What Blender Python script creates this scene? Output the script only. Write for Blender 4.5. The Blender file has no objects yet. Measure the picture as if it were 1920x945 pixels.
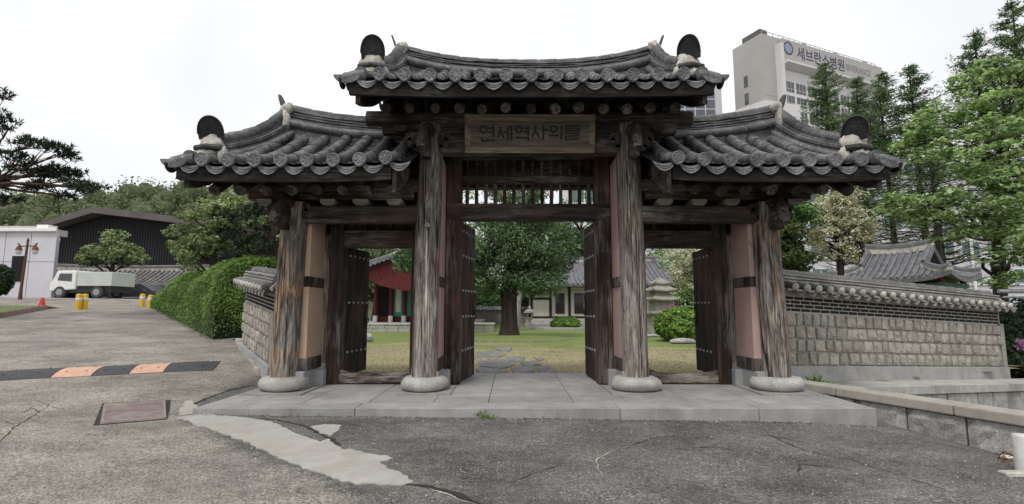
import bpy, math, random
import numpy as np
from mathutils import Vector, Matrix, noise as mnoise

scene = bpy.context.scene
COL = scene.collection
R = math.radians
random.seed(7)
RNG = np.random.default_rng(11)

# ------------------------------------------------------------------ camera
F = 950.0 / 1920.0
PITCH = R(6.34)
CAMZ = 1.3
cam_data = bpy.data.cameras.new('camera')
cam_data.sensor_width = 36.0
cam_data.lens = F * 36.0
cam_data.clip_start = 0.05
cam_data.clip_end = 2000
camera = bpy.data.objects.new('camera', cam_data)
camera.location = (0, 0, CAMZ)
camera.rotation_euler = (R(90) + PITCH, 0, 0)
COL.objects.link(camera)
scene.camera = camera

# ------------------------------------------------------------------ world (overcast)
SUN_EL, SUN_AZ = R(58), R(205)      # azimuth from +Y, clockwise: light from behind the camera, a little left
world = bpy.data.worlds.new('World')
scene.world = world
world.use_nodes = True
wn = world.node_tree
wn.nodes.clear()
sky = wn.nodes.new('ShaderNodeTexSky')
sky.sky_type = 'NISHITA'
sky.sun_disc = False
sky.sun_elevation = SUN_EL
sky.sun_rotation = SUN_AZ
sky.air_density = 1.0
sky.dust_density = 4.0
wtc = wn.nodes.new('ShaderNodeTexCoord')
wno = wn.nodes.new('ShaderNodeTexNoise')
wno.inputs['Scale'].default_value = 2.2
wno.inputs['Detail'].default_value = 4
wrp = wn.nodes.new('ShaderNodeValToRGB')
wrp.color_ramp.elements[0].position = 0.3
wrp.color_ramp.elements[0].color = (7.9, 8.0, 8.3, 1)
wrp.color_ramp.elements[1].position = 0.7
wrp.color_ramp.elements[1].color = (10.2, 10.2, 10.3, 1)
wmx = wn.nodes.new('ShaderNodeMixRGB')
wmx.inputs[0].default_value = 0.93
wbg = wn.nodes.new('ShaderNodeBackground')
wbg.inputs[1].default_value = 0.1
wout = wn.nodes.new('ShaderNodeOutputWorld')
wn.links.new(wtc.outputs['Generated'], wno.inputs['Vector'])
wn.links.new(wno.outputs['Fac'], wrp.inputs[0])
wn.links.new(sky.outputs[0], wmx.inputs[1])
wn.links.new(wrp.outputs[0], wmx.inputs[2])
wn.links.new(wmx.outputs[0], wbg.inputs[0])
wn.links.new(wbg.outputs[0], wout.inputs[0])

sun_data = bpy.data.lights.new('sun', 'SUN')
sun_data.energy = 1.5
sun_data.angle = R(12)
sun_data.color = (1.0, 0.97, 0.92)
sun = bpy.data.objects.new('sun', sun_data)
COL.objects.link(sun)
sd = Vector((math.sin(SUN_AZ) * math.cos(SUN_EL), math.cos(SUN_AZ) * math.cos(SUN_EL), math.sin(SUN_EL)))
sun.rotation_euler = sd.to_track_quat('Z', 'Y').to_euler()
sun.location = (-6, -8, 14)

vs = scene.view_settings
vs.view_transform = 'Standard'
vs.look = 'None'
vs.exposure = 0.24
vs.gamma = 1.0
vs.use_curve_mapping = False
scene.cycles.max_bounces = 6
scene.cycles.diffuse_bounces = 3
scene.cycles.transparent_max_bounces = 8

# ------------------------------------------------------------------ picture -> place helpers
def _uv(px, py):
    return (px - 960.0) / 950.0, (472.5 - py) / 950.0

def ray(px, py):
    u, v = _uv(px, py)
    c, s = math.cos(PITCH), math.sin(PITCH)
    return Vector((u, c - v * s, s + v * c))

def at(px, py, Y):
    d = ray(px, py)
    return Vector((0, 0, CAMZ)) + d * (Y / d.y)

def zat(py, Y):
    return at(960, py, Y).z

def smooth(a, b, x):
    t = min(1.0, max(0.0, (x - a) / (b - a)))
    return t * t * (3 - 2 * t)

def wall_line_x(y):                 # left wall / hedge line, seen from the road
    if y < 12.4:
        return -4.25 - (y - 9.3) * 0.76
    return -6.6 - (y - 12.4) * 0.91

def G(x, y):                        # height of the asphalt
    z = -0.125 - 0.013 * x
    if x > 3:
        z -= 0.014 * (x - 3) ** 2 + .13 * max(0, x - 4.95)
    if x < -30:
        z = -0.125 + 0.39
    lift = smooth(-3.6, -6.0, x)
    if y > 7:
        yy = min(y, 26.0)
        z += 0.088 * (yy - 7) * lift
        if y > 26:
            z -= 0.075 * (min(y, 36.0) - 26) * lift
    d = x - wall_line_x(y)
    if y > 19 and d > 0:
        z += (-0.12 - z) * smooth(0.2, 5.0, d)
    return z + 0.012 * mnoise.noise(Vector((x * .8, y * .8, 0)))

def gp(px, py, lift=0.0):           # picture point -> point on the asphalt
    d = ray(px, py)
    o = Vector((0, 0, CAMZ))
    t = 0.5
    while t < 200:
        p = o + d * t
        if p.z < G(p.x, p.y) + lift:
            lo, hi = t - 0.05, t
            for _ in range(20):
                m = (lo + hi) / 2
                q = o + d * m
                if q.z < G(q.x, q.y) + lift:
                    hi = m
                else:
                    lo = m
            return o + d * hi
        t += 0.05
    return o + d * 60

# ------------------------------------------------------------------ materials
class NT:
    def __init__(self, name):
        self.m = bpy.data.materials.new(name)
        self.m.use_nodes = True
        self.t = self.m.node_tree
        self.t.nodes.clear()
        self.tc = self.n('ShaderNodeTexCoord')
    def n(self, kind, **kw):
        nd = self.t.nodes.new(kind)
        for k, v in kw.items():
            setattr(nd, k, v)
        return nd
    def l(self, a, b):
        self.t.links.new(a, b)
    def noise(self, scale, stretch=(1, 1, 1), detail=6, rough=.6, distort=0.0, coord='Object'):
        mp = self.n('ShaderNodeMapping')
        mp.inputs['Scale'].default_value = stretch
        self.l(self.tc.outputs[coord], mp.inputs[0])
        nz = self.n('ShaderNodeTexNoise')
        nz.inputs['Scale'].default_value = scale
        nz.inputs['Detail'].default_value = detail
        nz.inputs['Roughness'].default_value = rough
        nz.inputs['Distortion'].default_value = distort
        self.l(mp.outputs[0], nz.inputs['Vector'])
        return nz.outputs['Fac']
    def voro(self, scale, stretch=(1, 1, 1), feature='F1', out='Distance'):
        mp = self.n('ShaderNodeMapping')
        mp.inputs['Scale'].default_value = stretch
        self.l(self.tc.outputs['Object'], mp.inputs[0])
        vz = self.n('ShaderNodeTexVoronoi', feature=feature)
        vz.inputs['Scale'].default_value = scale
        self.l(mp.outputs[0], vz.inputs['Vector'])
        return vz.outputs[out]
    def ramp(self, fac, stops):
        r = self.n('ShaderNodeValToRGB')
        e = r.color_ramp.elements
        while len(e) < len(stops):
            e.new(0.5)
        for el, (p, c) in zip(e, stops):
            el.position = p
            el.color = (c, c, c, 1) if isinstance(c, (int, float)) else (c[0], c[1], c[2], 1)
        self.l(fac, r.inputs[0])
        return r.outputs[0]
    def mix(self, fac, a, b, mode='MIX'):
        x = self.n('ShaderNodeMixRGB', blend_type=mode)
        for sock, val in ((x.inputs[0], fac), (x.inputs[1], a), (x.inputs[2], b)):
            if isinstance(val, (int, float)):
                sock.default_value = val if sock.type == 'VALUE' else (val, val, val, 1)
            elif isinstance(val, tuple):
                sock.default_value = (val[0], val[1], val[2], 1)
            else:
                self.l(val, sock)
        return x.outputs[0]
    def finish(self, col, rough=.8, bump=None, bstr=.3, bdist=.02, spec=.3, metallic=0.0):
        p = self.n('ShaderNodeBsdfPrincipled')
        o = self.n('ShaderNodeOutputMaterial')
        if isinstance(col, tuple):
            p.inputs['Base Color'].default_value = (col[0], col[1], col[2], 1)
        else:
            self.l(col, p.inputs['Base Color'])
        if isinstance(rough, (int, float)):
            p.inputs['Roughness'].default_value = rough
        else:
            self.l(rough, p.inputs['Roughness'])
        p.inputs['Specular IOR Level'].default_value = spec
        p.inputs['Metallic'].default_value = metallic
        if bump is not None:
            b = self.n('ShaderNodeBump')
            b.inputs['Strength'].default_value = bstr
            b.inputs['Distance'].default_value = bdist
            self.l(bump, b.inputs['Height'])
            self.l(b.outputs[0], p.inputs['Normal'])
        self.l(p.outputs[0], o.inputs[0])
        return self.m

def wood(name, dark, mid, light, axis='Z', grey=None, warm=None, coarse=7.0, bstr=.5):
    t = NT(name)
    st = {'Z': (1, 1, .07), 'X': (.07, 1, 1), 'Y': (1, .07, 1)}[axis]
    g1 = t.noise(coarse, st, 8, .65, .6)
    g2 = t.noise(coarse * 5, st, 5, .6, .2)
    c = t.ramp(g1, [(.3, dark), (.5, mid), (.72, light)])
    c = t.mix(t.ramp(g2, [(.35, .75), (.6, 0)]), c, tuple(x * .45 for x in dark))
    if warm:
        wst = tuple(a * .9 for a in {'Z': (1, 1, .45), 'X': (.45, 1, 1), 'Y': (1, .45, 1)}[axis])
        w = t.mix(1.0, t.ramp(t.noise(1.6, wst, 3), [(.47, 0), (.62, .85)]), t.ramp(g1, [(.35, .35), (.6, 1)]), 'MULTIPLY')
        c = t.mix(w, c, warm)
    if grey:
        w = t.mix(1.0, t.ramp(t.noise(2.3, {'Z': (1, 1, .5), 'X': (.5, 1, 1), 'Y': (1, .5, 1)}[axis], 4), [(.48, 0), (.62, 1)]),
                  t.ramp(g2, [(.4, 0), (.55, .9)]), 'MULTIPLY')
        c = t.mix(w, c, grey)
    h = t.mix(.45, g1, g2)
    return t.finish(c, .85, h, bstr, .03, .2)

def column_wood(name, grey_lo, warm_amt, cz=.9):
    """weathered column: bleached silvery foot, raw orange-brown patches, darker top"""
    t = NT(name)
    st = (1, 1, .1)
    g1 = t.noise(9, st, 10, .76, 2.2)
    g2 = t.noise(40, (1, 1, .08), 6, .7, .8)
    crk = t.noise(13, (1, 1, .05), 4, .55, .9)
    c = t.ramp(g1, [(.34, (.03, .027, .024)), (.44, (.16, .145, .13)), (.55, (.36, .33, .3)), (.7, (.6, .56, .5))])
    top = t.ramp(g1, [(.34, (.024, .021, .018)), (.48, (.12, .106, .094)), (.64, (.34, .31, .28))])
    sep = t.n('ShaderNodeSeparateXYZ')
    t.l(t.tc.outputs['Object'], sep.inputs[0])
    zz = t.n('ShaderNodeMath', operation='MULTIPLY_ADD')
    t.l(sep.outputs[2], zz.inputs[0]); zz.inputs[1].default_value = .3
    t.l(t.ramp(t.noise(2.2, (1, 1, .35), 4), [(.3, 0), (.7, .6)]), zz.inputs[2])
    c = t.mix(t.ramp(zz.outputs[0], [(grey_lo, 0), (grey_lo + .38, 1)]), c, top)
    if warm_amt:
        w = t.mix(1.0, t.ramp(t.noise(1.5, (1, 1, .8), 3), [(.45, 0), (.6, warm_amt)]), t.ramp(g1, [(.36, .1), (.56, 1)]), 'MULTIPLY')
        c = t.mix(w, c, t.ramp(g1, [(.36, (.05, .028, .016)), (.46, (.26, .14, .07)), (.56, (.46, .3, .17)), (.68, (.62, .5, .36))]))
    c = t.mix(t.ramp(crk, [(.36, .95), (.42, 0)]), c, (.012, .01, .009))
    c = t.mix(t.ramp(g2, [(.36, .6), (.55, 0)]), c, (.03, .026, .022))
    return t.finish(c, .88, t.mix(.5, g1, crk), .75, .03, .15)

def stone(name, a, b, scale=4, speck=120, speck_amt=.35, bstr=.25, stain=None, rough=.85, island=0):
    t = NT(name)
    n1 = t.noise(scale, detail=7)
    c = t.ramp(n1, [(.3, a), (.7, b)])
    sp = t.noise(speck, detail=2)
    if island:
        geo = t.n('ShaderNodeNewGeometry')
        c = t.mix(island, c, t.ramp(geo.outputs['Random Per Island'], [(0, .3), (1, .7)]), 'OVERLAY')
    c = t.mix(speck_amt, c, t.ramp(sp, [(.35, .25), (.65, .75)]), 'OVERLAY')
    if stain:
        c = t.mix(t.ramp(t.noise(1.3, (1, 1, .5), 6, .7), [(.5, 0), (.68, .8)]), c, stain)
    return t.finish(c, rough, t.mix(.5, n1, sp), bstr, .02, .25)

def leaf_mat(name, cols, trans=.35):
    t = NT(name)
    geo = t.n('ShaderNodeNewGeometry')
    n = len(cols)
    c = t.ramp(geo.outputs['Random Per Island'], [(i / max(1, n - 1), k) for i, k in enumerate(cols)])
    c = t.mix(.75, c, t.ramp(t.noise(1.3, detail=3), [(.34, .22), (.66, .8)]), 'OVERLAY')
    d = t.n('ShaderNodeBsdfPrincipled')
    d.inputs['Roughness'].default_value = .55
    d.inputs['Specular IOR Level'].default_value = .25
    t.l(c, d.inputs['Base Color'])
    tr = t.n('ShaderNodeBsdfTranslucent')
    t.l(t.mix(1.0, c, (1.05, 1.15, .72), 'MULTIPLY'), tr.inputs[0])
    mx = t.n('ShaderNodeMixShader')
    mx.inputs[0].default_value = trans
    t.l(d.outputs[0], mx.inputs[1]); t.l(tr.outputs[0], mx.inputs[2])
    o = t.n('ShaderNodeOutputMaterial')
    t.l(mx.outputs[0], o.inputs[0])
    return t.m

def plain(name, col, rough=.6, var=.15, scale=6, spec=.3, metallic=0, bstr=.08):
    t = NT(name)
    n = t.noise(scale, detail=6)
    c = t.ramp(n, [(.3, tuple(x * (1 - var) for x in col)), (.7, tuple(min(1, x * (1 + var)) for x in col))])
    return t.finish(c, rough, n, bstr, .02, spec, metallic)

def glass_mat(name, col, rough=.08):
    t = NT(name)
    c = t.ramp(t.noise(.35, detail=3), [(.35, tuple(x * .5 for x in col)), (.65, col)])
    return t.finish(c, rough, None, spec=.8)

def plaster(name, col, stain):
    t = NT(name)
    n = t.noise(2.5, detail=7)
    f = t.noise(60, detail=3)
    c = t.ramp(n, [(.3, tuple(x * .85 for x in col)), (.7, col)])
    c = t.mix(t.ramp(t.noise(1.7, (1, 1, .35), 8, .75), [(.46, 0), (.7, .8)]), c, stain)
    hl = t.voro(2.3, feature='DISTANCE_TO_EDGE')
    c = t.mix(t.mix(1.0, t.ramp(hl, [(.0, .7), (.012, 0)]), t.ramp(t.noise(2), [(.5, 0), (.56, 1)]), 'MULTIPLY'), c, tuple(x * .45 for x in stain))
    return t.finish(c, .92, t.mix(.5, n, f), .18, .01, .1)

MT = {}
MT['beam'] = wood('dark_beam_wood', (.015, .013, .012), (.042, .037, .032), (.1, .09, .079), 'X', warm=(.09, .058, .04), grey=(.17, .163, .155))
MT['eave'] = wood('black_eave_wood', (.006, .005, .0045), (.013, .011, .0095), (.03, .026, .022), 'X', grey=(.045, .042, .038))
MT['beam_y'] = wood('dark_rafter_wood', (.016, .013, .011), (.042, .034, .028), (.095, .08, .066), 'Y', grey=(.13, .12, .115))
MT['post'] = wood('brown_post_wood', (.018, .013, .01), (.05, .036, .028), (.115, .086, .066), 'Z', warm=(.08, .05, .037), grey=(.17, .163, .155))
MT['door'] = wood('door_plank_wood', (.014, .01, .008), (.042, .029, .023), (.098, .07, .055), 'Z', warm=(.085, .046, .034), grey=(.13, .12, .11))
MT['door_grey'] = wood('weathered_door_plank_wood', (.014, .012, .011), (.038, .032, .028), (.085, .074, .064), 'Z', warm=(.1, .06, .04))
MT['thresh'] = wood('threshold_wood', (.035, .027, .02), (.13, .105, .08), (.28, .235, .19), 'X', grey=(.32, .29, .26))
MT['col_a'] = column_wood('column_wood_orange', .42, .95)
MT['col_b'] = column_wood('column_wood_silver', .62, .25)
MT['col_c'] = column_wood('column_wood_grey', .75, .15)
MT['col_d'] = column_wood('column_wood_brown', .5, .6)
MT['plaster_w'] = plaster('plaster_peach', (.5, .37, .275), (.38, .27, .19))
MT['plaster_p'] = plaster('plaster_pink', (.48, .335, .3), (.34, .245, .22))
MT['concrete'] = stone('smooth_concrete', (.25, .25, .255), (.36, .36, .36), 3, 150, .15, .15)
MT['granite'] = stone('grey_granite', (.25, .247, .24), (.36, .357, .35), 2.5, 120, .6, .12, stain=(.19, .185, .175), island=.25)
MT['granite_l'] = stone('pale_granite', (.34, .33, .31), (.48, .47, .44), 5, 90, .6, .5, stain=(.22, .21, .185))
MT['coping'] = stone('beige_coping_stone', (.34, .315, .275), (.46, .43, .385), 3, 150, .4, .2, stain=(.25, .23, .19))
MT['rough'] = stone('rough_hewn_stone', (.28, .275, .265), (.47, .46, .44), 9, 60, .55, .9, stain=(.17, .16, .15), island=.3)
MT['wallstone'] = stone('wall_stone', (.26, .24, .205), (.41, .385, .335), 5, 50, .5, .6, stain=(.18, .175, .155), island=.4)
MT['mortar'] = stone('pale_mortar', (.25, .24, .215), (.35, .335, .305), 5, 110, .25, .2, stain=(.2, .19, .165))
MT['mortar_l'] = stone('light_mortar', (.33, .315, .28), (.44, .425, .385), 5, 110, .25, .2, stain=(.27, .255, .225))
MT['darkbrick'] = plain('black_brick', (.014, .013, .013), .9, .3, 20)
MT['limeplaster'] = stone('lime_plaster', (.36, .34, .3), (.6, .58, .525), 7, 60, .45, .8, stain=(.09, .085, .075))
def tile_mat(name, a, b, c3, lich):
    t = NT(name)
    n1 = t.noise(3.5, detail=7, rough=.7)
    n2 = t.noise(26, detail=5)
    c = t.ramp(n1, [(.3, a), (.52, b), (.75, c3)])
    geo = t.n('ShaderNodeNewGeometry')
    c = t.mix(.5, c, t.ramp(geo.outputs['Random Per Island'], [(0, .36), (1, .64)]), 'OVERLAY')
    c = t.mix(.6, c, t.ramp(n2, [(.3, .2), (.7, .8)]), 'OVERLAY')
    c = t.mix(t.ramp(t.noise(8, detail=8, rough=.78), [(.54, 0), (.68, .7)]), c, lich)
    return t.finish(c, t.ramp(n2, [(.3, .42), (.7, .7)]), t.mix(.5, n1, n2), .3, .02, .4)
MT['tile'] = tile_mat('dark_clay_tile', (.04, .04, .041), (.105, .105, .108), (.22, .22, .224), (.34, .34, .33))
MT['tile_end'] = tile_mat('grey_clay_tile_end', (.05, .05, .052), (.12, .12, .125), (.22, .22, .227), (.3, .3, .3))
MT['tile_black'] = tile_mat('black_clay_tile', (.01, .01, .011), (.02, .02, .022), (.042, .042, .044), (.085, .085, .085))
MT['tile_light'] = tile_mat('weathered_wall_tile', (.06, .058, .055), (.14, .136, .128), (.27, .265, .25), (.42, .415, .4))
MT['tile_shaded'] = tile_mat('shaded_concave_tile', (.018, .018, .019), (.045, .045, .046), (.09, .09, .09), (.16, .16, .155))  # darker copy of the row tile: shade of the gaps painted into its colour
MT['slab_pale'] = tile_mat('pale_ridge_slab', (.16, .155, .145), (.3, .29, .275), (.45, .44, .42), (.5, .49, .47))
MT['tile_far'] = tile_mat('grey_house_tile', (.075, .075, .082), (.14, .14, .15), (.22, .22, .23), (.3, .3, .3))
MT['iron'] = plain('black_iron', (.02, .02, .022), .5, .3, 20, .5)
MT['stud'] = plain('pale_metal_stud', (.3, .3, .31), .45, .3, 30, .5, .3)
MT['sign_board'] = wood('sign_board_wood', (.08, .067, .053), (.125, .106, .083), (.165, .143, .115), 'X', bstr=.2)
MT['sign_frame'] = wood('sign_frame_wood', (.11, .085, .06), (.19, .15, .108), (.26, .21, .155), 'X', bstr=.25)
MT['ink'] = plain('black_lettering', (.014, .0135, .013), .7)
MT['soro'] = wood('pale_block_wood', (.16, .14, .115), (.27, .245, .205), (.38, .35, .3), 'X')
MT['bark'] = wood('tree_bark', (.018, .014, .011), (.05, .04, .032), (.1, .082, .066), 'Z', coarse=9, bstr=.9)
MT['bark_pale'] = wood('pale_bark', (.15, .145, .14), (.34, .33, .32), (.55, .54, .52), 'Z', coarse=6)
MT['bark_red'] = wood('pine_bark', (.035, .022, .017), (.1, .065, .048), (.19, .13, .1), 'Z', coarse=9, bstr=.8)
MT['leaf_juniper'] = leaf_mat('juniper_leaves', [(.04, .078, .036), (.078, .138, .062), (.13, .205, .094), (.21, .29, .155)], .15)
MT['leaf_pine'] = leaf_mat('pine_needles', [(.012, .02, .011), (.025, .038, .02), (.045, .06, .032)], .12)
MT['leaf_maple'] = leaf_mat('maple_leaves', [(.07, .135, .05), (.16, .26, .1), (.28, .39, .17), (.43, .53, .3), (.6, .66, .47)], .35)
MT['leaf_green'] = leaf_mat('broad_leaves', [(.03, .075, .022), (.055, .12, .035), (.085, .165, .05), (.13, .22, .08)], .35)
MT['leaf_light'] = leaf_mat('young_leaves', [(.07, .11, .04), (.15, .2, .08), (.25, .3, .15), (.38, .42, .26)], .35)
MT['leaf_meta'] = leaf_mat('feathery_leaves', [(.05, .085, .045), (.09, .14, .072), (.14, .2, .105), (.21, .27, .16)], .35)
MT['blossom'] = leaf_mat('white_blossom', [(.13, .16, .06), (.45, .44, .3), (.62, .6, .46), (.75, .72, .6)], .25)
MT['leaf_shrub'] = leaf_mat('clipped_shrub_leaves', [(.05, .11, .016), (.12, .22, .035), (.2, .33, .06), (.32, .46, .12)], .3)
MT['leaf_hedge'] = leaf_mat('hedge_leaves', [(.05, .1, .02), (.1, .17, .036), (.155, .25, .055), (.23, .33, .09)], .3)
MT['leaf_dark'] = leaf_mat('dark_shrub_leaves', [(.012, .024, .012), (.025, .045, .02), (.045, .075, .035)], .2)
MT['leaf_olive'] = leaf_mat('olive_shrub_leaves', [(.035, .055, .018), (.07, .1, .03), (.11, .145, .05)], .3)
MT['leaf_far'] = leaf_mat('hill_leaves', [(.075, .09, .045), (.105, .125, .058), (.14, .16, .078), (.18, .18, .11)], .2)
MT['pink'] = leaf_mat('azalea_petals', [(.3, .12, .27), (.48, .24, .42)], .3)
MT['red'] = plain('dark_red_paint', (.115, .018, .02), .6, .25, 8)
MT['teal'] = plain('teal_paint', (.05, .31, .245), .6, .25, 8)
MT['white'] = plain('white_paint', (.74, .74, .72), .6, .08, 5)
MT['offwhite'] = plain('off_white_wall', (.6, .58, .5), .8, .08, 3)
MT['dark'] = plain('dark_interior', (.012, .012, .013), .9, .3, 5)
MT['timber'] = plain('dark_timber', (.035, .024, .019), .75, .3, 12)
MT['yellow'] = plain('yellow_paint', (.62, .4, .03), .5, .12, 8)
MT['pane'] = glass_mat('window_glass', (.05, .06, .065))
MT['pane_teal'] = glass_mat('teal_glass', (.07, .14, .135))

# ------------------------------------------------------------------ mesh builder
class MB:
    def __init__(self, M=None):
        self.v, self.f, self.s, self.i = [], [], [], []
        self.M = M
    def add(self, verts, faces, smooth=False, mi=0, fn=None):
        b = len(self.v)
        for p in verts:
            p = Vector(p)
            if fn:
                p = Vector(fn(p))
            if self.M is not None:
                p = self.M @ p
            self.v.append(p)
        for fc in faces:
            self.f.append([b + k for k in fc])
            self.s.append(smooth)
            self.i.append(mi)
    def box(self, c, s, rz=0.0, rx=0.0, ry=0.0, mi=0, fn=None, taper=1.0):
        m = Matrix.Rotation(rz, 3, 'Z') @ Matrix.Rotation(ry, 3, 'Y') @ Matrix.Rotation(rx, 3, 'X')
        vs_ = []
        for z in (-.5, .5):
            k = taper if z > 0 else 1.0
            for x, y in ((-.5, -.5), (.5, -.5), (.5, .5), (-.5, .5)):
                vs_.append(Vector(c) + m @ Vector((x * s[0] * k, y * s[1] * k, z * s[2])))
        self.add(vs_, [(3, 2, 1, 0), (4, 5, 6, 7), (0, 1, 5, 4), (1, 2, 6, 5), (2, 3, 7, 6), (3, 0, 4, 7)], False, mi, fn)
    def span(self, a, b, mi=0, fn=None):
        a, b = Vector(a), Vector(b)
        self.box((a + b) / 2, [abs(q) for q in (b - a)], mi=mi, fn=fn)
    def tube(self, pts, r, n=8, cap=True, smooth=True, mi=0, ph=0.0, sq=1.0, fn=None):
        pts = [Vector(p) for p in pts]
        if isinstance(r, (int, float)):
            r = [r] * len(pts)
        vs_, fs = [], []
        ref = None
        for k, p in enumerate(pts):
            d = (pts[min(k + 1, len(pts) - 1)] - pts[max(k - 1, 0)])
            if d.length < 1e-9:
                d = Vector((0, 0, 1))
            d.normalize()
            if ref is None:
                ref = Vector((0, 0, 1)) if abs(d.z) < .9 else Vector((1, 0, 0))
            a = ref.cross(d)
            if a.length < 1e-6:
                a = Vector((1, 0, 0)).cross(d)
            a.normalize()
            b = d.cross(a)
            b.normalize()
            ref = b
            for j in range(n):
                t = 2 * math.pi * j / n + ph
                vs_.append(p + a * (math.cos(t) * r[k]) + b * (math.sin(t) * r[k] * sq))
        for k in range(len(pts) - 1):
            for j in range(n):
                j2 = (j + 1) % n
                fs.append((k * n + j, k * n + j2, (k + 1) * n + j2, (k + 1) * n + j))
        self.add(vs_, fs, smooth, mi, fn)
        if cap:
            self.add(vs_[:n], [tuple(range(n - 1, -1, -1))], False, mi, fn)
            self.add(vs_[-n:], [tuple(range(n))], False, mi, fn)
    def lathe(self, c, prof, n=24, smooth=True, mi=0, rz=0.0):
        c = Vector(c)
        vs_, fs = [], []
        for (r, z) in prof:
            for j in range(n):
                t = 2 * math.pi * j / n + rz
                vs_.append(c + Vector((r * math.cos(t), r * math.sin(t), z)))
        for k in range(len(prof) - 1):
            for j in range(n):
                j2 = (j + 1) % n
                fs.append((k * n + j, k * n + j2, (k + 1) * n + j2, (k + 1) * n + j))
        self.add(vs_, fs, smooth, mi)
        self.add(vs_[:n], [tuple(range(n - 1, -1, -1))], False, mi)
        self.add(vs_[-n:], [tuple(range(n))], False, mi)
    def poly(self, pts, ext, mi=0, fn=None, smooth=False):
        pts = [Vector(p) for p in pts]
        e = Vector(ext)
        n = len(pts)
        vs_ = pts + [p + e for p in pts]
        fs = [tuple(range(n)), tuple(range(2 * n - 1, n - 1, -1))]
        for k in range(n):
            k2 = (k + 1) % n
            fs.append((k, n + k, n + k2, k2))
        self.add(vs_, fs, smooth, mi, fn)
    def grid(self, rows, smooth=True, mi=0, fn=None):
        n = len(rows[0])
        vs_ = [p for rw in rows for p in rw]
        fs = []
        for a in range(len(rows) - 1):
            for b in range(n - 1):
                fs.append((a * n + b, a * n + b + 1, (a + 1) * n + b + 1, (a + 1) * n + b))
        self.add(vs_, fs, smooth, mi, fn)

def blob(mb, c, r, seed=0.0, amp=.22, n=10, m=16):
    c = Vector(c); rows = []
    for a in range(n + 1):
        ph = math.pi * a / n
        row = []
        for j in range(m + 1):
            t = 2 * math.pi * (j % m) / m
            v = Vector((math.sin(ph) * math.cos(t), math.sin(ph) * math.sin(t), math.cos(ph)))
            k = 1 + amp * mnoise.noise(v * 1.7 + Vector((seed, seed * .7, 0))) + amp * .5 * mnoise.noise(v * 4.5 + Vector((0, seed, 3)))
            row.append(c + Vector((v.x * r[0], v.y * r[1], v.z * r[2])) * k)
        rows.append(row)
    mb.grid(rows)

OFF = {}                            # root offset of each object, by name

def _link(name, me, mats, parent, off):
    for m in (mats if isinstance(mats, (list, tuple)) else [mats]):
        me.materials.append(m)
    o = bpy.data.objects.new(name, me)
    COL.objects.link(o)
    if parent is not None:
        o.parent = parent
        OFF[o.name] = OFF[parent.name]
    else:
        o.location = off
        OFF[o.name] = Vector(off)
    return o

def build(mb, name, mats, parent=None, loc=None, bevel=0.0, segs=1):
    if parent is not None:
        off = OFF[parent.name]
    elif loc is not None:
        off = Vector(loc)
    else:
        xs = [p.x for p in mb.v]; ys = [p.y for p in mb.v]; zs = [p.z for p in mb.v]
        off = Vector(((min(xs) + max(xs)) / 2, (min(ys) + max(ys)) / 2, min(zs)))
    me = bpy.data.meshes.new(name)
    me.from_pydata([p - off for p in mb.v], [], mb.f)
    me.polygons.foreach_set('use_smooth', mb.s)
    me.polygons.foreach_set('material_index', mb.i)
    me.update()
    o = _link(name, me, mats, parent, off)
    if bevel:
        bv = o.modifiers.new('bevel', 'BEVEL')
        bv.width = bevel; bv.segments = segs; bv.limit_method = 'ANGLE'; bv.angle_limit = R(40)
    return o

def tag(o, label=None, cat=None, group=None, kind=None):
    if label: o['label'] = label
    if cat: o['category'] = cat
    if group: o['group'] = group
    if kind: o['kind'] = kind
    return o

def thing(name, label, cat, loc, group=None):
    o = bpy.data.objects.new(name, None)
    COL.objects.link(o)
    o.location = loc
    o.empty_display_size = .2
    OFF[o.name] = Vector(loc)
    return tag(o, label, cat, group)

def leaves(name, C, N, S, mat, parent=None, aspect=.6, spin=None, loc=None, seed=1, D=None):
    """one diamond-shaped leaf per row of C, facing N, long axis along D (random when not given)"""
    rng = np.random.default_rng(seed)
    C = np.asarray(C, float); N = np.asarray(N, float)
    n = len(C)
    S = np.broadcast_to(np.asarray(S, float), (n,))
    N = N / (np.linalg.norm(N, axis=1, keepdims=True) + 1e-9)
    A = rng.normal(size=(n, 3)) if D is None else np.asarray(D, float)
    T = A - (A * N).sum(1, keepdims=True) * N
    T /= (np.linalg.norm(T, axis=1, keepdims=True) + 1e-9)
    B = np.cross(N, T)
    h = S[:, None] * .5
    V = np.stack([C - T * h, C + B * h * aspect + N * h * .15, C + T * h, C - B * h * aspect + N * h * .15], 1).reshape(-1, 3)
    off = OFF[parent.name] if parent is not None else Vector(loc if loc is not None else (float(C[:, 0].mean()), float(C[:, 1].mean()), float(C[:, 2].min())))
    V = V - np.array(off)
    me = bpy.data.meshes.new(name)
    me.vertices.add(4 * n); me.vertices.foreach_set('co', V.ravel())
    me.loops.add(4 * n); me.loops.foreach_set('vertex_index', np.arange(4 * n))
    me.polygons.add(n); me.polygons.foreach_set('loop_start', np.arange(n) * 4)
    me.update(calc_edges=True)
    return _link(name, me, mat, parent, off)

def rot_to(v):
    return Vector(v).to_track_quat('Z', 'Y').to_matrix()

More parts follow.
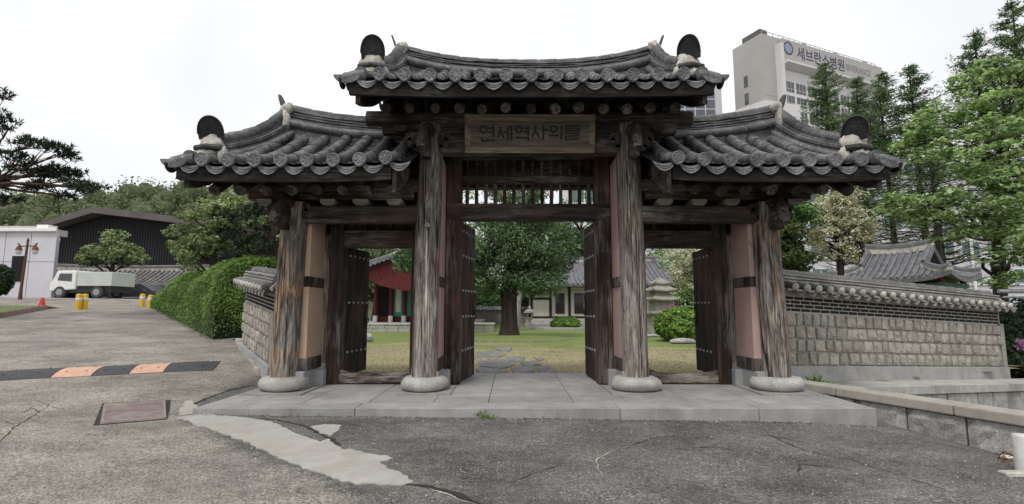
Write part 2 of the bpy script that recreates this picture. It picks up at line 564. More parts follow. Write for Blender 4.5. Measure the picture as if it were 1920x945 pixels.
# =================================================================== GROUND
def road_material():
    t = NT('old_asphalt')
    att = t.n('ShaderNodeAttribute', attribute_name='zone')
    n1 = t.noise(1.3, detail=7)
    n2 = t.noise(14, detail=6, rough=.7)
    sp = t.voro(34)
    sp2 = t.voro(34, out='Color')
    fine = t.noise(55, detail=5, rough=.75)
    left = t.ramp(n1, [(.3, (.2, .181, .157)), (.7, (.275, .253, .224))])
    left = t.mix(t.ramp(t.noise(.55, detail=5), [(.48, 0), (.66, .5)]), left, (.225, .19, .18))
    right = t.ramp(n1, [(.3, (.088, .085, .078)), (.7, (.16, .155, .146))])
    c = t.mix(att.outputs['Fac'], left, right)
    c = t.mix(.75, c, t.ramp(fine, [(.39, .06), (.61, .92)]), 'OVERLAY')
    c = t.mix(.55, c, t.ramp(n2, [(.3, .2), (.7, .8)]), 'OVERLAY')
    wht = t.mix(1.0, t.ramp(sp, [(.2, 1), (.36, 0)]), t.ramp(sp2, [(.55, 0), (.7, 1)]), 'MULTIPLY')
    wht = t.mix(1.0, wht, t.ramp(t.noise(1.4, detail=5, rough=.7), [(.4, .12), (.62, 1)]), 'MULTIPLY')
    c = t.mix(t.mix(1.0, wht, .9, 'MULTIPLY'), c, (.48, .465, .44))
    stn = t.noise(.7, (1, 1.6, 1), 7, .72)
    c = t.mix(.75, c, t.ramp(stn, [(.3, .22), (.5, .5), (.7, .78)]), 'OVERLAY')
    blot = t.mix(1.0, t.ramp(t.noise(2.6, detail=6, rough=.7), [(.58, 0), (.66, .5)]), t.ramp(n2, [(.4, .4), (.6, 1)]), 'MULTIPLY')
    c = t.mix(blot, c, (.06, .056, .05))
    # fine alligator cracking in worn places
    crk = t.voro(7.0, feature='DISTANCE_TO_EDGE')
    ck = t.mix(1.0, t.ramp(crk, [(.012, 1), (.04, 0)]), t.ramp(t.noise(.45, detail=2), [(.56, 0), (.66, .7)]), 'MULTIPLY')
    c = t.mix(ck, c, (.05, .045, .04))
    h = t.mix(.5, fine, n2)
    return t.finish(c, .9, h, .55, .012, .25)

# boundary between the old brown asphalt (left) and the newer grey asphalt (right), as ground points
_bpx = [(330, 772), (345, 790), (450, 845), (540, 880), (600, 898), (640, 920), (700, 960), (760, 1010)]
BND = [gp(*q) for q in _bpx]
def zone(x, y):
    if y > BND[0].y:
        xb = BND[0].x - (y - BND[0].y) * .1
    elif y < BND[-1].y:
        xb = BND[-1].x
    else:
        xb = BND[-1].x
        for a, b in zip(BND, BND[1:]):
            if b.y <= y <= a.y:
                k = (y - b.y) / max(1e-6, a.y - b.y)
                xb = b.x + (a.x - b.x) * k
                break
    return smooth(-.04, .04, x - xb + .08 * mnoise.noise(Vector((x * 4, y * 4, 3))))

COP_A, COP_B = Vector((4.93, 7.93, .1)), Vector((5.79, 5.90, .1))     # front top edge of the sloping kerb
def cop_side(x, y):                 # >0 right of the kerb
    d = COP_B - COP_A
    return ((x - COP_A.x) * -d.y + (y - COP_A.y) * d.x) / math.hypot(d.x, d.y) * 1.0

def axis(parts):
    out = []
    for a, b, s in parts:
        n = max(1, round((b - a) / s))
        out += [a + (b - a) * k / n for k in range(n)]
    out.append(parts[-1][1])
    return out

xs = axis([(-90, -30, 4), (-30, -9, .7), (-9, 7.4, .11)])
ys = axis([(-30, 1.5, 2.5), (1.5, 10.6, .11), (10.6, 28, .6), (28, 70, 3)])
verts, idx, faces, zn = [], {}, [], []
for j, y in enumerate(ys):
    for i, x in enumerate(xs):
        idx[(i, j)] = len(verts)
        verts.append((x, y, G(x, y)))
        zn.append(zone(x, y))
for j in range(len(ys) - 1):
    for i in range(len(xs) - 1):
        cx, cy = (xs[i] + xs[i + 1]) / 2, (ys[j] + ys[j + 1]) / 2
        if cop_side(cx, cy) > .18 and cy < 8.6 and cy > -30:
            if cx > 4.6:
                continue
        if cy > 9.4 and cx - wall_line_x(cy) > .3 and cy < 19:
            continue
        if cy > 8.0 and cx > 4.7:
            continue
        if cy >= 19 and cx - wall_line_x(cy) > 5:
            continue
        faces.append((idx[(i, j)], idx[(i + 1, j)], idx[(i + 1, j + 1)], idx[(i, j + 1)]))
me = bpy.data.meshes.new('road')
me.from_pydata(verts, [], faces)
at_ = me.attributes.new('zone', 'FLOAT', 'POINT')
at_.data.foreach_set('value', zn)
me.polygons.foreach_set('use_smooth', [True] * len(faces))
me.materials.append(road_material())
road = bpy.data.objects.new('road', me)
COL.objects.link(road)
tag(road, 'cracked asphalt forecourt and road in front of the gate', 'road', kind='structure')

def lawn_material():
    t = NT('lawn_grass')
    n1 = t.noise(.35, detail=5)
    n2 = t.noise(9, detail=6, rough=.7)
    n3 = t.noise(45, detail=4, rough=.7)
    sep = t.n('ShaderNodeSeparateXYZ')
    t.l(t.tc.outputs['Object'], sep.inputs[0])
    yy = t.n('ShaderNodeMath', operation='MULTIPLY_ADD')
    t.l(sep.outputs[1], yy.inputs[0]); yy.inputs[1].default_value = -.045
    t.l(n1, yy.inputs[2])
    g = t.ramp(n2, [(.3, (.115, .155, .045)), (.7, (.21, .26, .085))])
    tan = t.ramp(n2, [(.3, (.26, .215, .13)), (.7, (.42, .365, .25))])
    c = t.mix(t.ramp(yy.outputs[0], [(-.2, .05), (.24, .9)]), g, tan)
    c = t.mix(.6, c, t.ramp(n3, [(.3, .2), (.7, .8)]), 'OVERLAY')
    return t.finish(c, .95, n3, .5, .02, .1)
LAWN_Z = -.12
mb = MB()
lx = axis([(-16, 40, 2.0)])
ly = axis([(10.2, 76, 2.0)])
lx = axis([(-16, 40, .5)]); ly = axis([(10.2, 30, .5), (30, 76, 2.0)])
lv_, lf_ = [(x, y, LAWN_Z + .03 * mnoise.noise(Vector((x * .3, y * .3, 1)))) for y in ly for x in lx], []
for j in range(len(ly) - 1):
    for i in range(len(lx) - 1):
        cx, cy = lx[i] + .25, ly[j] + .25
        if cy < 9.45 + (cx - 4.95) * .4222 or (cy < 19 and cx < wall_line_x(cy)):
            continue
        lf_.append((j * len(lx) + i, j * len(lx) + i + 1, (j + 1) * len(lx) + i + 1, (j + 1) * len(lx) + i))
mb.add(lv_, lf_, True)
lawn = build(mb, 'lawn', lawn_material(), loc=(0, 10.2, LAWN_Z))
tag(lawn, 'patchy green and straw coloured courtyard lawn', 'lawn', kind='structure')

mb = MB()
mb.add([(-420, -160, -1.35), (420, -160, -1.35), (420, 420, -1.35), (-420, 420, -1.35)], [(0, 1, 2, 3)])
base_ground = build(mb, 'ground', plain('bare_ground', (.16, .15, .12), .95, .3, .3), loc=(0, 0, -1.35))
tag(base_ground, 'ground far around', 'ground', kind='structure')

# ---- concrete repair strip over the crack line, and other marks on the asphalt
def sheet(pts_px, name, mat, lift, label, jitter=.006, sub=.03):
    P = [gp(*q) for q in pts_px]
    out = []
    for a, b in zip(P, P[1:] + P[:1]):
        n = max(1, int((b - a).length / sub))
        for k in range(n):
            q = a.lerp(b, k / n)
            w1, w2 = Vector((q.x * 3.1, q.y * 3.1, 1)), Vector((q.x * 11, q.y * 11, 4))
            out.append((q.x + .05 * mnoise.noise(w1) + .035 * mnoise.noise(w2) + random.uniform(-jitter, jitter), q.y + .05 * mnoise.noise(w1 + Vector((7, 0, 0))) + .035 * mnoise.noise(w2 + Vector((7, 0, 0))) + random.uniform(-jitter, jitter)))
    mb = MB()
    c = [sum(q[0] for q in out) / len(out), sum(q[1] for q in out) / len(out)]
    import mathutils
    from mathutils.geometry import tessellate_polygon
    tri = tessellate_polygon([[Vector((q[0], q[1], 0)) for q in out]])
    mb.add([(q[0], q[1], G(*q) + lift) for q in out], [tuple(t_) for t_ in tri])
    # make all faces look up
    for k, fc in enumerate(mb.f):
        a, b, c_ = (mb.v[i] for i in fc)
        if (b - a).cross(c_ - a).z < 0:
            mb.f[k] = fc[::-1]
    # thin edge skirt
    n = len(out)
    mb.add([(q[0], q[1], G(*q) + lift) for q in out] + [(q[0], q[1], G(*q) - .02) for q in out],
           [(k, (k + 1) % n, n + (k + 1) % n, n + k) for k in range(n)])
    o = build(mb, name, mat)
    return tag(o, label, 'pavement', kind='structure')

MT['patch'] = stone('cement_patch', (.33, .315, .29), (.43, .415, .385), 3, 90, .25, .35, stain=(.3, .275, .235))
sheet([(330, 783), (383, 777), (440, 781), (500, 789), (540, 806), (575, 822), (600, 829), (612, 824), (645, 842), (690, 850), (737, 862),
       (712, 867), (735, 880), (778, 903), (758, 910), (700, 907), (645, 905), (618, 893), (590, 884), (540, 868), (500, 847), (440, 820), (385, 803)],
      'concrete_patch', MT['patch'], .009, 'pale cement repair strip winding over the asphalt')
sheet([(585, 800), (605, 796), (634, 798), (634, 808), (620, 818), (600, 812)], 'concrete_patch', MT['patch'], .008, 'small pale cement blob beside the long repair strip')
sheet([(336, 772), (345, 755), (362, 750), (366, 768), (382, 770), (378, 777), (340, 779)], 'concrete_patch', MT['patch'], .008, 'pale cement smear by the platform corner')

MT['crack'] = plain('crack_black', (.035, .032, .028), .95, .3, 20)
MT['crack_pale'] = plain('crack_filler', (.36, .34, .3), .95, .2, 20)
def cracks(lines, name, mat, label, lift=.005, wob=.02):
    mb = MB()
    for pts, w in lines:
        P = [gp(*q) for q in pts]
        Q = []
        for a, b in zip(P, P[1:]):
            n = max(2, int((b - a).length / .04))
            for k in range(n):
                q = a.lerp(b, k / n)
                q.x += wob * mnoise.noise(Vector((q.x * 9, q.y * 9, 5)))
                q.y += wob * mnoise.noise(Vector((q.x * 9, q.y * 9, 9)))
                Q.append(q)
        Q.append(P[-1])
        L_, R_ = [], []
        for k, q in enumerate(Q):
            d = (Q[min(k + 1, len(Q) - 1)] - Q[max(k - 1, 0)])
            nrm = Vector((-d.y, d.x, 0)).normalized()
            ww = w * .8 * (.35 + abs(mnoise.noise(Vector((q.x * 7, q.y * 7, 2)))) * 1.6) * min(1, .25 + min(k, len(Q) - 1 - k) / 5)
            for lst, sg in ((L_, 1), (R_, -1)):
                p = q + nrm * ww * sg
                lst.append((p.x, p.y, G(p.x, p.y) + lift))
        mb.grid([R_, L_], smooth=False)
    o = build(mb, name, mat)
    return tag(o, label, 'pavement', kind='structure')
cracks([([(345, 768), (385, 748), (430, 732), (480, 722)], .035),
        ([(758, 908), (800, 912), (850, 925), (905, 948)], .05),
        ([(185, 790), (120, 793)], .012),
        ([(0, 828), (30, 800), (75, 772), (60, 765), (30, 778)], .009),
        ([(75, 772), (92, 760), (70, 752), (40, 760)], .006), ([(92, 760), (110, 768)], .005), ([(30, 800), (10, 790), (-5, 794)], .007), ([(58, 786), (80, 795), (96, 788)], .005),
        ([(1350, 806), (1410, 812), (1470, 822), (1530, 836)], .008),
        ([(1498, 895), (1500, 872), (1545, 874), (1600, 884)], .009),
        ([(1270, 842), (1340, 838), (1400, 850)], .008),
        ([(1440, 815), (1510, 846), (1590, 862), (1680, 890), (1790, 925)], .009),
        ([(1180, 836), (1225, 822), (1290, 816)], .008),
        ([(960, 905), (1010, 885), (1060, 870)], .007),
        ([(480, 784), (520, 788), (575, 800), (640, 836)], .03)], 'road_crack', MT['crack'], 'dark cracks running across the asphalt')
cracks([([(1165, 838), (1140, 850), (1118, 862), (1122, 880), (1130, 895)], .010),
        ([(1130, 895), (1080, 900), (1050, 907)], .008),
        ([(800, 915), (850, 932), (895, 948)], .02)], 'road_crack', MT['crack_pale'], 'pale filled cracks in the asphalt')

# ---- sunken strip between kerb and wall on the right
mb = MB()
mb.add([(4.9, 4.5, -1.0), (40, -20, -1.25), (40, 16, -1.25), (12.5, 12.4, -1.2), (4.9, 9.3, -.9)], [(0, 1, 2, 3, 4)])
sunken = build(mb, 'sunken_path', plain('damp_paving', (.16, .15, .13), .9, .25, 3))
tag(sunken, 'sunken paved path between kerb and wall', 'path', kind='structure')

# =================================================================== GATE PLATFORM
XC = .29
YF, YD, YB = 8.23, 9.0, 9.9
mb = MB()
pl0, pl1, pf, pb = XC - 4.46, XC + 4.46, 6.79, 10.5
g = .004
def slab(x0, x1, y0, y1, z0=-.5, z1=0.0):
    z1 += random.uniform(-.002, .002)
    mb.span((x0 + g, y0 + g, z0), (x1 - g, y1 - g, z1))
jx = [pl0, -2.05, 1.41, 3.22, pl1]
for a, b in zip(jx, jx[1:]):
    slab(a, b, pf, pf + .42)
for s in (0, 1):
    x0, x1 = (pl0, pl0 + .42) if s == 0 else (pl1 - .42, pl1)
    for a, b in ((pf + .42, 8.3), (8.3, pb)):
        slab(x0, x1, a, b)
cols = [pl0 + .42, -2.9, -2.0, -1.1, -.33, .86, 1.6, 2.5, 3.4, pl1 - .42]
for a, b in zip(cols, cols[1:]):
    for c, d in ((pf + .42, 7.75), (7.75, 8.75), (8.75, 9.6), (9.6, pb)):
        slab(a, b, c, d)
plat = build(mb, 'stone_platform', MT['granite'], bevel=.006, segs=2)
tag(plat, 'low grey granite platform paved in slabs under the wooden gate', 'platform')

# =================================================================== THE GATE
gate = thing('gate', 'weathered wooden gate with three tiled roofs and open plank doors', 'gate', (XC, YD, 0))
def px(x): return XC + x

# columns with their round plinths
def column_mesh(x, y, top, r, seed, bend=0.0):
    mb = MB()
    rr = random.Random(seed)
    rows = []
    n, m = 26, 60
    z0 = .18
    for k in range(m + 1):
        t = k / m
        z = z0 + (top - z0) * t
        ra = r * (1.0 + .04 * math.sin(t * 3.1) - .03 * t)
        ox = .018 * mnoise.noise(Vector((seed, z * .7, 0))) + bend * t
        oy = .018 * mnoise.noise(Vector((seed, z * .7, 5)))
        row = []
        for j in range(n + 1):
            a = 2 * math.pi * (j % n) / n
            q = ra * (1 + .05 * mnoise.noise(Vector((math.cos(a) * 1.6 + seed, math.sin(a) * 1.6, z * .5)))
                      + .035 * mnoise.noise(Vector((math.cos(a) * 6 + seed, math.sin(a) * 6, z * .35))))
            row.append((x + ox + q * math.cos(a), y + oy + q * math.sin(a), z))
        rows.append(row)
    mb.grid(rows)
    mb.add(rows[-1][:-1], [tuple(range(n))])
    return mb

def plinth_mesh(x, y, r, h, seed, plate=.5):
    mb = MB()
    prof = []
    for k in range(11):
        a = -math.pi / 2 + math.pi * k / 10
        prof.append((r - h * .5 + h * .5 * math.cos(a) * 1.0, h * .5 + .012 + h * .5 * math.sin(a)))
    b = len(mb.v)
    mb.lathe((x, y, .012), prof, 36)
    for k in range(b, len(mb.v)):
        p = mb.v[k]
        d = mnoise.noise(Vector((p.x * 2.5 + seed, p.y * 2.5, p.z * 4))) * .06
        v = Vector((p.x - x, p.y - y, 0))
        mb.v[k] = p + v * d * 2
    mb.M = None
    plate *= .92
    mb.box((x, y, .001), (2 * plate, 2 * plate, .042), mi=1)
    return mb

COLS = []
for k, (x, top, mat, r, bend, lab) in enumerate([
        (-3.92, 3.02, 'col_a', .205, .06, 'outer left column with orange raw wood showing through grey weathering'),
        (-1.68, 4.35, 'col_b', .2, .03, 'silver streaked column left of the middle doorway'),
        (1.68, 4.35, 'col_c', .2, -.03, 'grey cracked column right of the middle doorway'),
        (3.92, 3.02, 'col_d', .205, -.05, 'outer right column with brown knotted grain')]):
    o = build(column_mesh(px(x), YF, top, r, 3.1 * k + 1.7, bend), 'column', MT[mat], gate)
    o['label'] = lab
    build(plinth_mesh(px(x), YF, .385, .205, k * 2.3), 'plinth', [MT['granite_l'], MT['granite']], o)
for k, (x, top) in enumerate([(-3.85, 3.02), (-1.68, 4.35), (1.68, 4.35), (3.85, 3.02)]):
    o = build(column_mesh(px(x), YB, top, .19, 30 + k * 2.0), 'column', MT['col_c'], gate)
    build(plinth_mesh(px(x), YB + .1, .42, .26, 9 + k), 'plinth', [MT['granite_l'], MT['granite']], o)

# pale split with a knot on the silver column
mb = MB()
kx = px(-1.68) + .03
mb.lathe((kx, YF - .195, 2.62), [(.045, -.01), (.05, 0), (.03, .012), (.0, .012)], 12)
for i in range(len(mb.v)):
    p = mb.v[i]
    mb.v[i] = Vector((p.x, YF - .2 - (p.z - 2.62), 2.62 + (p.y - (YF - .195))))
build(mb, 'knot', MT['soro'], gate)
def col_pt(x, y, top, r, seed, bend, a, z, out):
    t = (z - .18) / (top - .18)
    ra = r * (1.0 + .04 * math.sin(t * 3.1) - .03 * t)
    ox = .018 * mnoise.noise(Vector((seed, z * .7, 0))) + bend * t
    oy = .018 * mnoise.noise(Vector((seed, z * .7, 5)))
    q = ra * (1 + .05 * mnoise.noise(Vector((math.cos(a) * 1.6 + seed, math.sin(a) * 1.6, z * .5)))
              + .035 * mnoise.noise(Vector((math.cos(a) * 6 + seed, math.sin(a) * 6, z * .35)))) + out
    return Vector((x + ox + q * math.cos(a), y + oy + q * math.sin(a), z))
def split(args, a0, z0, z1, w, mat, name, wob=.06):
    mb = MB(); L_, R_ = [], []
    n = 40
    for k in range(n + 1):
        t = k / n; z = z0 + (z1 - z0) * t
        a = a0 + wob * mnoise.noise(Vector((a0 * 7, z * 1.6, 1))) + .015 * mnoise.noise(Vector((a0 * 7, z * 9, 2)))
        ww = w * math.sin(math.pi * min(1, max(0, t))) ** .6 * (.5 + .8 * abs(mnoise.noise(Vector((z * 4, a0, 3)))) + .3) + .002
        L_.append(col_pt(*args, a - ww, z, .004)); R_.append(col_pt(*args, a + ww, z, .004))
    mb.grid([L_, R_])
    build(mb, name, mat, gate)
CA = [(px(-3.92), YF, 3.02, .205, 1.7, .06), (px(-1.68), YF, 4.35, .2, 4.8, .03), (px(1.68), YF, 4.35, .2, 7.9, -.03), (px(3.92), YF, 3.02, .205, 11.0, -.05)]
pale_split = wood('pale_split_wood', (.22, .18, .14), (.5, .44, .37), (.68, .63, .56), 'Z')
split(CA[1], R(-86), 1.1, 2.56, .1, pale_split, 'pale_split')
split(CA[1], R(-72), .6, 1.7, .035, pale_split, 'pale_split')
split(CA[0], R(-105), .9, 2.0, .1, wood('orange_split_wood', (.12, .07, .04), (.34, .22, .13), (.55, .42, .3), 'Z'), 'pale_split')
split(CA[3], R(-88), 1.2, 2.1, .09, wood('orange_split_wood', (.12, .07, .04), (.34, .22, .13), (.5, .37, .25), 'Z'), 'pale_split')
dk_ = plain('dark_drying_crack', (.008, .007, .006), .95)
split(CA[2], R(-76), .25, 2.4, .03, dk_, 'drying_crack'); split(CA[2], R(-104), 1.6, 3.6, .022, dk_, 'drying_crack')
split(CA[1], R(-100), .3, 1.9, .025, dk_, 'drying_crack'); split(CA[0], R(-70), .3, 1.6, .03, dk_, 'drying_crack')
split(CA[0], R(-92), 1.3, 2.6, .022, dk_, 'drying_crack'); split(CA[3], R(-70), .3, 1.4, .028, dk_, 'drying_crack'); split(CA[3], R(-106), .9, 2.4, .022, dk_, 'drying_crack')


# beams ----------------------------------------------------------------------
def beam(name, x0, x1, y, z0, z1, d=.2, mat='beam', bevel=.012, nose=None):
    mb = MB()
    n = 14
    rows = []
    mb.span((px(x0), y - d / 2, z0), (px(x1), y + d / 2, z1))
    if nose:
        for sgn, xe in nose:
            P = [(px(xe), y - d * .4, z1 - .01), (px(xe + sgn * .34), y - d * .4, z1 - .01), (px(xe + sgn * .30), y - d * .4, z1 - (z1 - z0) * .45),
                 (px(xe + sgn * .2), y - d * .4, z0 + (z1 - z0) * .3), (px(xe + sgn * .1), y - d * .4, z0 + .02), (px(xe), y - d * .4, z0 + .02)]
            mb.poly(P, (0, d * .8, 0))
    return build(mb, name, MT[mat], gate, bevel=bevel)
for y in (YF, YB):
    beam('lintel_beam', -1.68, 1.68, y, 3.85 if y == YF else 3.66, 4.17, .24, nose=[(-1, -1.68), (1, 1.68)])
    beam('purlin_support', -2.45, 2.45, y, 4.19, 4.36, .17)
    for s in (-1, 1):
        a, b = (1.68, 3.92) if s > 0 else (-3.92, -1.68)
        beam('lintel_beam', a, b, y, 2.69, 2.96, .22, nose=[(s, 3.92 * s)])
        a, b = (1.9, 4.62) if s > 0 else (-4.62, -1.9)
        beam('purlin_support', a, b, y, 3.07, 3.2, .15)
    # round purlins
    mb = MB(); mb.tube([(px(-2.72), y, 4.47), (px(2.72), y, 4.47)], .13, 14)
    build(mb, 'purlin', MT['beam'], gate)
    for s in (-1, 1):
        mb = MB(); mb.tube([(px(1.8 * s), y, 3.31), (px(4.85 * s), y, 3.31)], .125, 14)
        build(mb, 'purlin', MT['beam'], gate)

# small pale bearing blocks between lintel and purlin support
def soro(x, y, z, s=1.0, mat='soro'):
    mb = MB()
    w, h, d = .24 * s, .1 * s, .18 * s
    P = [(px(x) - w / 2, y - d, z + h), (px(x) - w / 2, y - d, z + h * .45), (px(x) - w * .3, y - d, z), (px(x) + w * .3, y - d, z),
         (px(x) + w / 2, y - d, z + h * .45), (px(x) + w / 2, y - d, z + h)]
    mb.poly(P, (0, d * 2, 0))
    return build(mb, 'bearing_block', MT[mat], gate, bevel=.008)
for s in (-1, 1):
    for x in (2.2, 2.75, 3.28, 4.3):
        soro(x * s, YF, 2.965)
        soro(x * s, YB, 2.965)
    soro(2.12 * s, YF - .02, 4.2, .9, 'beam')

# carved bracket arms on the column heads
def bracket(x, y, z, s, fwd=-1):
    mb = MB()
    # crosswise lobes
    for sg in (-1, 1):
        for (dx, dz, r) in ((.22, .02, .085), (.27, .1, .06), (.15, -.05, .07)):
            mb.tube([(px(x) + sg * dx * s, y - .1, z + dz * s), (px(x) + sg * dx * s, y + .1, z + dz * s)], r * s, 10)
    mb.span((px(x) - .24 * s, y - .11, z - .02), (px(x) + .24 * s, y + .11, z + .17 * s))
    # nose reaching forward and curling down
    pts, rad = [], []
    for k in range(9):
        t = k / 8
        pts.append((px(x) + .02 * math.sin(t * 5), y + fwd * (.1 + .42 * t * s), z + (.12 + .12 * math.sin(t * 3.0) - .34 * t * t) * s))
        rad.append((.1 - .045 * t + .02 * math.sin(t * 9)) * s)
    mb.tube(pts, rad, 8)
    mb.box((px(x), y + fwd * .2, z - .1 * s), (.13 * s, .25 * s, .3 * s))
    return build(mb, 'bracket_arm', MT['beam_y'], gate, bevel=.006)
for s in (-1, 1):
    bracket(1.68 * s, YF - .03, 4.0, 1.15)
    bracket(3.92 * s, YF - .03, 2.82, 1.1)
    bracket(1.68 * s, YB, 4.0, 1.0, 1)
    bracket(3.92 * s, YB, 2.82, 1.0, 1)

# gable infill of the raised middle roof and cross beams
for s in (-1, 1):
    mb = MB()
    mb.span((px(1.62 * s), YF + .2, 3.3), (px(1.74 * s), YB - .2, 4.95))
    build(mb, 'gable_boarding', MT['beam_y'], gate)
    mb = MB()
    mb.span((px(3.86 * s), YF + .2, 2.98), (px(3.96 * s), YB - .2, 3.75))
    build(mb, 'gable_boarding', MT['beam_y'], gate)
    for x, z in ((1.68, 4.02), (3.9, 2.84)):
        mb = MB()
        mb.span((px(x * s) - .1, YF + .1, z - .13), (px(x * s) + .1, YB - .1, z + .13))
        build(mb, 'cross_beam', MT['beam_y'], gate)

# door line posts, rails, lattice -------------------------------------------------
for s in (-1, 1):
    for (xa, xb, top, dy) in ((1.19, 1.46, 4.3, .0), (3.26, 3.5, 3.3, .0), (1.9, 2.06, 3.2, .01)):
        mb = MB()
        mb.span((px(xa * s), YD - .13 + dy, 0.0 if xa != 1.9 else .02), (px(xb * s), YD + .13, top))
        build(mb, 'door_post', MT['post'], gate, bevel=.012)
def rail(x0, x1, z0, z1, d=.22, name='door_rail', mat='beam'):
    mb = MB()
    mb.span((px(x0), YD - d / 2, z0), (px(x1), YD + d / 2, z1))
    return build(mb, name, MT[mat], gate, bevel=.012)
rail(-1.45, 1.45, 2.87, 3.15, .3)
rail(-1.19, 1.19, 3.54, 3.68, .16)
rail(-1.19, 1.19, 3.98, 4.2, .2)
for k in range(14):
    x = -1.1 + 2.2 * k / 13
    mb = MB()
    mb.box((px(x), YD, 3.345), (.045, .05, .4), rz=R(45))
    build(mb, 'lattice_bar', MT['post'], gate)
    mb = MB()
    mb.lathe((px(x), YD, 3.68), [(.025, 0), (.04, .08), (.022, .15), (.045, .22), (.025, .3)], 8)
    build(mb, 'baluster', MT['beam'], gate)
mb = MB()
mb.span((px(-1.19), YD + .05, 4.2), (px(1.19), YD + .09, 4.7)); mb.span((px(-1.19), YD + .06, 3.72), (px(1.19), YD + .085, 3.98))
build(mb, 'upper_boarding', MT['beam'], gate)
for s in (-1, 1):
    a, b = (1.9, 3.5) if s > 0 else (-3.5, -1.9)
    rail(a, b, 2.37, 2.68, .22)
    mb = MB()
    mb.span((px(a), YD + .03, 2.68), (px(b), YD + .07, 3.05))
    for k in range(7):
        x = a + (b - a) * (k + .5) / 7
        mb.span((px(x) - .03, YD - .03, 2.68), (px(x) + .03, YD + .03, 3.02))
    build(mb, 'slatted_panel', MT['beam'], gate)

# plastered return walls between front columns and door line
def return_wall(x, side, mat, ztop):
    """x: face towards the passage; side=+1 when the passage lies to the right of the wall"""
    xo = x - side * .16
    for z0, z1 in ((.5, 1.66), (1.81, ztop)):
        mb = MB(); mb.span((px(min(x, xo)), YF + .05, z0), (px(max(x, xo)), YD - .1, z1))
        build(mb, 'plaster_panel', MT[mat], gate)
    for z0, z1 in ((.30, .5), (1.65, 1.82)):
        mb = MB(); mb.span((px(min(x + side * .02, xo - side * .02)), YF + .04, z0), (px(max(x + side * .02, xo - side * .02)), YD - .1, z1))
        build(mb, 'wall_rail', MT['post'], gate, bevel=.008)
    mb = MB(); mb.span((px(min(x + side * .01, xo)), YF - .05, 0), (px(max(x + side * .01, xo)), YD - .16, .3))
    build(mb, 'wall_footing', MT['concrete'], gate, bevel=.01)
    mb = MB(); mb.span((px(min(x - side * .02, x + side * .13)), YD - .3, 0), (px(max(x - side * .02, x + side * .13)), YD - .14, .27))
    build(mb, 'jamb_stone', MT['concrete'], gate, bevel=.01)
return_wall(-3.6, 1, 'plaster_w', 2.9)
return_wall(3.6, -1, 'plaster_p', 2.9)
return_wall(-1.47, 1, 'plaster_p', 3.85)
return_wall(1.47, -1, 'plaster_p', 3.85)
return_wall(-1.86, -1, 'plaster_w', 2.9)
return_wall(1.86, 1, 'plaster_p', 2.9)

# curved log thresholds of the side doors
for s in (-1, 1):
    mb = MB()
    rows = []
    for k in range(25):
        t = k / 24
        x = 1.9 + (3.5 - 1.9) * t
        e = abs(2 * t - 1)
        zt = .19 + .12 * smooth(.5, .95, e)
        d = .1 + .02 * mnoise.noise(Vector((x * 3, s, 0)))
        zt += .012 * mnoise.noise(Vector((x * 5, s * 3, 0)))
        rows.append([(px(x * s), YD - d, .02), (px(x * s), YD - d - .02, zt * .55), (px(x * s), YD - d * .8, zt), (px(x * s), YD + d * .8, zt), (px(x * s), YD + d, .02)])
    mb.grid(rows)
    build(mb, 'threshold', MT['thresh'], gate)

# open plank door leaves
def leaf(x, w, z0, z1, ang, mat, rows_z, hinge_side, y0=YD + .1, ring=True):
    """hinge at local x, opens inward (+Y); hinge_side=-1: hinge on the left jamb"""
    ca = ang
    def T(p):                       # local: u along leaf from hinge, d thickness towards the passage, z
        u, d, z = p
        return Vector((px(x) + (-hinge_side) * (u * math.cos(ca)) + (-hinge_side) * d * math.sin(ca) * 1.0,
                       y0 + u * math.sin(ca) - d * math.cos(ca), z))
    mb = MB()
    n = 5
    for k in range(n):
        a, b = w * k / n + .004, w * (k + 1) / n - .004
        mb.span((a, -.05 + random.uniform(-.003, .003), z0 + random.uniform(0, .012)), (b, .0 + random.uniform(-.003, .003), z1), fn=T)
    lf = build(mb, 'door_leaf', MT[mat], gate)
    mb = MB()
    for z in (z0 + .2, (z0 + z1) / 2, z1 - .25):
        mb = MB(); mb.span((.02, -.11, z - .06), (w - .02, -.052, z + .06), fn=T)
        build(mb, 'door_batten', MT[mat], lf)
    for z in rows_z:
        for k in range(n):
            mb = MB()
            for e in ((.5,) ):
                u = w * (k + e) / n
                c = T((u, .008, z))
                nrm = (T((u, 1, z)) - T((u, 0, z))).normalized()
                mt = rot_to(nrm)
                prof = [(.026, -.01), (.024, .004), (.014, .014), (.004, .017)]
                vs_, fs = [], []
                for (r, h) in prof:
                    for j in range(8):
                        a = j * math.pi / 4
                        vs_.append(c + mt @ Vector((r * math.cos(a), r * math.sin(a), h)))
                for q in range(3):
                    for j in range(8):
                        fs.append((q * 8 + j, q * 8 + (j + 1) % 8, (q + 1) * 8 + (j + 1) % 8, (q + 1) * 8 + j))
                fs.append(tuple(range(24, 32)))
                mb.add(vs_, fs, True)
            build(mb, 'stud', MT['stud'], lf)
    if ring:
        mb = MB()
        zc = z0 + (z1 - z0) * .47
        P = [(w - .13, .004, zc - .16), (w - .05, .004, zc - .2), (w - .03, .004, zc + .05), (w - .02, .004, zc + .22), (w - .07, .004, zc + .12), (w - .14, .004, zc + .02)]
        mb.poly([T(q) for q in P], T((0, .012, 0)) - T((0, 0, 0)))
        ctr = (w - .085, .03, zc - .12)
        mb.tube([T((ctr[0] + .055 * math.cos(a), ctr[1], ctr[2] + .055 * math.sin(a))) for a in [i * math.pi / 6 for i in range(13)]], .01, 6)
        build(mb, 'ring_handle', MT['iron'], lf)
    return lf
leaf(-1.2, 1.0, .02, 2.86, R(80), 'door', (.55, 1.15, 1.62, 2.25, 2.7), -1)
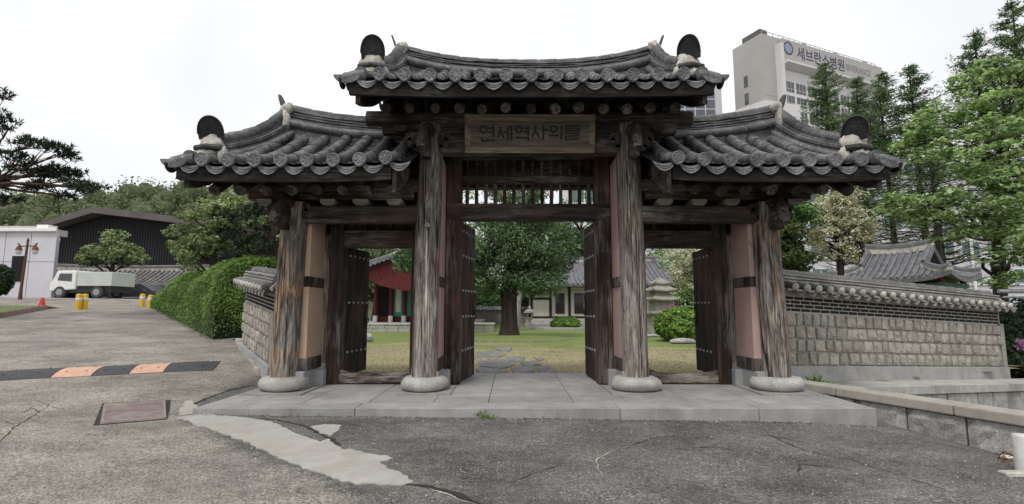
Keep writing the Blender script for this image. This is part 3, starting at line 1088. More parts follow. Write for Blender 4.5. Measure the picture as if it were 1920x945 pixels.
leaf(1.2, 1.0, .02, 2.86, R(87), 'door', (.55, 1.15, 1.62, 2.25, 2.7), 1)
leaf(-3.25, .9, .12, 2.4, R(81), 'door_grey', (.52, 1.4, 2.25), -1)
leaf(3.27, .9, .12, 2.4, R(91), 'door_grey', (.52, 1.4, 2.25), 1)
# wide boards closing the jamb next to the middle doors
for s in (-1, 1):
    mb = MB(); mb.span((px(1.2 * s), YD - .16, .02), (px(1.36 * s), YD - .133, 2.86))
    build(mb, 'jamb_board', MT['door'], gate, bevel=.006)

# ------------------------------------------------------------------ roofs of the gate
def gate_roof(name, x0, x1, z_e, z_r, rows, ends, y_e=7.25, ridge=(0, 0), ridge_z=(0, 0), ridge_lift=.12, left=True, right=True, raft=(), corner=.33):
    """x0..x1 gable to gable; rows: x of the convex tile rows; ridge=(xa,xb)"""
    roof = None
    W = YD - y_e
    ex = 1.28
    xm = (x0 + x1) / 2
    def prof(t, sg, x=None):
        z = z_e + (z_r - z_e) * max(0.0, 1 - t) ** ex
        if x is not None:
            z += .05 * t * (abs(x - xm) / ((x1 - x0) / 2)) ** 4
        return (YD + sg * t * W, z)
    # soffit sheet
    mb = MB()
    for sg in (-1, 1):
        top, bot = [], []
        for k in range(9):
            t = k / 8 * .985
            y, z = prof(t, sg)
            top.append([(px(x0 + .05), y, z - .06), (px(x1 - .05), y, z - .06)])
            bot.append([(px(x0 + .05), y, z - .13), (px(x1 - .05), y, z - .13)])
        mb.grid(top); mb.grid(bot)
        mb.add([top[-1][0], top[-1][1], bot[-1][1], bot[-1][0]], [(0, 1, 2, 3)])
        for e in (0, 1):
            mb.grid([[r_[e] for r_ in top], [r_[e] for r_ in bot]], False)
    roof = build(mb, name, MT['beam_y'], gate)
    # concave tile troughs and convex tile rows
    tr, cv = MB(), MB()
    rows = sorted(rows)
    sp = rows[1] - rows[0]
    gaps = [(rows[0] - sp / 2)] + [(a + b) / 2 for a, b in zip(rows, rows[1:])] + [rows[-1] + sp / 2]
    nt = 7
    for sg in (-1, 1):
        for gx in gaps:
            for k in range(nt):
                ta, tb = k / nt, (k + 1) / nt + .02
                rr_ = []
                for t, dz in ((ta, .0), (min(tb, 1.01), .022)):
                    y, z = prof(t, sg, gx)
                    row = []
                    for j in range(7):
                        a = -1 + j / 3
                        row.append((px(gx + a * sp * .43), y, z + dz - .045 + .075 * a * a))
                    rr_.append(row)
                if sg > 0:
                    rr_ = rr_[::-1]
                tr.grid(rr_)
        for rx in rows:
            nq = 5
            for k in range(nq):
                wob = random.uniform(-.006, .006); dzt = random.uniform(-.003, .004)
                pts, rad = [], []
                for t, r in ((k / nq - .02, .088), ((k + .5) / nq, .094), ((k + .995) / nq, .099)):
                    y, z = prof(max(0, t) * .995, sg, rx)
                    if k == nq - 1 and r > .096: y += sg * .06
                    pts.append((px(rx + wob), y, z + .035 + dzt))
                    rad.append(r + random.uniform(-.002, .002))
                cv.tube(pts, rad, 12)
    build(tr, 'concave_tiles', MT['tile_shaded'], roof)
    build(cv, 'convex_tiles', MT['tile'], roof)
    # eave fascia and curved filler strip
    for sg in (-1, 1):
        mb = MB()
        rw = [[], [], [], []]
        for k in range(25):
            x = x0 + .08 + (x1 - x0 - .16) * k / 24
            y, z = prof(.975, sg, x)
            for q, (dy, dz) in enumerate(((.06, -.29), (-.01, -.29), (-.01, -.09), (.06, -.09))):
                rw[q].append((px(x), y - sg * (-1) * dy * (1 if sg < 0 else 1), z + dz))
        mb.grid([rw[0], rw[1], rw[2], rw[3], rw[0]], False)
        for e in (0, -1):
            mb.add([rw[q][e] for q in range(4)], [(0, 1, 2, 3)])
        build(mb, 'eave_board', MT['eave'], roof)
    # round end tiles with a flower, and drip tiles
    yE, _ = prof(1.0, -1)
    proto = None
    for rx in rows:
        y, z = prof(1.0, -1, rx)
        c = Vector((px(rx), y - .075, z + .03))
        if proto is None or True:
            mb = MB()
            t_ = [(.0, .0), (.03, .012), (.035, .004), (.078, .004), (.084, .016), (.098, .014), (.101, -.02)]
            n = 20
            vs_, fs = [], []
            for (r, h) in t_:
                for j in range(n):
                    a = 2 * math.pi * j / n
                    pt = 1.0 + (.16 * max(0, math.cos(a + math.pi / 2)) ** 6)
                    q = h + (.007 * abs(math.cos(a * 3)) if .03 < r < .08 else 0)
                    vs_.append(c + Vector((r * math.cos(a) * 1.0, -q, r * math.sin(a) * pt)))
            for k in range(len(t_) - 1):
                for j in range(n):
                    fs.append((k * n + j, k * n + (j + 1) % n, (k + 1) * n + (j + 1) % n, (k + 1) * n + j))
            mb.add(vs_, fs, True)
            for j in range(6):
                a = j * math.pi / 3 + .3
                p = c + Vector((.055 * math.cos(a), -.008, .055 * math.sin(a)))
                mb.lathe((0, 0, 0), [(.018, 0), (.012, .008), (.002, .011)], 6)
                for i in range(len(mb.v) - 18 - 12, len(mb.v)):
                    q = mb.v[i]
                    mb.v[i] = Vector((p.x + q.x, p.y - q.z, p.z + q.y))
            build(mb, 'end_tile', MT['tile_end'], roof)
    for gx in gaps:
        y, z = prof(1.0, -1, gx)
        mb = MB()
        hw = sp * .47
        up, lo, lo2 = [], [], []
        for j in range(13):
            a = -1 + j / 6
            zu = z - .065 + .05 * a * a
            zl = z - .02 - .16 * (1 - abs(a) ** 2.3) - .008 * max(0, 1 - abs(a) * 4)
            up.append((px(gx + a * hw), y - .01, max(zu, zl + .004)))
            lo.append((px(gx + a * hw), y - .045, zl))
            lo2.append((px(gx + a * hw), y - .018, zl))
        mb.grid([lo, up]); mb.grid([up, lo2]); mb.grid([lo2, lo])
        # raised scroll lines
        for f in (.35, .65):
            mb.tube([Vector(lo[j]).lerp(Vector(up[j]), f) + Vector((0, -.004, 0)) for j in range(2, 11)], .006, 5)
        build(mb, 'drip_tile', MT['tile_end'], roof)
    # rafters
    for rx in raft:
        for sg in (-1, 1):
            mb = MB()
            mb.tube([(px(rx), YD + sg * .05, z_r - .33), (px(rx + random.uniform(-.015, .015)), YD + sg * (W - .27), z_e - .345 + random.uniform(-.012, .012))], [.085, random.uniform(.078, .09)], 12)
            build(mb, 'rafter', MT['beam_y'], roof)
    # main ridge
    xa, xb = ridge
    zb, zt = ridge_z
    xmid = (xa + xb) / 2 if (left and right) else (xa if right else xb)
    half = (xb - xa) / 2 if (left and right) else (xb - xa)
    def rz_(x):
        return ridge_lift * (abs(x - xmid) / half) ** 2.6
    mb = MB()
    N = 22
    H = zt - zb
    def course(w, h0, h1, wob=.0):
        rw = [[], [], [], []]
        for k in range(N + 1):
            x = xa + (xb - xa) * k / N
            lift = rz_(x) + wob * mnoise.noise(Vector((x * 4, h0 * 30, 0)))
            for q, (dy, hz) in enumerate(((-w, h0), (-w, h1), (w, h1), (w, h0))):
                rw[q].append((px(x), YD + dy, zb + hz + lift))
        mb.grid([rw[0], rw[1], rw[2], rw[3], rw[0]][::-1], False)
        for e in (0, -1):
            mb.add([rw[q][e] for q in range(4)], [(0, 1, 2, 3)])
    course(.12, -.12, H - .05)
    mb.span((px(xa), YD - .13, zb - .25), (px(xb), YD + .13, zb + .08))
    mb.span((px(xb - .45 if right else xa), YD - .125, zb - .2), (px(xb if right else xa + .45), YD + .125, zb + .2))
    if left and right: mb.span((px(xa), YD - .125, zb - .2), (px(xa + .45), YD + .125, zb + .2))
    hs = H - .08
    for k in range(4):
        h0 = .1 + (hs - .1) * k / 4
        course(.155 + .012 * (k % 2), h0 + .012, h0 + (hs - .1) / 4 - .012, .02)
    for sg in (-1, 1):
        P = [(px(xa + (xb - xa) * k / N), YD + sg * .15, zb + .03 + rz_(xa + (xb - xa) * k / N)) for k in range(N + 1)]
        mb.tube(P, .075, 10)
    # cap of overlapping round tiles
    P, rd = [], []
    nn = max(5, int((xb - xa) / .36))
    for k in range(nn):
        for t, r in ((k / nn, .083), ((k + .97) / nn, .093)):
            x = xa + (xb - xa) * t
            P.append((px(x), YD, zb + H - .05 + rz_(x))); rd.append(r)
    mb.tube(P, rd, 12)
    build(mb, 'ridge', MT['tile'], roof)
    # gable ends
    for sg, on in ((-1, left), (1, right)):
        xe = x0 if sg < 0 else x1
        xr = xa if sg < 0 else xb          # ridge end
        if not on:
            # verge against the raised middle: barge board under the last tile row
            for f in (-1, 1):
                mb = MB()
                A, B = [], []
                for k in range(9):
                    t = k / 8
                    y, z = prof(t, f)
                    A.append((px(xe), y, z - .02)); B.append((px(xe), y, z - .34 - .1 * t))
                vs_ = A + B[::-1]
                mb.poly(vs_, (sg * -.06, 0, 0))
                build(mb, 'barge_board', MT['beam_y'], roof)
            continue
        # white mortar at the ridge end, hooked end plate
        mb = MB()
        zz = zb + rz_(xr)
        blob(mb, (px(xr + sg * .01), YD - .02, zz + H * .45), (.1, .22, H * .62), xe, .3)
        blob(mb, (px(xr - sg * .04), YD - .2, zz + .02), (.07, .1, .24), xe + 3, .35)
        blob(mb, (px(xr - sg * .06), YD - .17, zz + H * .7), (.1, .09, .1), xe + 5, .4)
        build(mb, 'ridge_mortar', MT['limeplaster'], roof)
        mb = MB()
        pts = []
        for k in range(13):
            a = math.pi * k / 12
            pts.append((math.cos(a) * .13, .02 + .24 * max(0, math.sin(a)) ** .8))
        base = Vector((px(xr + sg * .05), YD, zz + H - .05))
        P = [base + Vector((sg * (.02 + h * .35), w, h)) for w, h in pts] + [base + Vector((0, -.13, -.05)), base + Vector((0, .13, -.05))]
        mb.poly(P, (sg * .035, 0, .01))
        build(mb, 'ridge_end_tile', MT['tile_black'], roof)
        for f in (-1, 1):
            # descending ridge: from ridge end down to the corner
            xt, xc_ = xr - sg * .03, xe - sg * corner
            def dr(t, up):
                y, z = prof(t, f)
                return Vector((px(xt + (xc_ - xt) * t), y, z + up + .0 * t))
            body = MB()
            T0, T1 = .06, .84
            ts = [T0 + (T1 - T0) * k / 12 for k in range(13)]
            hh = lambda t: (.35 + ridge_lift * .8 * max(0, 1 - (t - T0) / .45) ** 2)
            def swp(w, u0, u1):
                rw = [[], [], [], []]
                for t in ts:
                    for q, (dx, u) in enumerate(((-w, u0 * hh(t)), (-w, u1 * hh(t)), (w, u1 * hh(t)), (w, u0 * hh(t)))):
                        rw[q].append(dr(t, u) + Vector((dx, 0, 0)))
                body.grid([rw[0], rw[1], rw[2], rw[3], rw[0]], False)
                for e in (0, -1):
                    body.add([rw[q][e] for q in range(4)], [(0, 1, 2, 3)])
            swp(.1, -.1, .9)
            swp(.135, .42, .56); swp(.145, .62, .78)
            for q in (-1, 1):
                body.tube([dr(t, .26 * hh(t)) + Vector((q * .13, 0, 0)) for t in ts], .07, 8)
            P, rd = [], []
            for k in range(5):
                for t, r in ((k / 5, .086), ((k + .97) / 5, .1)):
                    tt = T0 + (T1 - T0) * t
                    P.append(dr(tt, hh(tt) * .98)); rd.append(r)
            body.tube(P, rd, 12)
            build(body, 'descending_ridge', MT['tile'], roof)
            # mortar lump and upright black end plate
            c = dr(T1 + .01, 0)
            mm = MB()
            sd = xe * 3 + f
            blob(mm, c + Vector((0, f * .01, .29)), (.185, .1, .15), sd, .34, 14, 22)
            blob(mm, c + Vector((sg * .05, f * .07, .1)), (.17, .11, .08), sd + 2, .45, 14, 22)
            blob(mm, c + Vector((sg * .24, f * .12, .04)), (.17, .1, .04), sd + 4, .45, 14, 22)
            blob(mm, c + Vector((-sg * .19, f * .03, .1)), (.06, .1, .13), sd + 6, .3)
            build(mm, 'corner_mortar', MT['limeplaster'], roof)
            pm = MB()
            yaw = Matrix.Rotation(-sg * f * R(-16 if sg < 0 else -42), 3, 'Z')
            prof_ = []
            for k in range(21):
                a = math.pi * k / 20
                h_ = max(0, math.sin(a))
                prof_.append((math.cos(a) * .175 * (1 - .06 * h_), .05 + .27 * h_ ** .7 ))
            b0 = c + Vector((0, f * .05, .36))
            def PV(w, h, o=0.0): return b0 + yaw @ Vector((w + (h * .12 if sg > 0 else 0), f * (h * .42 + o), h * .94))
            P = [PV(w, h) for w, h in prof_] + [PV(-.165, -.03), PV(.165, -.03)]
            pm.poly(P, yaw @ Vector((0, -f * .045, .012)))
            pm.tube([PV(w, h, .006) for w, h in prof_], .014, 6)
            pm.tube([PV(w * .8, .06 + (h - .05) * .82, .0) for w, h in prof_], .006, 5)
            plate = build(pm, 'corner_end_tile', MT['tile_black'], roof)
            pm = MB()
            pm.tube([c + Vector((-.19, f * .1, .19)), c + Vector((0, f * .15, .2)), c + Vector((.19, f * .1, .19))], .05, 10)
            build(pm, 'corner_tile_course', MT['tile_black'], roof)
            # short tile rows laid sideways along the gable verge
            sd_, se = MB(), MB()
            for k in range(6):
                t = .12 + .86 * k / 5
                y, z = prof(t, f)
                xs0 = xt + (xc_ - xt) * t + sg * .02
                xs1 = xe
                P = [(px(xs0), y, z + .07), (px((xs0 + xs1) / 2), y, z + .05), (px(xs1), y, z + .0)]
                sd_.tube(P, [.09, .093, .098], 10)
                # trough between
                if k < 5:
                    t2 = t + .43 / 5 * 1.0
                    y2, z2 = prof(t2, f)
                    rwA, rwB = [], []
                    for j in range(7):
                        a = -1 + j / 3
                        rwA.append((px(xs0), y2 + a * .12, z2 - .0 + .05 * a * a))
                        rwB.append((px(xs1 + sg * .02), y2 + a * .12, z2 - .05 + .05 * a * a))
                    sd_.grid([rwA, rwB])
                # drooping lip at the verge
                lo = [(px(xs1 + sg * .03), y + .13 * math.cos(a), z - .02 - .12 * math.sin(a)) for a in [math.pi * j / 8 for j in range(9)]]
                se.poly(lo, (sg * .025, 0, .0))
            build(sd_, 'verge_tiles', MT['tile'], roof)
            build(se, 'verge_end_tiles', MT['tile_black'], roof)
            # corner round tile facing forward and verge board
            mb = MB()
            y, z = prof(1.0, f, xe)
            mb.tube([(px(xe - sg * .24), y - f * .3, z + .09), (px(xe - sg * .24), y, z + .045)], [.095, .102], 14)
            mb.tube([(px(xe - sg * .24), y, z + .045), (px(xe - sg * .24), y + f * .015, z + .045)], [.08, .07], 14)
            lo = [(px(xe - sg * .05 - .2 * math.cos(a)), y + f * .02, z + .0 - .13 * math.sin(a)) for a in [math.pi * j / 10 for j in range(11)]]
            mb.poly(lo, (0, f * .03, 0))
            build(mb, 'corner_tile', MT['tile_end'], roof)
            mb = MB()
            A, B = [], []
            for k in range(11):
                t = k / 10 * .97
                y, z = prof(t, f)
                A.append((px(xe - sg * .16), y, z - .06)); B.append((px(xe - sg * .16), y, z - .36 - .06 * math.sin(t * 3)))
            mb.poly(A + B[::-1], (-sg * .07, 0, 0))
            build(mb, 'barge_board', MT['beam_y'], roof)
    return roof

r_ = gate_roof('middle_roof', -2.8, 2.8, 4.71, 5.6, [(i - 6) * .377 for i in range(13)], True,
               ridge=(-2.36, 2.36), ridge_z=(5.54, 5.87), ridge_lift=.3, raft=[(i - 6) * .372 for i in range(13)])
r_['label'] = 'raised middle roof of dark curved tiles'
r_ = gate_roof('side_roof', -5.28, -1.98, 3.42, 4.38, [-(2.13 + .382 * i) for i in range(8)], True,
               ridge=(-4.4, -2.0), ridge_z=(4.37, 4.75), ridge_lift=.26, right=False, raft=[-(2.1 + .385 * i) for i in range(8)])
r_['label'] = 'lower tiled roof on the left of the middle roof'
r_ = gate_roof('side_roof', 1.98, 5.32, 3.42, 4.38, [(2.13 + .382 * i) for i in range(8)], True,
               ridge=(2.0, 4.56), ridge_z=(4.37, 4.75), ridge_lift=.26, left=False, raft=[(2.1 + .385 * i) for i in range(8)])
r_['label'] = 'lower tiled roof on the right of the middle roof'

# ------------------------------------------------------------------ name board
def name_board():
    PW, PH = 2.07, .57
    c = Vector((px(-.0) - .0, 8.0, 4.125))
    lean = .26
    def T(p):                       # u right, v up, w out of the board
        u, v, w = p
        return Vector((c.x + u, c.y - v * math.sin(lean) - w * math.cos(lean), c.z + v * math.cos(lean) - w * math.sin(lean)))
    mb = MB()
    mb.span((-PW / 2, -PH / 2, -.03), (PW / 2, PH / 2, 0), fn=T)
    board = build(mb, 'name_board', MT['sign_board'], gate)
    mb = MB()
    fw = .075
    o = [(-PW / 2 - .02, -PH / 2 - .02), (PW / 2 + .02, -PH / 2 - .02), (PW / 2 + .02, PH / 2 + .02), (-PW / 2 - .02, PH / 2 + .02)]
    i_ = [(-PW / 2 + fw, -PH / 2 + fw), (PW / 2 - fw, -PH / 2 + fw), (PW / 2 - fw, PH / 2 - fw), (-PW / 2 + fw, PH / 2 - fw)]
    for k in range(4):
        k2 = (k + 1) % 4
        vs_ = [(*o[k], .05), (*o[k2], .05), (*i_[k2], .006), (*i_[k], .006), (*o[k], -.03), (*o[k2], -.03)]
        mb.add([T(q) for q in vs_], [(0, 1, 2, 3), (4, 5, 1, 0)])
    build(mb, 'board_frame', MT['sign_frame'], board)
    lt = MB()
    def Q(x, y):                    # pixel of the enlarged photograph -> board coordinates
        return ((x - 952) / 1640 * PW, -(y - 340) / 420 * PH)
    def stroke(*pts, w=.0145):
        P = [Q(*q) for q in pts]
        for a, b in zip(P, P[1:]):
            d = Vector((b[0] - a[0], b[1] - a[1], 0))
            if d.length < 1e-6:
                continue
            d.normalize()
            n = Vector((-d.y, d.x, 0))
            out = []
            for j in range(7):
                t = math.pi / 2 + math.pi * j / 6
                out.append(Vector((a[0], a[1], 0)) + d * (w * math.cos(t)) + n * (w * math.sin(t)))
            for j in range(7):
                t = -math.pi / 2 + math.pi * j / 6
                out.append(Vector((b[0], b[1], 0)) + d * (w * math.cos(t)) + n * (w * math.sin(t)))
            dz = random.uniform(0, .0015)
            lt.poly([T((p.x, p.y, .004 + dz)) for p in out], T((0, 0, .006)) - T((0, 0, 0)))
    def ring(x, y, r):
        stroke(*[(x + r * math.cos(a), y + r * math.sin(a) * .85) for a in [2 * math.pi * k / 16 for k in range(17)]], w=.015)
    ring(355, 288, 44)
    stroke((482, 245), (482, 365)); stroke((425, 272), (475, 272)); stroke((428, 318), (475, 318)); stroke((330, 388), (335, 425), (495, 410))
    stroke((575, 260), (565, 310), (540, 375)); stroke((575, 300), (615, 385)); stroke((620, 318), (665, 318)); stroke((670, 250), (672, 410)); stroke((710, 245), (718, 410))
    ring(808, 285, 42)
    stroke((930, 245), (932, 362)); stroke((872, 270), (925, 270)); stroke((876, 314), (925, 314)); stroke((778, 384), (930, 384), (933, 412))
    stroke((1030, 245), (1015, 305), (985, 368)); stroke((1022, 300), (1070, 370)); stroke((1128, 245), (1128, 400)); stroke((1132, 292), (1180, 292))
    ring(1260, 283, 42)
    stroke((1205, 358), (1318, 358)); stroke((1362, 240), (1358, 398))
    w = .0115
    stroke((1490, 243), (1415, 243), (1415, 275), (1490, 275), w=w); stroke((1592, 243), (1518, 243), (1518, 275), (1592, 275), w=w)
    stroke((1408, 305), (1592, 305), w=w)
    stroke((1415, 334), (1584, 334), (1584, 357), (1416, 369), (1416, 402), (1584, 397), w=w)
    build(lt, 'lettering', MT['ink'], board)
name_board()

# =================================================================== GARDEN WALLS (stone base, brick lattice band, tiled cap)
def garden_wall(A, B, zA, zB, h, label, seed, thick=.42, group=None, front=1, plain_end=.9):
    rr = random.Random(seed)
    A, B = Vector((A[0], A[1], 0)), Vector((B[0], B[1], 0))
    L = (B - A).length
    d = (B - A).normalized()
    nrm = Vector((d.y, -d.x, 0)) * front       # towards the viewer
    k = h / 2.03
    def T(p):                                  # s along, o out towards the viewer, height
        s, o, hz = p
        q = A + d * s + nrm * o
        return Vector((q.x, q.y, zA + (zB - zA) * s / L + hz * k))
    w = thing('garden_wall', label, 'wall', (A + B) / 2 + Vector((0, 0, (zA + zB) / 2)), group)
    body = MB()
    body.span((0, -thick + .045, .2), (L - .03, -.04, 1.62), fn=T)
    build(body, 'wall_core', MT['mortar_l'], w)
    bs = MB()
    s = 0
    while s < L - .2:
        n = min(L, s + rr.uniform(1.8, 2.4))
        if L - n < .8: n = L
        bs.span((s + .004, -thick - .03, -.3), (n - .004, .05, .262), fn=T)
        s = n
    build(bs, 'base_course', MT['granite'], w, bevel=.008)
    st = MB()
    courses = [(.285, .5), (.535, .745), (.775, .98), (1.01, 1.225)]
    for ci, (h0, h1) in enumerate(courses):
        s = .02 + rr.uniform(0, .15)
        while s < L - .25:
            ww = rr.uniform(.16, .3)
            s2 = min(s + ww, L - .12)
            if s2 - s > .08:
                m = 5
                F_, j = [], .008
                ph = rr.random() * 50
                us = (0, .035, .3, .68, .965, 1)
                sk = [rr.uniform(-.012, .012) for _ in range(4)]
                for a in range(m + 1):
                    row = []
                    for b in range(m + 1):
                        u, v = us[a], us[b]
                        e = min(u, 1 - u, v, 1 - v)
                        o = (-.05 if e == 0 else (.0 if e < .1 else .012) + .022 * rr.random())
                        row.append((s + (s2 - s) * u + sk[0] * (1 - v) + sk[1] * v + (0 if e < .1 else rr.uniform(-.02, .02)), o, h0 + (h1 - h0) * v + (sk[2] * (1 - u) + sk[3] * u) * .6 + (0 if e < .1 else rr.uniform(-.015, .015))))
                    F_.append(row)
                st.grid(F_[::-1], False, fn=T)
            s = s2 + .04
    build(st, 'facing_stones', MT['wallstone'], w)
    # plain pilaster at the end
    mb = MB(); mb.span((L - .13, -thick - .005, .262), (L + .02, .012, 1.27), fn=T)
    build(mb, 'end_pier', MT['mortar'], w, bevel=.01)
    lat = MB()
    for ri in range(4):
        h0 = 1.265 + ri * .072
        s = .02 + (.1 if ri % 2 else 0)
        while s < L - .16:
            lat.span((s, -.06, h0), (min(s + .235, L - .08), -.032, h0 + .05), fn=T)
            s += .268
    build(lat, 'brick_band', MT['darkbrick'], w)
    # tiled cap
    mb = MB()
    mb.span((-.02, -thick - .05, 1.575), (L + .02, .05, 1.615), fn=T)
    prof = [(.17, 1.62), (.17, 1.66), (-thick / 2, 1.72), (-thick - .17, 1.66), (-thick - .17, 1.62)]
    mb.poly([T((-.02, o, hz)) for o, hz in prof], T((L + .04, 0, 0)) - T((0, 0, 0)))
    build(mb, 'cap_bed', MT['mortar'], w)
    cv, en, dr = MB(), MB(), MB()
    s = .12
    while s < L + .12:
        for sg in (1, -1):
            o0, o1 = -thick / 2 + sg * .08, -thick / 2 + sg * (thick / 2 + .2)
            P = [(s, o0, 1.79), (s, (o0 + o1) / 2, 1.745), (s, o1, 1.70)]
            cv.tube([T(q) for q in P], [.07, .073, .076], 10)
            c = T((s, o1, 1.695))
            en.tube([T((s, o1 - sg * .02, 1.70)), T((s, o1 + sg * .03, 1.69)), T((s, o1 + sg * .05, 1.685))], [.074, .066, .03], 10)
            sm = s + .155
            a_ = [(sm - .15 + .3 * q / 8, o1 - sg * .01, 1.68 - .11 * math.sin(math.pi * q / 8)) for q in range(9)]
            b_ = [(sm - .15 + .3 * q / 8, o0, 1.77 - .05 * math.sin(math.pi * q / 8)) for q in range(9)]
            dr.grid([[T(q) for q in a_], [T(q) for q in b_]] if sg > 0 else [[T(q) for q in b_], [T(q) for q in a_]])
            dr.grid([[T((q[0], q[1], q[2])) for q in a_], [T((q[0], q[1] + sg * .012, q[2] - .03)) for q in a_]])
        s += .31
    build(cv, 'convex_tiles', MT['tile_light'], w)
    build(en, 'tile_end_mortar', MT['limeplaster'], w)
    build(dr, 'concave_tiles', MT['tile_light'], w)
    rg, rm = MB(), MB()
    for q, (w0, h0, h1) in enumerate(((.2, 1.74, 1.80), (.25, 1.803, 1.828), (.21, 1.832, 1.855), (.24, 1.86, 1.885), (.2, 1.89, 1.915), (.22, 1.92, 1.945))):
        s = 0
        while s < L:
            n = min(L, s + .55)
            (rm if q in (1, 3, 5) else rg).span((s, -thick / 2 - w0, h0 + rr.uniform(-.004, .004)), (n - .004, -thick / 2 + w0, h1), fn=T)
            s = n
    P, rd = [], []
    nn = int(L / .36)
    for q in range(nn):
        for t, r in ((q / nn, .085), ((q + .97) / nn, .1)):
            P.append(T((t * L - .02, -thick / 2, 1.965))); rd.append(r)
    rg.tube(P, rd, 10)
    rgo = build(rg, 'wall_ridge', MT['tile_light'], w)
    build(rm, 'ridge_slabs', MT['slab_pale'], rgo)
    mb = MB()
    mb.tube([T((L - .06, -thick / 2, 2.0)), T((L + .08, -thick / 2 + .1, 1.86)), T((L + .22, .1, 1.7))], [.06, .05, .04], 8)
    build(mb, 'hip_mortar', MT['limeplaster'], w)
    return w
garden_wall((4.95, 9.35), (11.7, 12.2), .0, -.34, 2.03, 'stone garden wall with dark brick band and tiled cap right of the gate', 3)
gwl = garden_wall((-6.2, 11.75), (-4.35, 9.3), .27, .0, 1.98, 'short stone garden wall with tiled cap between hedge and gate', 5)

# ledge of granite blocks in front of the right wall
mb = MB()
rr = random.Random(4)
Aw, Bw = Vector((4.95, 9.35, 0)), Vector((13.0, 12.75, 0))
Lw = (Bw - Aw).length
dw = (Bw - Aw).normalized(); nw = Vector((dw.y, -dw.x, 0))
def TL(p):
    s, o, h = p
    q = Aw + dw * s + nw * o
    return Vector((q.x, q.y, -.015 - .39 * s / Lw + h))
s = 0
top_mb, low_mb = MB(), MB()
while s < Lw:
    n = s + rr.uniform(.95, 1.15)
    top_mb.span((s + .005, .045, -.16), (n - .005, .78, rr.uniform(-.003, .003)), fn=TL)
    s = n
s = 0
while s < Lw:
    n = s + rr.uniform(.4, .55)
    low_mb.span((s + .012, .1, -1.1), (n - .012, .73 + rr.uniform(-.015, .015), -.175), fn=TL)
    s = n
led = thing('stone_ledge', 'granite block ledge along the foot of the right garden wall', 'ledge', TL((Lw / 2, .4, -1.0)))
build(top_mb, 'capping_blocks', MT['granite_l'], led, bevel=.008)
build(low_mb, 'wall_blocks', MT['rough'], led, bevel=.015)

# sloping kerb with rough-hewn blocks beside the platform
kerb = thing('kerb_wall', 'beige stone kerb on rough blocks running forward from the right corner of the platform', 'kerb', (5.3, 7.0, -.4))
dk = (COP_B - COP_A).normalized()
nk = Vector((-dk.y, dk.x, 0))             # to the right
def TK(p):
    s, o, h = p
    q = COP_A + dk * s + nk * o
    return Vector((q.x, q.y, h))
cut = [-.75, .0, 1.52, 2.9, 4.3]
mb = MB()
for a, b in zip(cut, cut[1:]):
    mb.span((a + .004, 0, -.035), (b - .004, .34, .1), fn=TK)
build(mb, 'coping', MT['coping'], kerb, bevel=.02, segs=2)
mb = MB()
rr = random.Random(9)
cut = [-.6, .25, .95, 1.62, 2.35, 3.1, 3.9, 4.6]
for a, b in zip(cut, cut[1:]):
    m = 7
    rows = []
    for i in range(m + 1):
        row = []
        for j in range(m + 1):
            u, v = i / m, j / m
            e = min(u, 1 - u, v, 1 - v)
            row.append((a + .012 + (b - a - .024) * u, .06 - (0 if e == 0 else rr.uniform(.01, .05)), -.75 + .7 * v))
        rows.append(row)
    mb.grid(rows, False, fn=TK)
    mb.span((a + .012, .06, -.75), (b - .012, .3, -.05), fn=TK)
build(mb, 'rough_blocks', MT['rough'], kerb)

# little white post and broken concrete at the right edge
p = gp(1925, 886)
mb = MB()
mb.lathe((p.x, p.y, p.z - .05), [(.08, 0), (.08, .38), (.073, .395), (.0, .398)], 20)
post = build(mb, 'bollard', plain('chipped_white_paint', (.55, .55, .53), .7, .15, 14))
tag(post, 'short white round bollard at the foot of the rough kerb blocks', 'bollard')
mb = MB()
rr = random.Random(2)
for q in ((1895, 853, .1), (1905, 892, .13), (1890, 862, .07)):
    c = gp(q[0], q[1])
    mb.box(c + Vector((0, 0, .015)), (q[2] * 1.6, q[2] * 1.2, .05), rz=rr.uniform(0, 3), rx=.15, ry=.1)
rub = build(mb, 'rubble', MT['limeplaster'], bevel=.012)
tag(rub, 'broken pale concrete pieces lying by the white bollard', 'rubble', kind='stuff')
C, N = [], []
for k in range(160):
    c = gp(random.gauss(1888, 9), random.gauss(856, 6))
    C.append((c.x, c.y, c.z + random.uniform(.005, .04))); N.append((random.gauss(0, .5), random.gauss(0, .5), 1))
lv = leaves('dry_leaves', C, N, .045, leaf_mat('dry_leaf', [(.07, .035, .015), (.16, .08, .03), (.24, .15, .08)], .1))
tag(lv, 'brown dry leaves gathered against the kerb', 'leaves', kind='stuff')

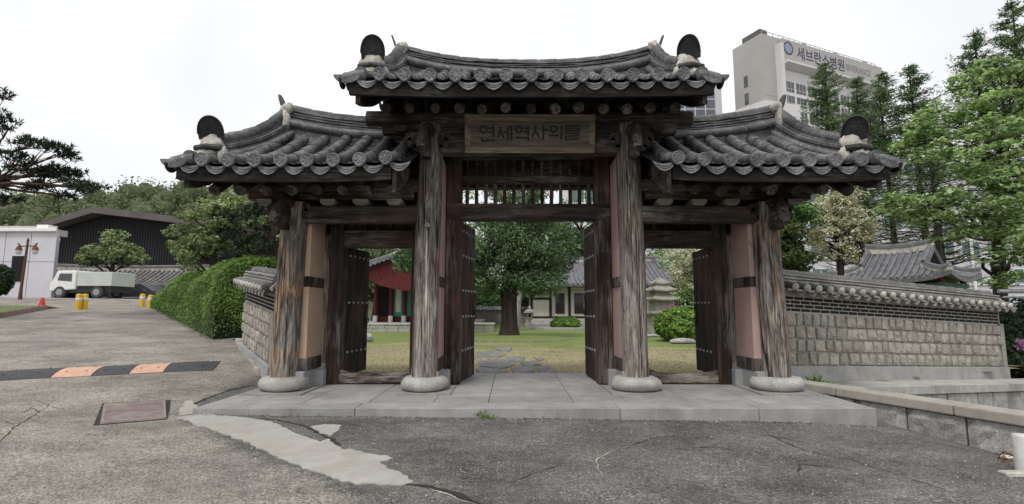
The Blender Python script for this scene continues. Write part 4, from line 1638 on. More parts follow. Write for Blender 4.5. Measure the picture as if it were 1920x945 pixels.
# =================================================================== ROAD FURNITURE ON THE LEFT
# speed bump: alternating rubber segments
MT['rub_black'] = plain('black_rubber', (.06, .06, .064), .75, .25, 14, bstr=.3)
MT['rub_orange'] = plain('faded_orange_rubber', (.56, .345, .25), .75, .15, 9, bstr=.3)
def bump():
    a, b = gp(-60, 713), gp(402, 690)
    root = thing('speed_bump', 'rubber speed bump in black and faded orange blocks across the road', 'speed bump', (a + b) / 2)
    up_ = Vector((0, .2, 0)); a = a + up_; b = b + up_
    L = (b - a).length
    d = (b - a).normalized()
    n = Vector((-d.y, d.x, 0)).normalized()
    # block edges from the photograph, along the near edge
    near = [gp(-60, 722), gp(75, 717), gp(155, 712.5), gp(232, 706.5), gp(301, 701.5), gp(398, 696.5)]
    ss = [(q - a).dot(d) for q in near]
    for k, (s0, s1) in enumerate(zip(ss, ss[1:])):
        mb = MB()
        rows = []
        for i in range(9):
            s = s0 + .006 + (s1 - s0 - .012) * i / 8
            row = []
            endf = 1.0
            if k == 4: endf = 1 - smooth(.55, 1.0, i / 8) * .8
            for j in range(9):
                w = -.42 + .84 * j / 8
                q = a + d * s + n * w
                hz = (.065 * endf) * max(0, 1 - (abs(w) / .43) ** 2.2) + .004
                row.append((q.x, q.y, G(q.x, q.y) + hz))
            rows.append(row)
        mb.grid(rows[::-1])
        for e in (0, -1):
            r0 = rows[e]
            mb.add([*r0, *[(p[0], p[1], p[2] - .07) for p in r0]], [(i, i + 1, len(r0) + i + 1, len(r0) + i) for i in range(len(r0) - 1)])
        blk = build(mb, 'rubber_block', MT['rub_black' if k % 2 == 0 else 'rub_orange'], root)
        blk['label'] = 'black rubber block' if k % 2 == 0 else 'faded orange rubber block'
        mb = MB()
        for w in (-.2, .2):
            for f in (.25, .75):
                q = a + d * (s0 + (s1 - s0) * f) + n * w
                mb.lathe((q.x, q.y, G(q.x, q.y) + .058), [(.018, 0), (.018, .006), (0.002, .007)], 8)
        build(mb, 'bolt_heads', MT['iron'], blk)
bump()

# drain cover sunk in the asphalt
P = [gp(187, 797), gp(313, 786), gp(311, 754), gp(194, 760)]
P = [Vector((q.x, q.y, 0)) for q in P]
cc = sum(P, Vector()) / 4
def ringp(f): return [cc + (q - cc) * f for q in P]
mb = MB()
o1, o2 = ringp(1.0), ringp(1.09)
o2 = [o2[0] * 1, o2[1] * 1, o2[2], o2[3]]
zc = G(cc.x, cc.y)
dc = thing('drain_cover', 'rectangular purple brown drain cover set in the road left of the platform', 'drain cover', (cc.x, cc.y, zc))
mb.poly([(q.x, q.y, G(q.x, q.y) + .003) for q in [p_ + off_ for p_, off_ in zip(ringp(1.05), (Vector((-.05, 0, 0)), Vector((-.02, 0, 0)), Vector((0, .07, 0)), Vector((-.05, .07, 0))))]], (0, 0, .004))
build(mb, 'drain_gap', MT['crack'], dc)
mb = MB()
i1 = ringp(1.0)
mb.poly([(q.x, q.y, G(q.x, q.y) - .01) for q in i1], (0, 0, .035))
mat_dc = stone('purple_brown_concrete', (.15, .115, .11), (.25, .2, .19), 5, 80, .4, .5, stain=(.3, .27, .24))
build(mb, 'cover_slab', mat_dc, dc, bevel=.012)
mb = MB()
for f0, f1 in ((.9, .97),):
    a_, b_ = ringp(f0), ringp(f1)
    for k in range(4):
        k2 = (k + 1) % 4
        vs_ = [(q.x, q.y, G(q.x, q.y) + .026) for q in (a_[k], a_[k2], b_[k2], b_[k])]
        mb.poly(vs_, (0, 0, .004))
build(mb, 'cover_rim', stone('pale_brown_rim', (.22, .18, .16), (.32, .27, .25), 6, 80, .3, .3), dc)

# gutter stones by the left wall foot
mb = MB()
ga, gb_ = gp(448, 640), gp(494, 704)
n = 6
for k in range(n):
    q = ga.lerp(gb_, (k + .5) / n)
    dd = gb_ - ga
    mb.box((q.x, q.y, G(q.x, q.y) + .02), (dd.length / n * .97, .2, .16), rz=math.atan2(dd.y, dd.x) + random.uniform(-.04, .04))
gut = build(mb, 'gutter_kerb', MT['coping'], bevel=.03, segs=2)
tag(gut, 'row of low tan kerb stones at the foot of the left wall', 'kerb')

# grass verge and kerb at far left
va = [gp(-60, 606), gp(85, 580), gp(95, 572)]
mb = MB()
P = [(va[0].x, va[0].y), (va[1].x, va[1].y), (va[1].x - .4, 32), (-60, 34), (-60, va[0].y - 2)]
mb.poly([(x, y, G(x, y) + .0) for x, y in P][::-1], (0, 0, .14))
vg = build(mb, 'grass_verge', plain('verge_grass', (.11, .15, .05), .95, .35, 5, bstr=.5))
tag(vg, 'grass verge beside the road on the left', 'verge', kind='structure')
mb = MB()
for k in range(12):
    a = va[0].lerp(va[1], k / 12); b = va[0].lerp(va[1], (k + .97) / 12)
    d = (b - a).normalized()
    mb.box((a + b) / 2 + Vector((0, 0, .06)), ((b - a).length, .16, .22), rz=math.atan2(d.y, d.x))
vk = build(mb, 'verge_kerb', stone('reddish_kerb', (.2, .14, .115), (.3, .23, .2), 4, 60, .3, .3), bevel=.015)
tag(vk, 'reddish kerb stones edging the grass verge', 'kerb')

# =================================================================== VEGETATION BUILDERS
def tuft_cloud(rng, c, r, n, up=.6, shell=.55):
    """leaf centres and normals spread through an ellipsoid, denser near its surface"""
    v = rng.normal(size=(n, 3)); v /= np.linalg.norm(v, axis=1, keepdims=True)
    k = (shell + (1 - shell) * rng.random(n) ** .5)[:, None] * (.85 + .3 * rng.random((n, 1)))
    P = np.array(c) + v * np.array(r) * k
    N = v * .9 + np.array([0, 0, up]) + rng.normal(size=(n, 3)) * .55
    return P, N

def limb(mb, a, b, r0, r1, rng, sag=.12, n=7, seg=6):
    a, b = Vector(a), Vector(b)
    L = (b - a).length
    off = Vector((rng.normal() * .08 * L, rng.normal() * .08 * L, rng.normal() * .05 * L + sag * L))
    pts, rad = [], []
    for k in range(n):
        t = k / (n - 1)
        w = 4 * t * (1 - t) * .6
        p = a.lerp(b, t) + off * w + Vector((rng.normal(), rng.normal(), rng.normal())) * .012 * L * (1 if 0 < k < n - 1 else 0)
        pts.append(p); rad.append(r0 + (r1 - r0) * t ** .8)
    mb.tube(pts, rad, seg)
    return pts

def tree(name, label, cat, base, trunk, tr, ells, leaf_size, leaf, bark='bark', n_cl=30, per=120, clump=(.6, .4), seed=1, group=None, aspect=.6, up=.6, limbs=True, flat=False, twig=.02, inner=.5):
    """trunk: list of points (absolute), tr: radii; ells: list of (centre, radii, weight)"""
    rng = np.random.default_rng(seed)
    root = thing(name, label, cat, base, group)
    mb = MB()
    T = [Vector(p) for p in trunk]
    # smooth and flare the trunk
    pts, rad = [], []
    for k in range(len(T) - 1):
        for q in range(6):
            t = q / 6
            p = T[k].lerp(T[k + 1], t)
            pts.append(p + Vector((rng.normal(), rng.normal(), 0)) * tr[k] * .06)
            rad.append(tr[k] + (tr[k + 1] - tr[k]) * t)
    pts.append(T[-1]); rad.append(tr[-1])
    rad[0] *= 1.35; rad[1] *= 1.12
    mb.tube(pts, rad, 12)
    CC, NN = [], []
    wsum = sum(e[2] for e in ells)
    for (c, r, w) in ells:
        m = max(1, int(n_cl * w / wsum))
        for _ in range(m):
            v = rng.normal(size=3); v /= np.linalg.norm(v)
            k = inner + (1 - inner) * rng.random() ** .6
            cc = np.array(c) + v * np.array(r) * k
            s = .65 + .7 * rng.random()
            rr = np.array((clump[0] * s, clump[0] * s, clump[1] * s))
            P, N = tuft_cloud(rng, cc, rr, max(6, int(per * s * s)), up)
            CC.append(P); NN.append(N)
            if limbs and rng.random() < .75:
                tgt = Vector(cc)
                # join the trunk somewhat lower than the clump
                best = min(pts, key=lambda p: (p - (tgt - Vector((0, 0, (tgt.xy - p.xy).length * .55)))).length)
                limb(mb, best, tgt, max(.012, tr[-1] * .75), twig * .5, rng)
    build(mb, 'trunk', MT[bark], root)
    C = np.concatenate(CC); N = np.concatenate(NN)
    leaves('crown', C, N, leaf_size * (.6 + .8 * rng.random(len(C))), MT[leaf], root, aspect=aspect, seed=seed)
    return root

def E(pxx, pyy, Y, rx, ry, rz, w=1.0):
    p = at(pxx, pyy, Y)
    return ((p.x, p.y, p.z), (rx, ry, rz), w)

def shrub(name, label, c, r, leaf, size, n, seed=1, group=None, cat='shrub', zmin=None, stems=True, lump=.12, upn=.5, shell=.88):
    rng = np.random.default_rng(seed)
    root = thing(name, label, cat, (c[0], c[1], c[2] - r[2] if zmin is None else zmin), group)
    v = rng.normal(size=(n, 3)); v /= np.linalg.norm(v, axis=1, keepdims=True)
    k = np.array([1 + lump * mnoise.noise(Vector((p[0] * 3 + seed, p[1] * 3, p[2] * 3))) + lump * .6 * mnoise.noise(Vector((p[0] * 8 + seed, p[1] * 8, p[2] * 8))) for p in v])
    q = (shell + (1 - shell) * rng.random(n)) * k
    P = np.array(c) + v * np.array(r) * q[:, None]
    if zmin is not None:
        P[:, 2] = np.maximum(P[:, 2], zmin + .02 + rng.random(n) * .05)
    N = v + np.array([0, 0, upn]) + rng.normal(size=(n, 3)) * .45
    leaves('foliage', P, N, size * (.6 + .8 * rng.random(n)), MT[leaf], root, seed=seed)
    mb = MB()
    b = Vector((c[0], c[1], (c[2] - r[2]) if zmin is None else zmin))
    for j in range(9):
        e = Vector(c) + Vector((rng.normal() * r[0] * .4, rng.normal() * r[1] * .4, rng.random() * r[2] * .4))
        mb.tube([b + Vector((rng.normal() * .06, rng.normal() * .06, -.03)), b.lerp(e, .5), e], [.03, .022, .01], 5)
    # dense dark twig mass inside
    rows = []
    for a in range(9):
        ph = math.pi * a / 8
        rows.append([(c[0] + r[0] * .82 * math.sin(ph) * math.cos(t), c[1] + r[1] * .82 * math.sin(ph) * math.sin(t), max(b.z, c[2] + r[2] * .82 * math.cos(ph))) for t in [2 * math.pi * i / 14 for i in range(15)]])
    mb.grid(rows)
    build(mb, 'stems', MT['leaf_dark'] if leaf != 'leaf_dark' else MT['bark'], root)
    return root

# =================================================================== HEDGE ON THE LEFT
def hedge():
    A, B = Vector((-7.7, 13.0, 0)), Vector((-15.0, 21.2, 0))
    d = (B - A).normalized()
    L = (B - A).length
    n = Vector((d.y, -d.x, 0))               # away from the road, to the right/back
    if n.x < 0: n = -n
    root = thing('hedge', 'long clipped green hedge beside the road left of the gate', 'hedge', (A + B) / 2 + Vector((0, 0, .5)))
    rng = np.random.default_rng(5)
    W = 2.6
    def top(s): return 2.66 - .1 * s / L + .1 * math.sin(s * 1.1) - .35 * smooth(.6, 1.0, s / L)
    def surf(s, a):                          # a 0..1 from foot on the road side over the top to the far foot
        q = A + d * s
        z0 = G(q.x - .2, q.y)
        th = math.pi * a
        o = W / 2 - W / 2 * math.copysign(abs(math.cos(th)) ** .8, math.cos(th))
        h = (abs(math.sin(th))) ** .55
        p = q + n * o
        return Vector((p.x, p.y, z0 * .9 + (top(s) - z0 * .9) * h))
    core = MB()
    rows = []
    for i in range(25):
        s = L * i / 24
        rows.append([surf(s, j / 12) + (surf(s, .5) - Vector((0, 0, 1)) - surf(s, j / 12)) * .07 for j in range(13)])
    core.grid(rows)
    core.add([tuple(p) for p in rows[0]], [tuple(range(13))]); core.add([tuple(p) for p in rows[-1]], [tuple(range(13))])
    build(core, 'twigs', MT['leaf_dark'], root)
    n_l = 85000
    S = rng.random(n_l) * (L + 0) ; A_ = rng.random(n_l) * .9
    C, N = np.zeros((n_l, 3)), np.zeros((n_l, 3))
    for k in range(n_l):
        s, a = S[k], A_[k]
        p = surf(s, a)
        u = surf(s, min(1, a + .01)) - surf(s, max(0, a - .01))
        nn = d.cross(u)
        if nn.length < 1e-6: nn = Vector((0, 0, 1))
        nn.normalize()
        if nn.z < -.2 or (a < .3 and nn.dot(n) > 0): nn = -nn
        bump = .06 * mnoise.noise(p * .9) + .012 * mnoise.noise(p * 5)
        p = p + nn * (bump + rng.normal() * .03)
        C[k] = p; N[k] = nn + Vector(rng.normal(size=3)) * .35 + Vector((0, 0, .15))
    # near end face
    m = 9000
    e = []
    for k in range(m):
        a = rng.random(); q = surf(0, a)
        c = surf(0, .5); c.z = .9
        p = c.lerp(q, rng.random() ** .5)
        e.append(p - d * (.06 + .1 * rng.random()))
    C = np.concatenate([C, np.array(e)]); N = np.concatenate([N, -np.array(d)[None] + rng.normal(size=(m, 3)) * .5 + np.array([0, 0, .3])])
    leaves('foliage', C, N, .055 * (.6 + .8 * rng.random(len(C))), MT['leaf_hedge'], root, seed=3)
hedge()

# =================================================================== TREES ON THE LEFT
# leaning pine at the left edge
def pine(name, label, base, trunk, tr, pads, seed, needles=.2, group=None):
    rng = np.random.default_rng(seed)
    root = thing(name, label, 'tree', base, group)
    mb = MB()
    T = [Vector(p) for p in trunk]
    mb.tube(T, tr, 10)
    CC, NN, DD = [], [], []
    for (c, r, n) in pads:
        c = Vector(c)
        src = min(T[1:], key=lambda p: (p - c + Vector((0, 0, .6))).length)
        pts = limb(mb, src, c - Vector((0, 0, r[2] * .3)), tr[-1] * .9, .02, rng, sag=rng.normal() * .08, n=8)
        for _ in range(max(3, int(n / 14))):
            v = rng.normal(size=3); v /= np.linalg.norm(v)
            q = np.array(c) + v * np.array(r) * (.35 + .65 * rng.random())
            if v[2] < 0: q[2] = c.z + v[2] * r[2] * .4
            limb(mb, pts[-3], Vector(q), .018, .006, rng, n=4, seg=4)
            for _ in range(9):
                o = q + rng.normal(size=3) * np.array((.13, .13, .07))
                for _ in range(8):
                    dr = rng.normal(size=3) * .7 + np.array([0, 0, .75]) + v * .4
                    dr /= np.linalg.norm(dr)
                    CC.append(o + dr * needles * .35); DD.append(dr); NN.append(np.cross(dr, rng.normal(size=3)))
    build(mb, 'trunk', MT['bark_red'], root)
    leaves('crown', CC, NN, needles * (.7 + .6 * rng.random(len(CC))), MT['leaf_pine'], root, aspect=.16, D=DD, seed=seed)
    return root
Yp = 16.0
pb_ = at(-95, 560, Yp); pb_.z = G(pb_.x, pb_.y)
pads = []
for (x, y, rx, rz, n) in ((60, 268, .55, .22, 110), (105, 285, .6, .25, 120), (25, 300, .6, .25, 110), (85, 318, .75, .22, 130), (125, 330, .55, .2, 110), (20, 345, .5, .2, 80),
                          (80, 350, .55, .18, 90), (150, 350, .55, .17, 110), (168, 352, .35, .14, 60), (12, 375, .4, .2, 60), (15, 240, .4, .2, 60), (-5, 215, .3, .2, 50), (115, 368, .3, .12, 50),
                          (-60, 250, .8, .3, 100), (-70, 320, .8, .3, 100), (-110, 280, .8, .3, 100), (45, 325, .5, .2, 70), (-3, 180, .3, .2, 40)):
    c = at(x, y, Yp + random.uniform(-.8, .8))
    pads.append((tuple(c), (rx, rx, rz), n))
pine('pine_tree', 'spreading dark pine reaching in from the left edge of the photo', tuple(pb_),
     [pb_ - Vector((0, 0, .2)), pb_ + Vector((.25, 0, 1.3)), at(-75, 400, Yp), at(-45, 350, Yp), at(-40, 290, Yp), at(-35, 240, Yp)], [.26, .22, .19, .15, .11, .07], pads, 4)

# trees behind the hedge, next to the gate
Yt = 16.5
b = at(395, 540, Yt); b.z = .3
tree('broadleaf_tree', 'light leaved tree rising behind the hedge left of the gate', 'tree', tuple(b), [b, at(402, 470, Yt), at(415, 420, Yt)], [.14, .11, .07],
     [E(345, 440, Yt, .55, .8, .55, .9), E(395, 400, Yt, .8, .8, .5, 1.2), E(440, 385, Yt, .75, .8, .45, 1.2), E(400, 450, Yt, .9, .8, .7, 1.3), E(470, 430, Yt, .8, .8, .7, 1.1), E(360, 480, Yt, .6, .7, .4, .7)],
     .10, 'leaf_light', n_cl=85, per=110, clump=(.3, .14), seed=21, up=.8, inner=.2)
Yt = 14.5
b = at(520, 540, Yt); b.z = .3
pads = []
for (x, y, rx, rz, n) in ((440, 440, .35, .15, 60), (470, 400, .4, .18, 70), (500, 385, .4, .18, 70), (450, 475, .35, .12, 50), (505, 430, .45, .2, 80), (520, 465, .4, .15, 60), (480, 450, .35, .12, 60), (540, 410, .5, .2, 80), (425, 410, .28, .12, 50)):
    pads.append((tuple(at(x, y, Yt + random.uniform(-.5, .5))), (rx, rx, rz), n))
pine('pine_tree', 'small dark pine behind the short garden wall and the outer left column', tuple(b), [b, at(530, 490, Yt), at(510, 450, Yt), at(520, 400, Yt)], [.16, .13, .1, .06], pads, 9, needles=.2)
Yt = 31.0
b = at(210, 520, Yt); b.z = G(b.x, b.y)
tree('broadleaf_tree', 'small round green tree in front of the dark gabled hall', 'tree', tuple(b), [b, at(212, 480, Yt), at(215, 462, Yt)], [.14, .1, .06],
     [E(215, 452, Yt, .7, .8, .5, 1), E(185, 472, Yt, 1.0, .9, .55, 1), E(245, 475, Yt, 1.0, .9, .55, 1), E(165, 485, Yt, .8, .8, .4, .7), E(220, 478, Yt, 1.3, 1, .5, 1)],
     .2, 'leaf_light', n_cl=50, per=80, clump=(.45, .3), seed=31)

# =================================================================== HILL BEHIND (far left)
mb = MB()
hx = axis([(-330, 10, 10)]); hy = axis([(75, 260, 8)])
def hz(x, y):
    r = max(0, 1 - ((y - 165) / 90) ** 2)
    a = smooth(-8, -72, x)
    return -1.3 + (30.5 + 7 * mnoise.noise(Vector((x * .014, y * .01, 2))) + 2 * mnoise.noise(Vector((x * .05, y * .05, 2)))) * r * a
mb.grid([[(x, y, hz(x, y)) for x in hx] for y in hy])
hill = build(mb, 'hill', plain('hill_soil', (.08, .09, .045), .95, .3, .05))
tag(hill, 'wooded hill rising behind the buildings on the left', 'hill', kind='structure')
rng = np.random.default_rng(77)
CC, NN = [], []
core = MB()
for k in range(1000):
    x, y = rng.uniform(-300, -6), rng.uniform(80, 172)
    z = hz(x, y)
    if z < 1: continue
    s = rng.uniform(2.2, 4.6)
    hh_ = s * rng.uniform(.9, 1.4)
    blob(core, (x, y, z + s * .9), (s * .66, s * .66, hh_ * .66), k * .37, .3, 6, 9)
    P, N = tuft_cloud(rng, (x, y, z + s * .9), (s, s, hh_), 210, .5, .72)
    CC.append(P); NN.append(N)
C = np.concatenate(CC); N = np.concatenate(NN)
fo = leaves('hill_forest', C, N, .62 * (.6 + .8 * rng.random(len(C))), MT['leaf_far'], aspect=.8)
cr_ = build(core, 'hill_forest', plain('hill_crown_green', (.075, .095, .045), .9, .35, .35, bstr=.6), loc=(-120, 120, 0)); tag(cr_, 'dark inner crowns of the far woods on the hillside', 'woods', kind='stuff')
tag(fo, 'far woods covering the hillside behind the dark gabled hall', 'woods', kind='stuff')

# =================================================================== HANOK BUILDINGS
def hanok_roof(parent, M, L, W, ze, zr, Lr, tg, mat='tile_far', sp=.34, r=.085, lift=.25, mortar=True, gable_mat='dark', ex=1.3, thick=.16):
    """hip-and-gable roof in local axes: ridge along x; Lr ridge length; tg share of the slope that is gable (0 hip, 1 gable)"""
    H = zr - ze
    def h(t): return ze + H * max(0.0, 1 - t) ** ex
    def lf(x, y): return lift * (abs(x) / (L / 2)) ** 4 * (abs(y) / (W / 2)) ** 2
    def hx_(t): return Lr / 2 if t <= tg else Lr / 2 + (L / 2 - Lr / 2) * (t - tg) / max(1e-6, 1 - tg)
    sheet_, rows_ = MB(M), MB(M)
    for sg in (-1, 1):
        rws = []
        for k in range(13):
            t = k / 12
            x1 = hx_(t)
            rws.append([(x1 * (-1 + j / 8), sg * t * W / 2, h(t) + lf(x1 * (-1 + j / 8), t * W / 2)) for j in range(17)])
        sheet_.grid(rws if sg < 0 else [q[::-1] for q in rws])
        # underside
        sheet_.grid([[(p[0], p[1] * .995, p[2] - thick) for p in q] for q in rws])
        sheet_.add(rws[-1] + [(p[0], p[1] * .995, p[2] - thick) for p in rws[-1]], [(i, i + 1, 18 + i, 17 + i) for i in range(16)])
        n = int(L / 2 / sp)
        for i in range(-n, n + 1):
            x = i * sp
            if abs(x) <= Lr / 2: t0 = 0
            else:
                if tg >= 1: continue
                t0 = tg + (1 - tg) * (abs(x) - Lr / 2) / (L / 2 - Lr / 2)
            if t0 > .96: continue
            pts = []
            m = 8
            for k in range(m + 1):
                t = t0 + (1.0 - t0) * k / m
                pts.append((x, sg * t * W / 2, h(t) + lf(x, t * W / 2) + r * .5))
            rows_.tube(pts, r, 7)
    if tg < 1:
        for sg in (-1, 1):
            rws = []
            for k in range(7):
                t = tg + (1 - tg) * k / 6
                y1 = t * W / 2
                rws.append([(sg * hx_(t), y1 * (-1 + j / 6), h(t) + lf(hx_(t), y1 * (-1 + j / 6))) for j in range(13)])
            sheet_.grid(rws)
            sheet_.grid([[(p[0] * .995, p[1], p[2] - thick) for p in q] for q in rws])
            sheet_.add(rws[-1] + [(p[0] * .995, p[1], p[2] - thick) for p in rws[-1]], [(i, i + 1, 14 + i, 13 + i) for i in range(12)])
            n = int(W / 2 / sp)
            for i in range(-n, n + 1):
                y = i * sp
                t0 = max(tg, abs(y) / (W / 2))
                if t0 > .96: continue
                pts = []
                for k in range(5):
                    t = t0 + (1 - t0) * k / 4
                    pts.append((sg * hx_(t), y, h(t) + lf(hx_(t), y) + r * .5))
                rows_.tube(pts, r, 7)
    roof = build(sheet_, 'roof', MT[mat], parent)
    build(rows_, 'convex_tiles', MT[mat], roof)
    # ridges
    rg, mo = MB(M), MB(M)
    N = 10
    def sweep(m, pts, w, h0, h1):
        rw = [[], [], [], []]
        for k, p in enumerate(pts):
            p = Vector(p)
            d = Vector(pts[min(k + 1, len(pts) - 1)]) - Vector(pts[max(0, k - 1)])
            n_ = Vector((-d.y, d.x, 0)).normalized()
            for q, (o, hh) in enumerate(((-w, h0), (-w, h1), (w, h1), (w, h0))):
                rw[q].append(p + n_ * o + Vector((0, 0, hh)))
        m.grid([rw[0], rw[1], rw[2], rw[3], rw[0]], False)
        for e in (0, -1):
            m.add([rw[q][e] for q in range(4)], [(0, 1, 2, 3)])
    rp = [(Lr / 2 * 1.02 * (-1 + 2 * k / N), 0, zr + .12 * abs(-1 + 2 * k / N) ** 2) for k in range(N + 1)]
    sweep(mo, rp, .12, -.08, .22); sweep(rg, rp, .16, .2, .27)
    rg.tube([(p[0], p[1], p[2] + .29) for p in rp], .1, 8)
    for sx in (-1, 1):
        for sy in (-1, 1):
            if tg > 0:
                pts = [(sx * (Lr / 2 - .08), sy * t * W / 2, h(t) + lf(Lr / 2, t * W / 2)) for t in [tg * k / 6 for k in range(7)]]
                sweep(mo, pts, .1, 0, .17); sweep(rg, pts, .13, .16, .22); rg.tube([(p[0], p[1], p[2] + .24) for p in pts], .085, 8)
            if tg < 1:
                pts = []
                for k in range(8):
                    t = tg + (.985 - tg) * k / 7
                    pts.append((sx * hx_(t), sy * t * W / 2, h(t) + lf(hx_(t), t * W / 2)))
                sweep(mo, pts, .1, -.02, .13); sweep(rg, pts, .13, .12, .18); rg.tube([(p[0], p[1], p[2] + .2) for p in pts], .085, 8)
    build(rg, 'ridge', MT[mat], roof)
    build(mo, 'ridge_mortar', MT['limeplaster'] if mortar else MT[mat], roof)
    # gable triangles
    if tg > 0:
        gb = MB(M)
        for sx in (-1, 1):
            x = sx * (Lr / 2 - .3)
            pts = [(x, -tg * W / 2, h(tg) - .1)] + [(x, t * W / 2, h(abs(t)) - .1) for t in [tg * (-1 + 2 * k / 10) for k in range(1, 10)]] + [(x, tg * W / 2, h(tg) - .1)]
            gb.poly(pts, (sx * .05, 0, 0))
        build(gb, 'gable', MT[gable_mat], roof)
    return roof

def TM(x, y, z, rz): return Matrix.Translation((x, y, z)) @ Matrix.Rotation(rz, 4, 'Z')

def panel_wall(parent, M, L, W, z0, z1, front_bays, name='wall', mat='offwhite', post='timber', pr=.1):
    """timber framed plaster box: bays is a list of kinds along the front (y=-W/2)"""
    mb = MB(M)
    mb.span((-L / 2, -W / 2, z0), (L / 2, W / 2, z1))
    w = build(mb, name, MT[mat], parent)
    n = len(front_bays)
    for i in range(n + 1):
        x = -L / 2 + L * i / n
        mb = MB(M); mb.span((x - pr, -W / 2 - .06, z0 - .02), (x + pr, -W / 2 + .1, z1 + .02))
        build(mb, 'post', MT[post], parent)
    mb = MB(M)
    mb.span((-L / 2, -W / 2 - .04, z0 - .02), (L / 2, -W / 2 + .04, z0 + .16)); mb.span((-L / 2, -W / 2 - .04, z1 - .2), (L / 2, -W / 2 + .04, z1))
    build(mb, 'rail', MT[post], parent)
    for i, kind in enumerate(front_bays):
        a, b = -L / 2 + L * i / n + pr, -L / 2 + L * (i + 1) / n - pr
        H = z1 - z0
        if kind == 'plain':
            mb = MB(M); mb.span((a, -W / 2 - .03, z0 + H * .55), (b, -W / 2 + .02, z0 + H * .62)); build(mb, 'rail', MT[post], parent)
        elif kind in ('two', 'lattice'):
            m = 1 if kind == 'two' else 2
            for k in range(m):
                c, d = a + (b - a) * (k + .08) / m, a + (b - a) * (k + .92) / m
                if kind == 'two':
                    c, d = a + (b - a) * .22, b - (b - a) * .22
                z_a, z_b = z0 + H * (.14 if kind == 'two' else .2), z1 - H * (.26 if kind == 'two' else .12)
                mb = MB(M); mb.span((c, -W / 2 - .05, z_a), (d, -W / 2 - .01, z_b))
                win = build(mb, 'window', MT['timber'], parent)
                mb = MB(M)
                for q in range(2):
                    e, f = c + (d - c) * (q + .12) / 2, c + (d - c) * (q + .88) / 2
                    mb.span((e, -W / 2 - .06, z_a + .1), (f, -W / 2 - .052, z_b - .1))
                build(mb, 'pane', MT['pane'] if kind == 'two' else plain('paper_screen', (.3, .3, .31), .6), win)
                mb = MB(M)
                for q in range(2):
                    e, f = c + (d - c) * (q + .12) / 2, c + (d - c) * (q + .88) / 2
                    for v in range(1, 4):
                        xx = e + (f - e) * v / 4
                        mb.span((xx - .012, -W / 2 - .075, z_a + .1), (xx + .012, -W / 2 - .06, z_b - .1))
                    for v in range(1, 7):
                        zz = z_a + .1 + (z_b - z_a - .2) * v / 7
                        mb.span((e, -W / 2 - .074, zz - .01), (f, -W / 2 - .061, zz + .01))
                build(mb, 'muntins', MT['timber'], win)
    return w

# --- plastered house behind the middle doorway
hM = TM(7.3, 42.0, 0, 0)
house = thing('tiled_house', 'white plastered timber house with grey tiled roof behind the big juniper', 'house', (7.3, 42, LAWN_Z))
mb = MB(hM); mb.span((-6.2, -3.5, LAWN_Z - .1), (6.2, 3.6, .52)); build(mb, 'stone_base', MT['granite_l'], house, bevel=.03)
mb = MB(hM); mb.span((-6.35, -4.6, LAWN_Z - .1), (6.35, -3.5, .2)); build(mb, 'stone_step', MT['granite'], house, bevel=.03)
panel_wall(house, hM, 11.6, 6.0, .54, 3.1, ['plain', 'two', 'two', 'lattice', 'lattice', 'lattice', 'two', 'lattice'])
hanok_roof(house, hM, 14.0, 8.6, 3.05, 5.15, 9.4, .35)

# --- red hall with teal doors seen through the left doorway
hall = thing('red_hall', 'dark red wooden hall with teal doors and a boarded gable on a stone terrace', 'hall', (-6.3, 38, LAWN_Z))
hallM = TM(-6.3, 38.5, 0, R(90))
mb = MB(); mb.span((-10.6, 33.2, LAWN_Z - .1), (-2.4, 45, .36))
build(mb, 'hall_floor', MT['granite_l'], hall, bevel=.03)
hanok_roof(hall, hallM, 12.0, 8.8, 3.6, 5.15, 11.7, 1.0, gable_mat='red', lift=.15, ex=1.2)
mb = MB(); mb.span((-9.5, 35.2, .38), (-3.1, 44, 3.45)); build(mb, 'hall_wall', MT['red'], hall)
yf = 35.2
for k, x in enumerate((-9.35, -8.3, -7.4, -6.5, -5.4, -4.3, -3.25)):
    mb = MB(); mb.tube([(x, 34.9, .78), (x, 34.9, 3.1)], .13, 12)
    c = build(mb, 'column', MT['red'], hall)
    mb = MB(); mb.tube([(x, 34.9, .36), (x, 34.9, .8)], .16, 12); build(mb, 'column_base', MT['white'], c)
for k, (xa, xb, kind) in enumerate(((-9.2, -8.5, 'dark'), (-8.15, -7.55, 'white'), (-7.25, -6.65, 'teal'), (-6.35, -5.55, 'teal'), (-5.25, -4.45, 'teal'), (-4.15, -3.4, 'teal'))):
    mb = MB(); mb.span((xa, yf - .06, .75), (xb, yf - .01, 2.75))
    d_ = build(mb, 'door', MT['dark' if kind == 'dark' else 'teal'], hall)
    if kind != 'dark':
        mb = MB()
        if kind == 'white':
            mb.span((xa + .12, yf - .075, 1.05), (xb - .12, yf - .062, 2.65)); build(mb, 'door_panel', MT['offwhite'], d_)
        else:
            for q in range(2):
                a = xa + (xb - xa) * (q + .14) / 2; b2 = xa + (xb - xa) * (q + .86) / 2
                mb.span((a, yf - .075, 1.25), (b2, yf - .062, 2.65))
            build(mb, 'door_panel', plain('pale_teal_screen', (.1, .26, .22), .6), d_)
mb = MB(); mb.span((-9.45, yf - .08, 2.82), (-3.15, yf - .0, 3.1)); build(mb, 'frieze', MT['teal'], hall)
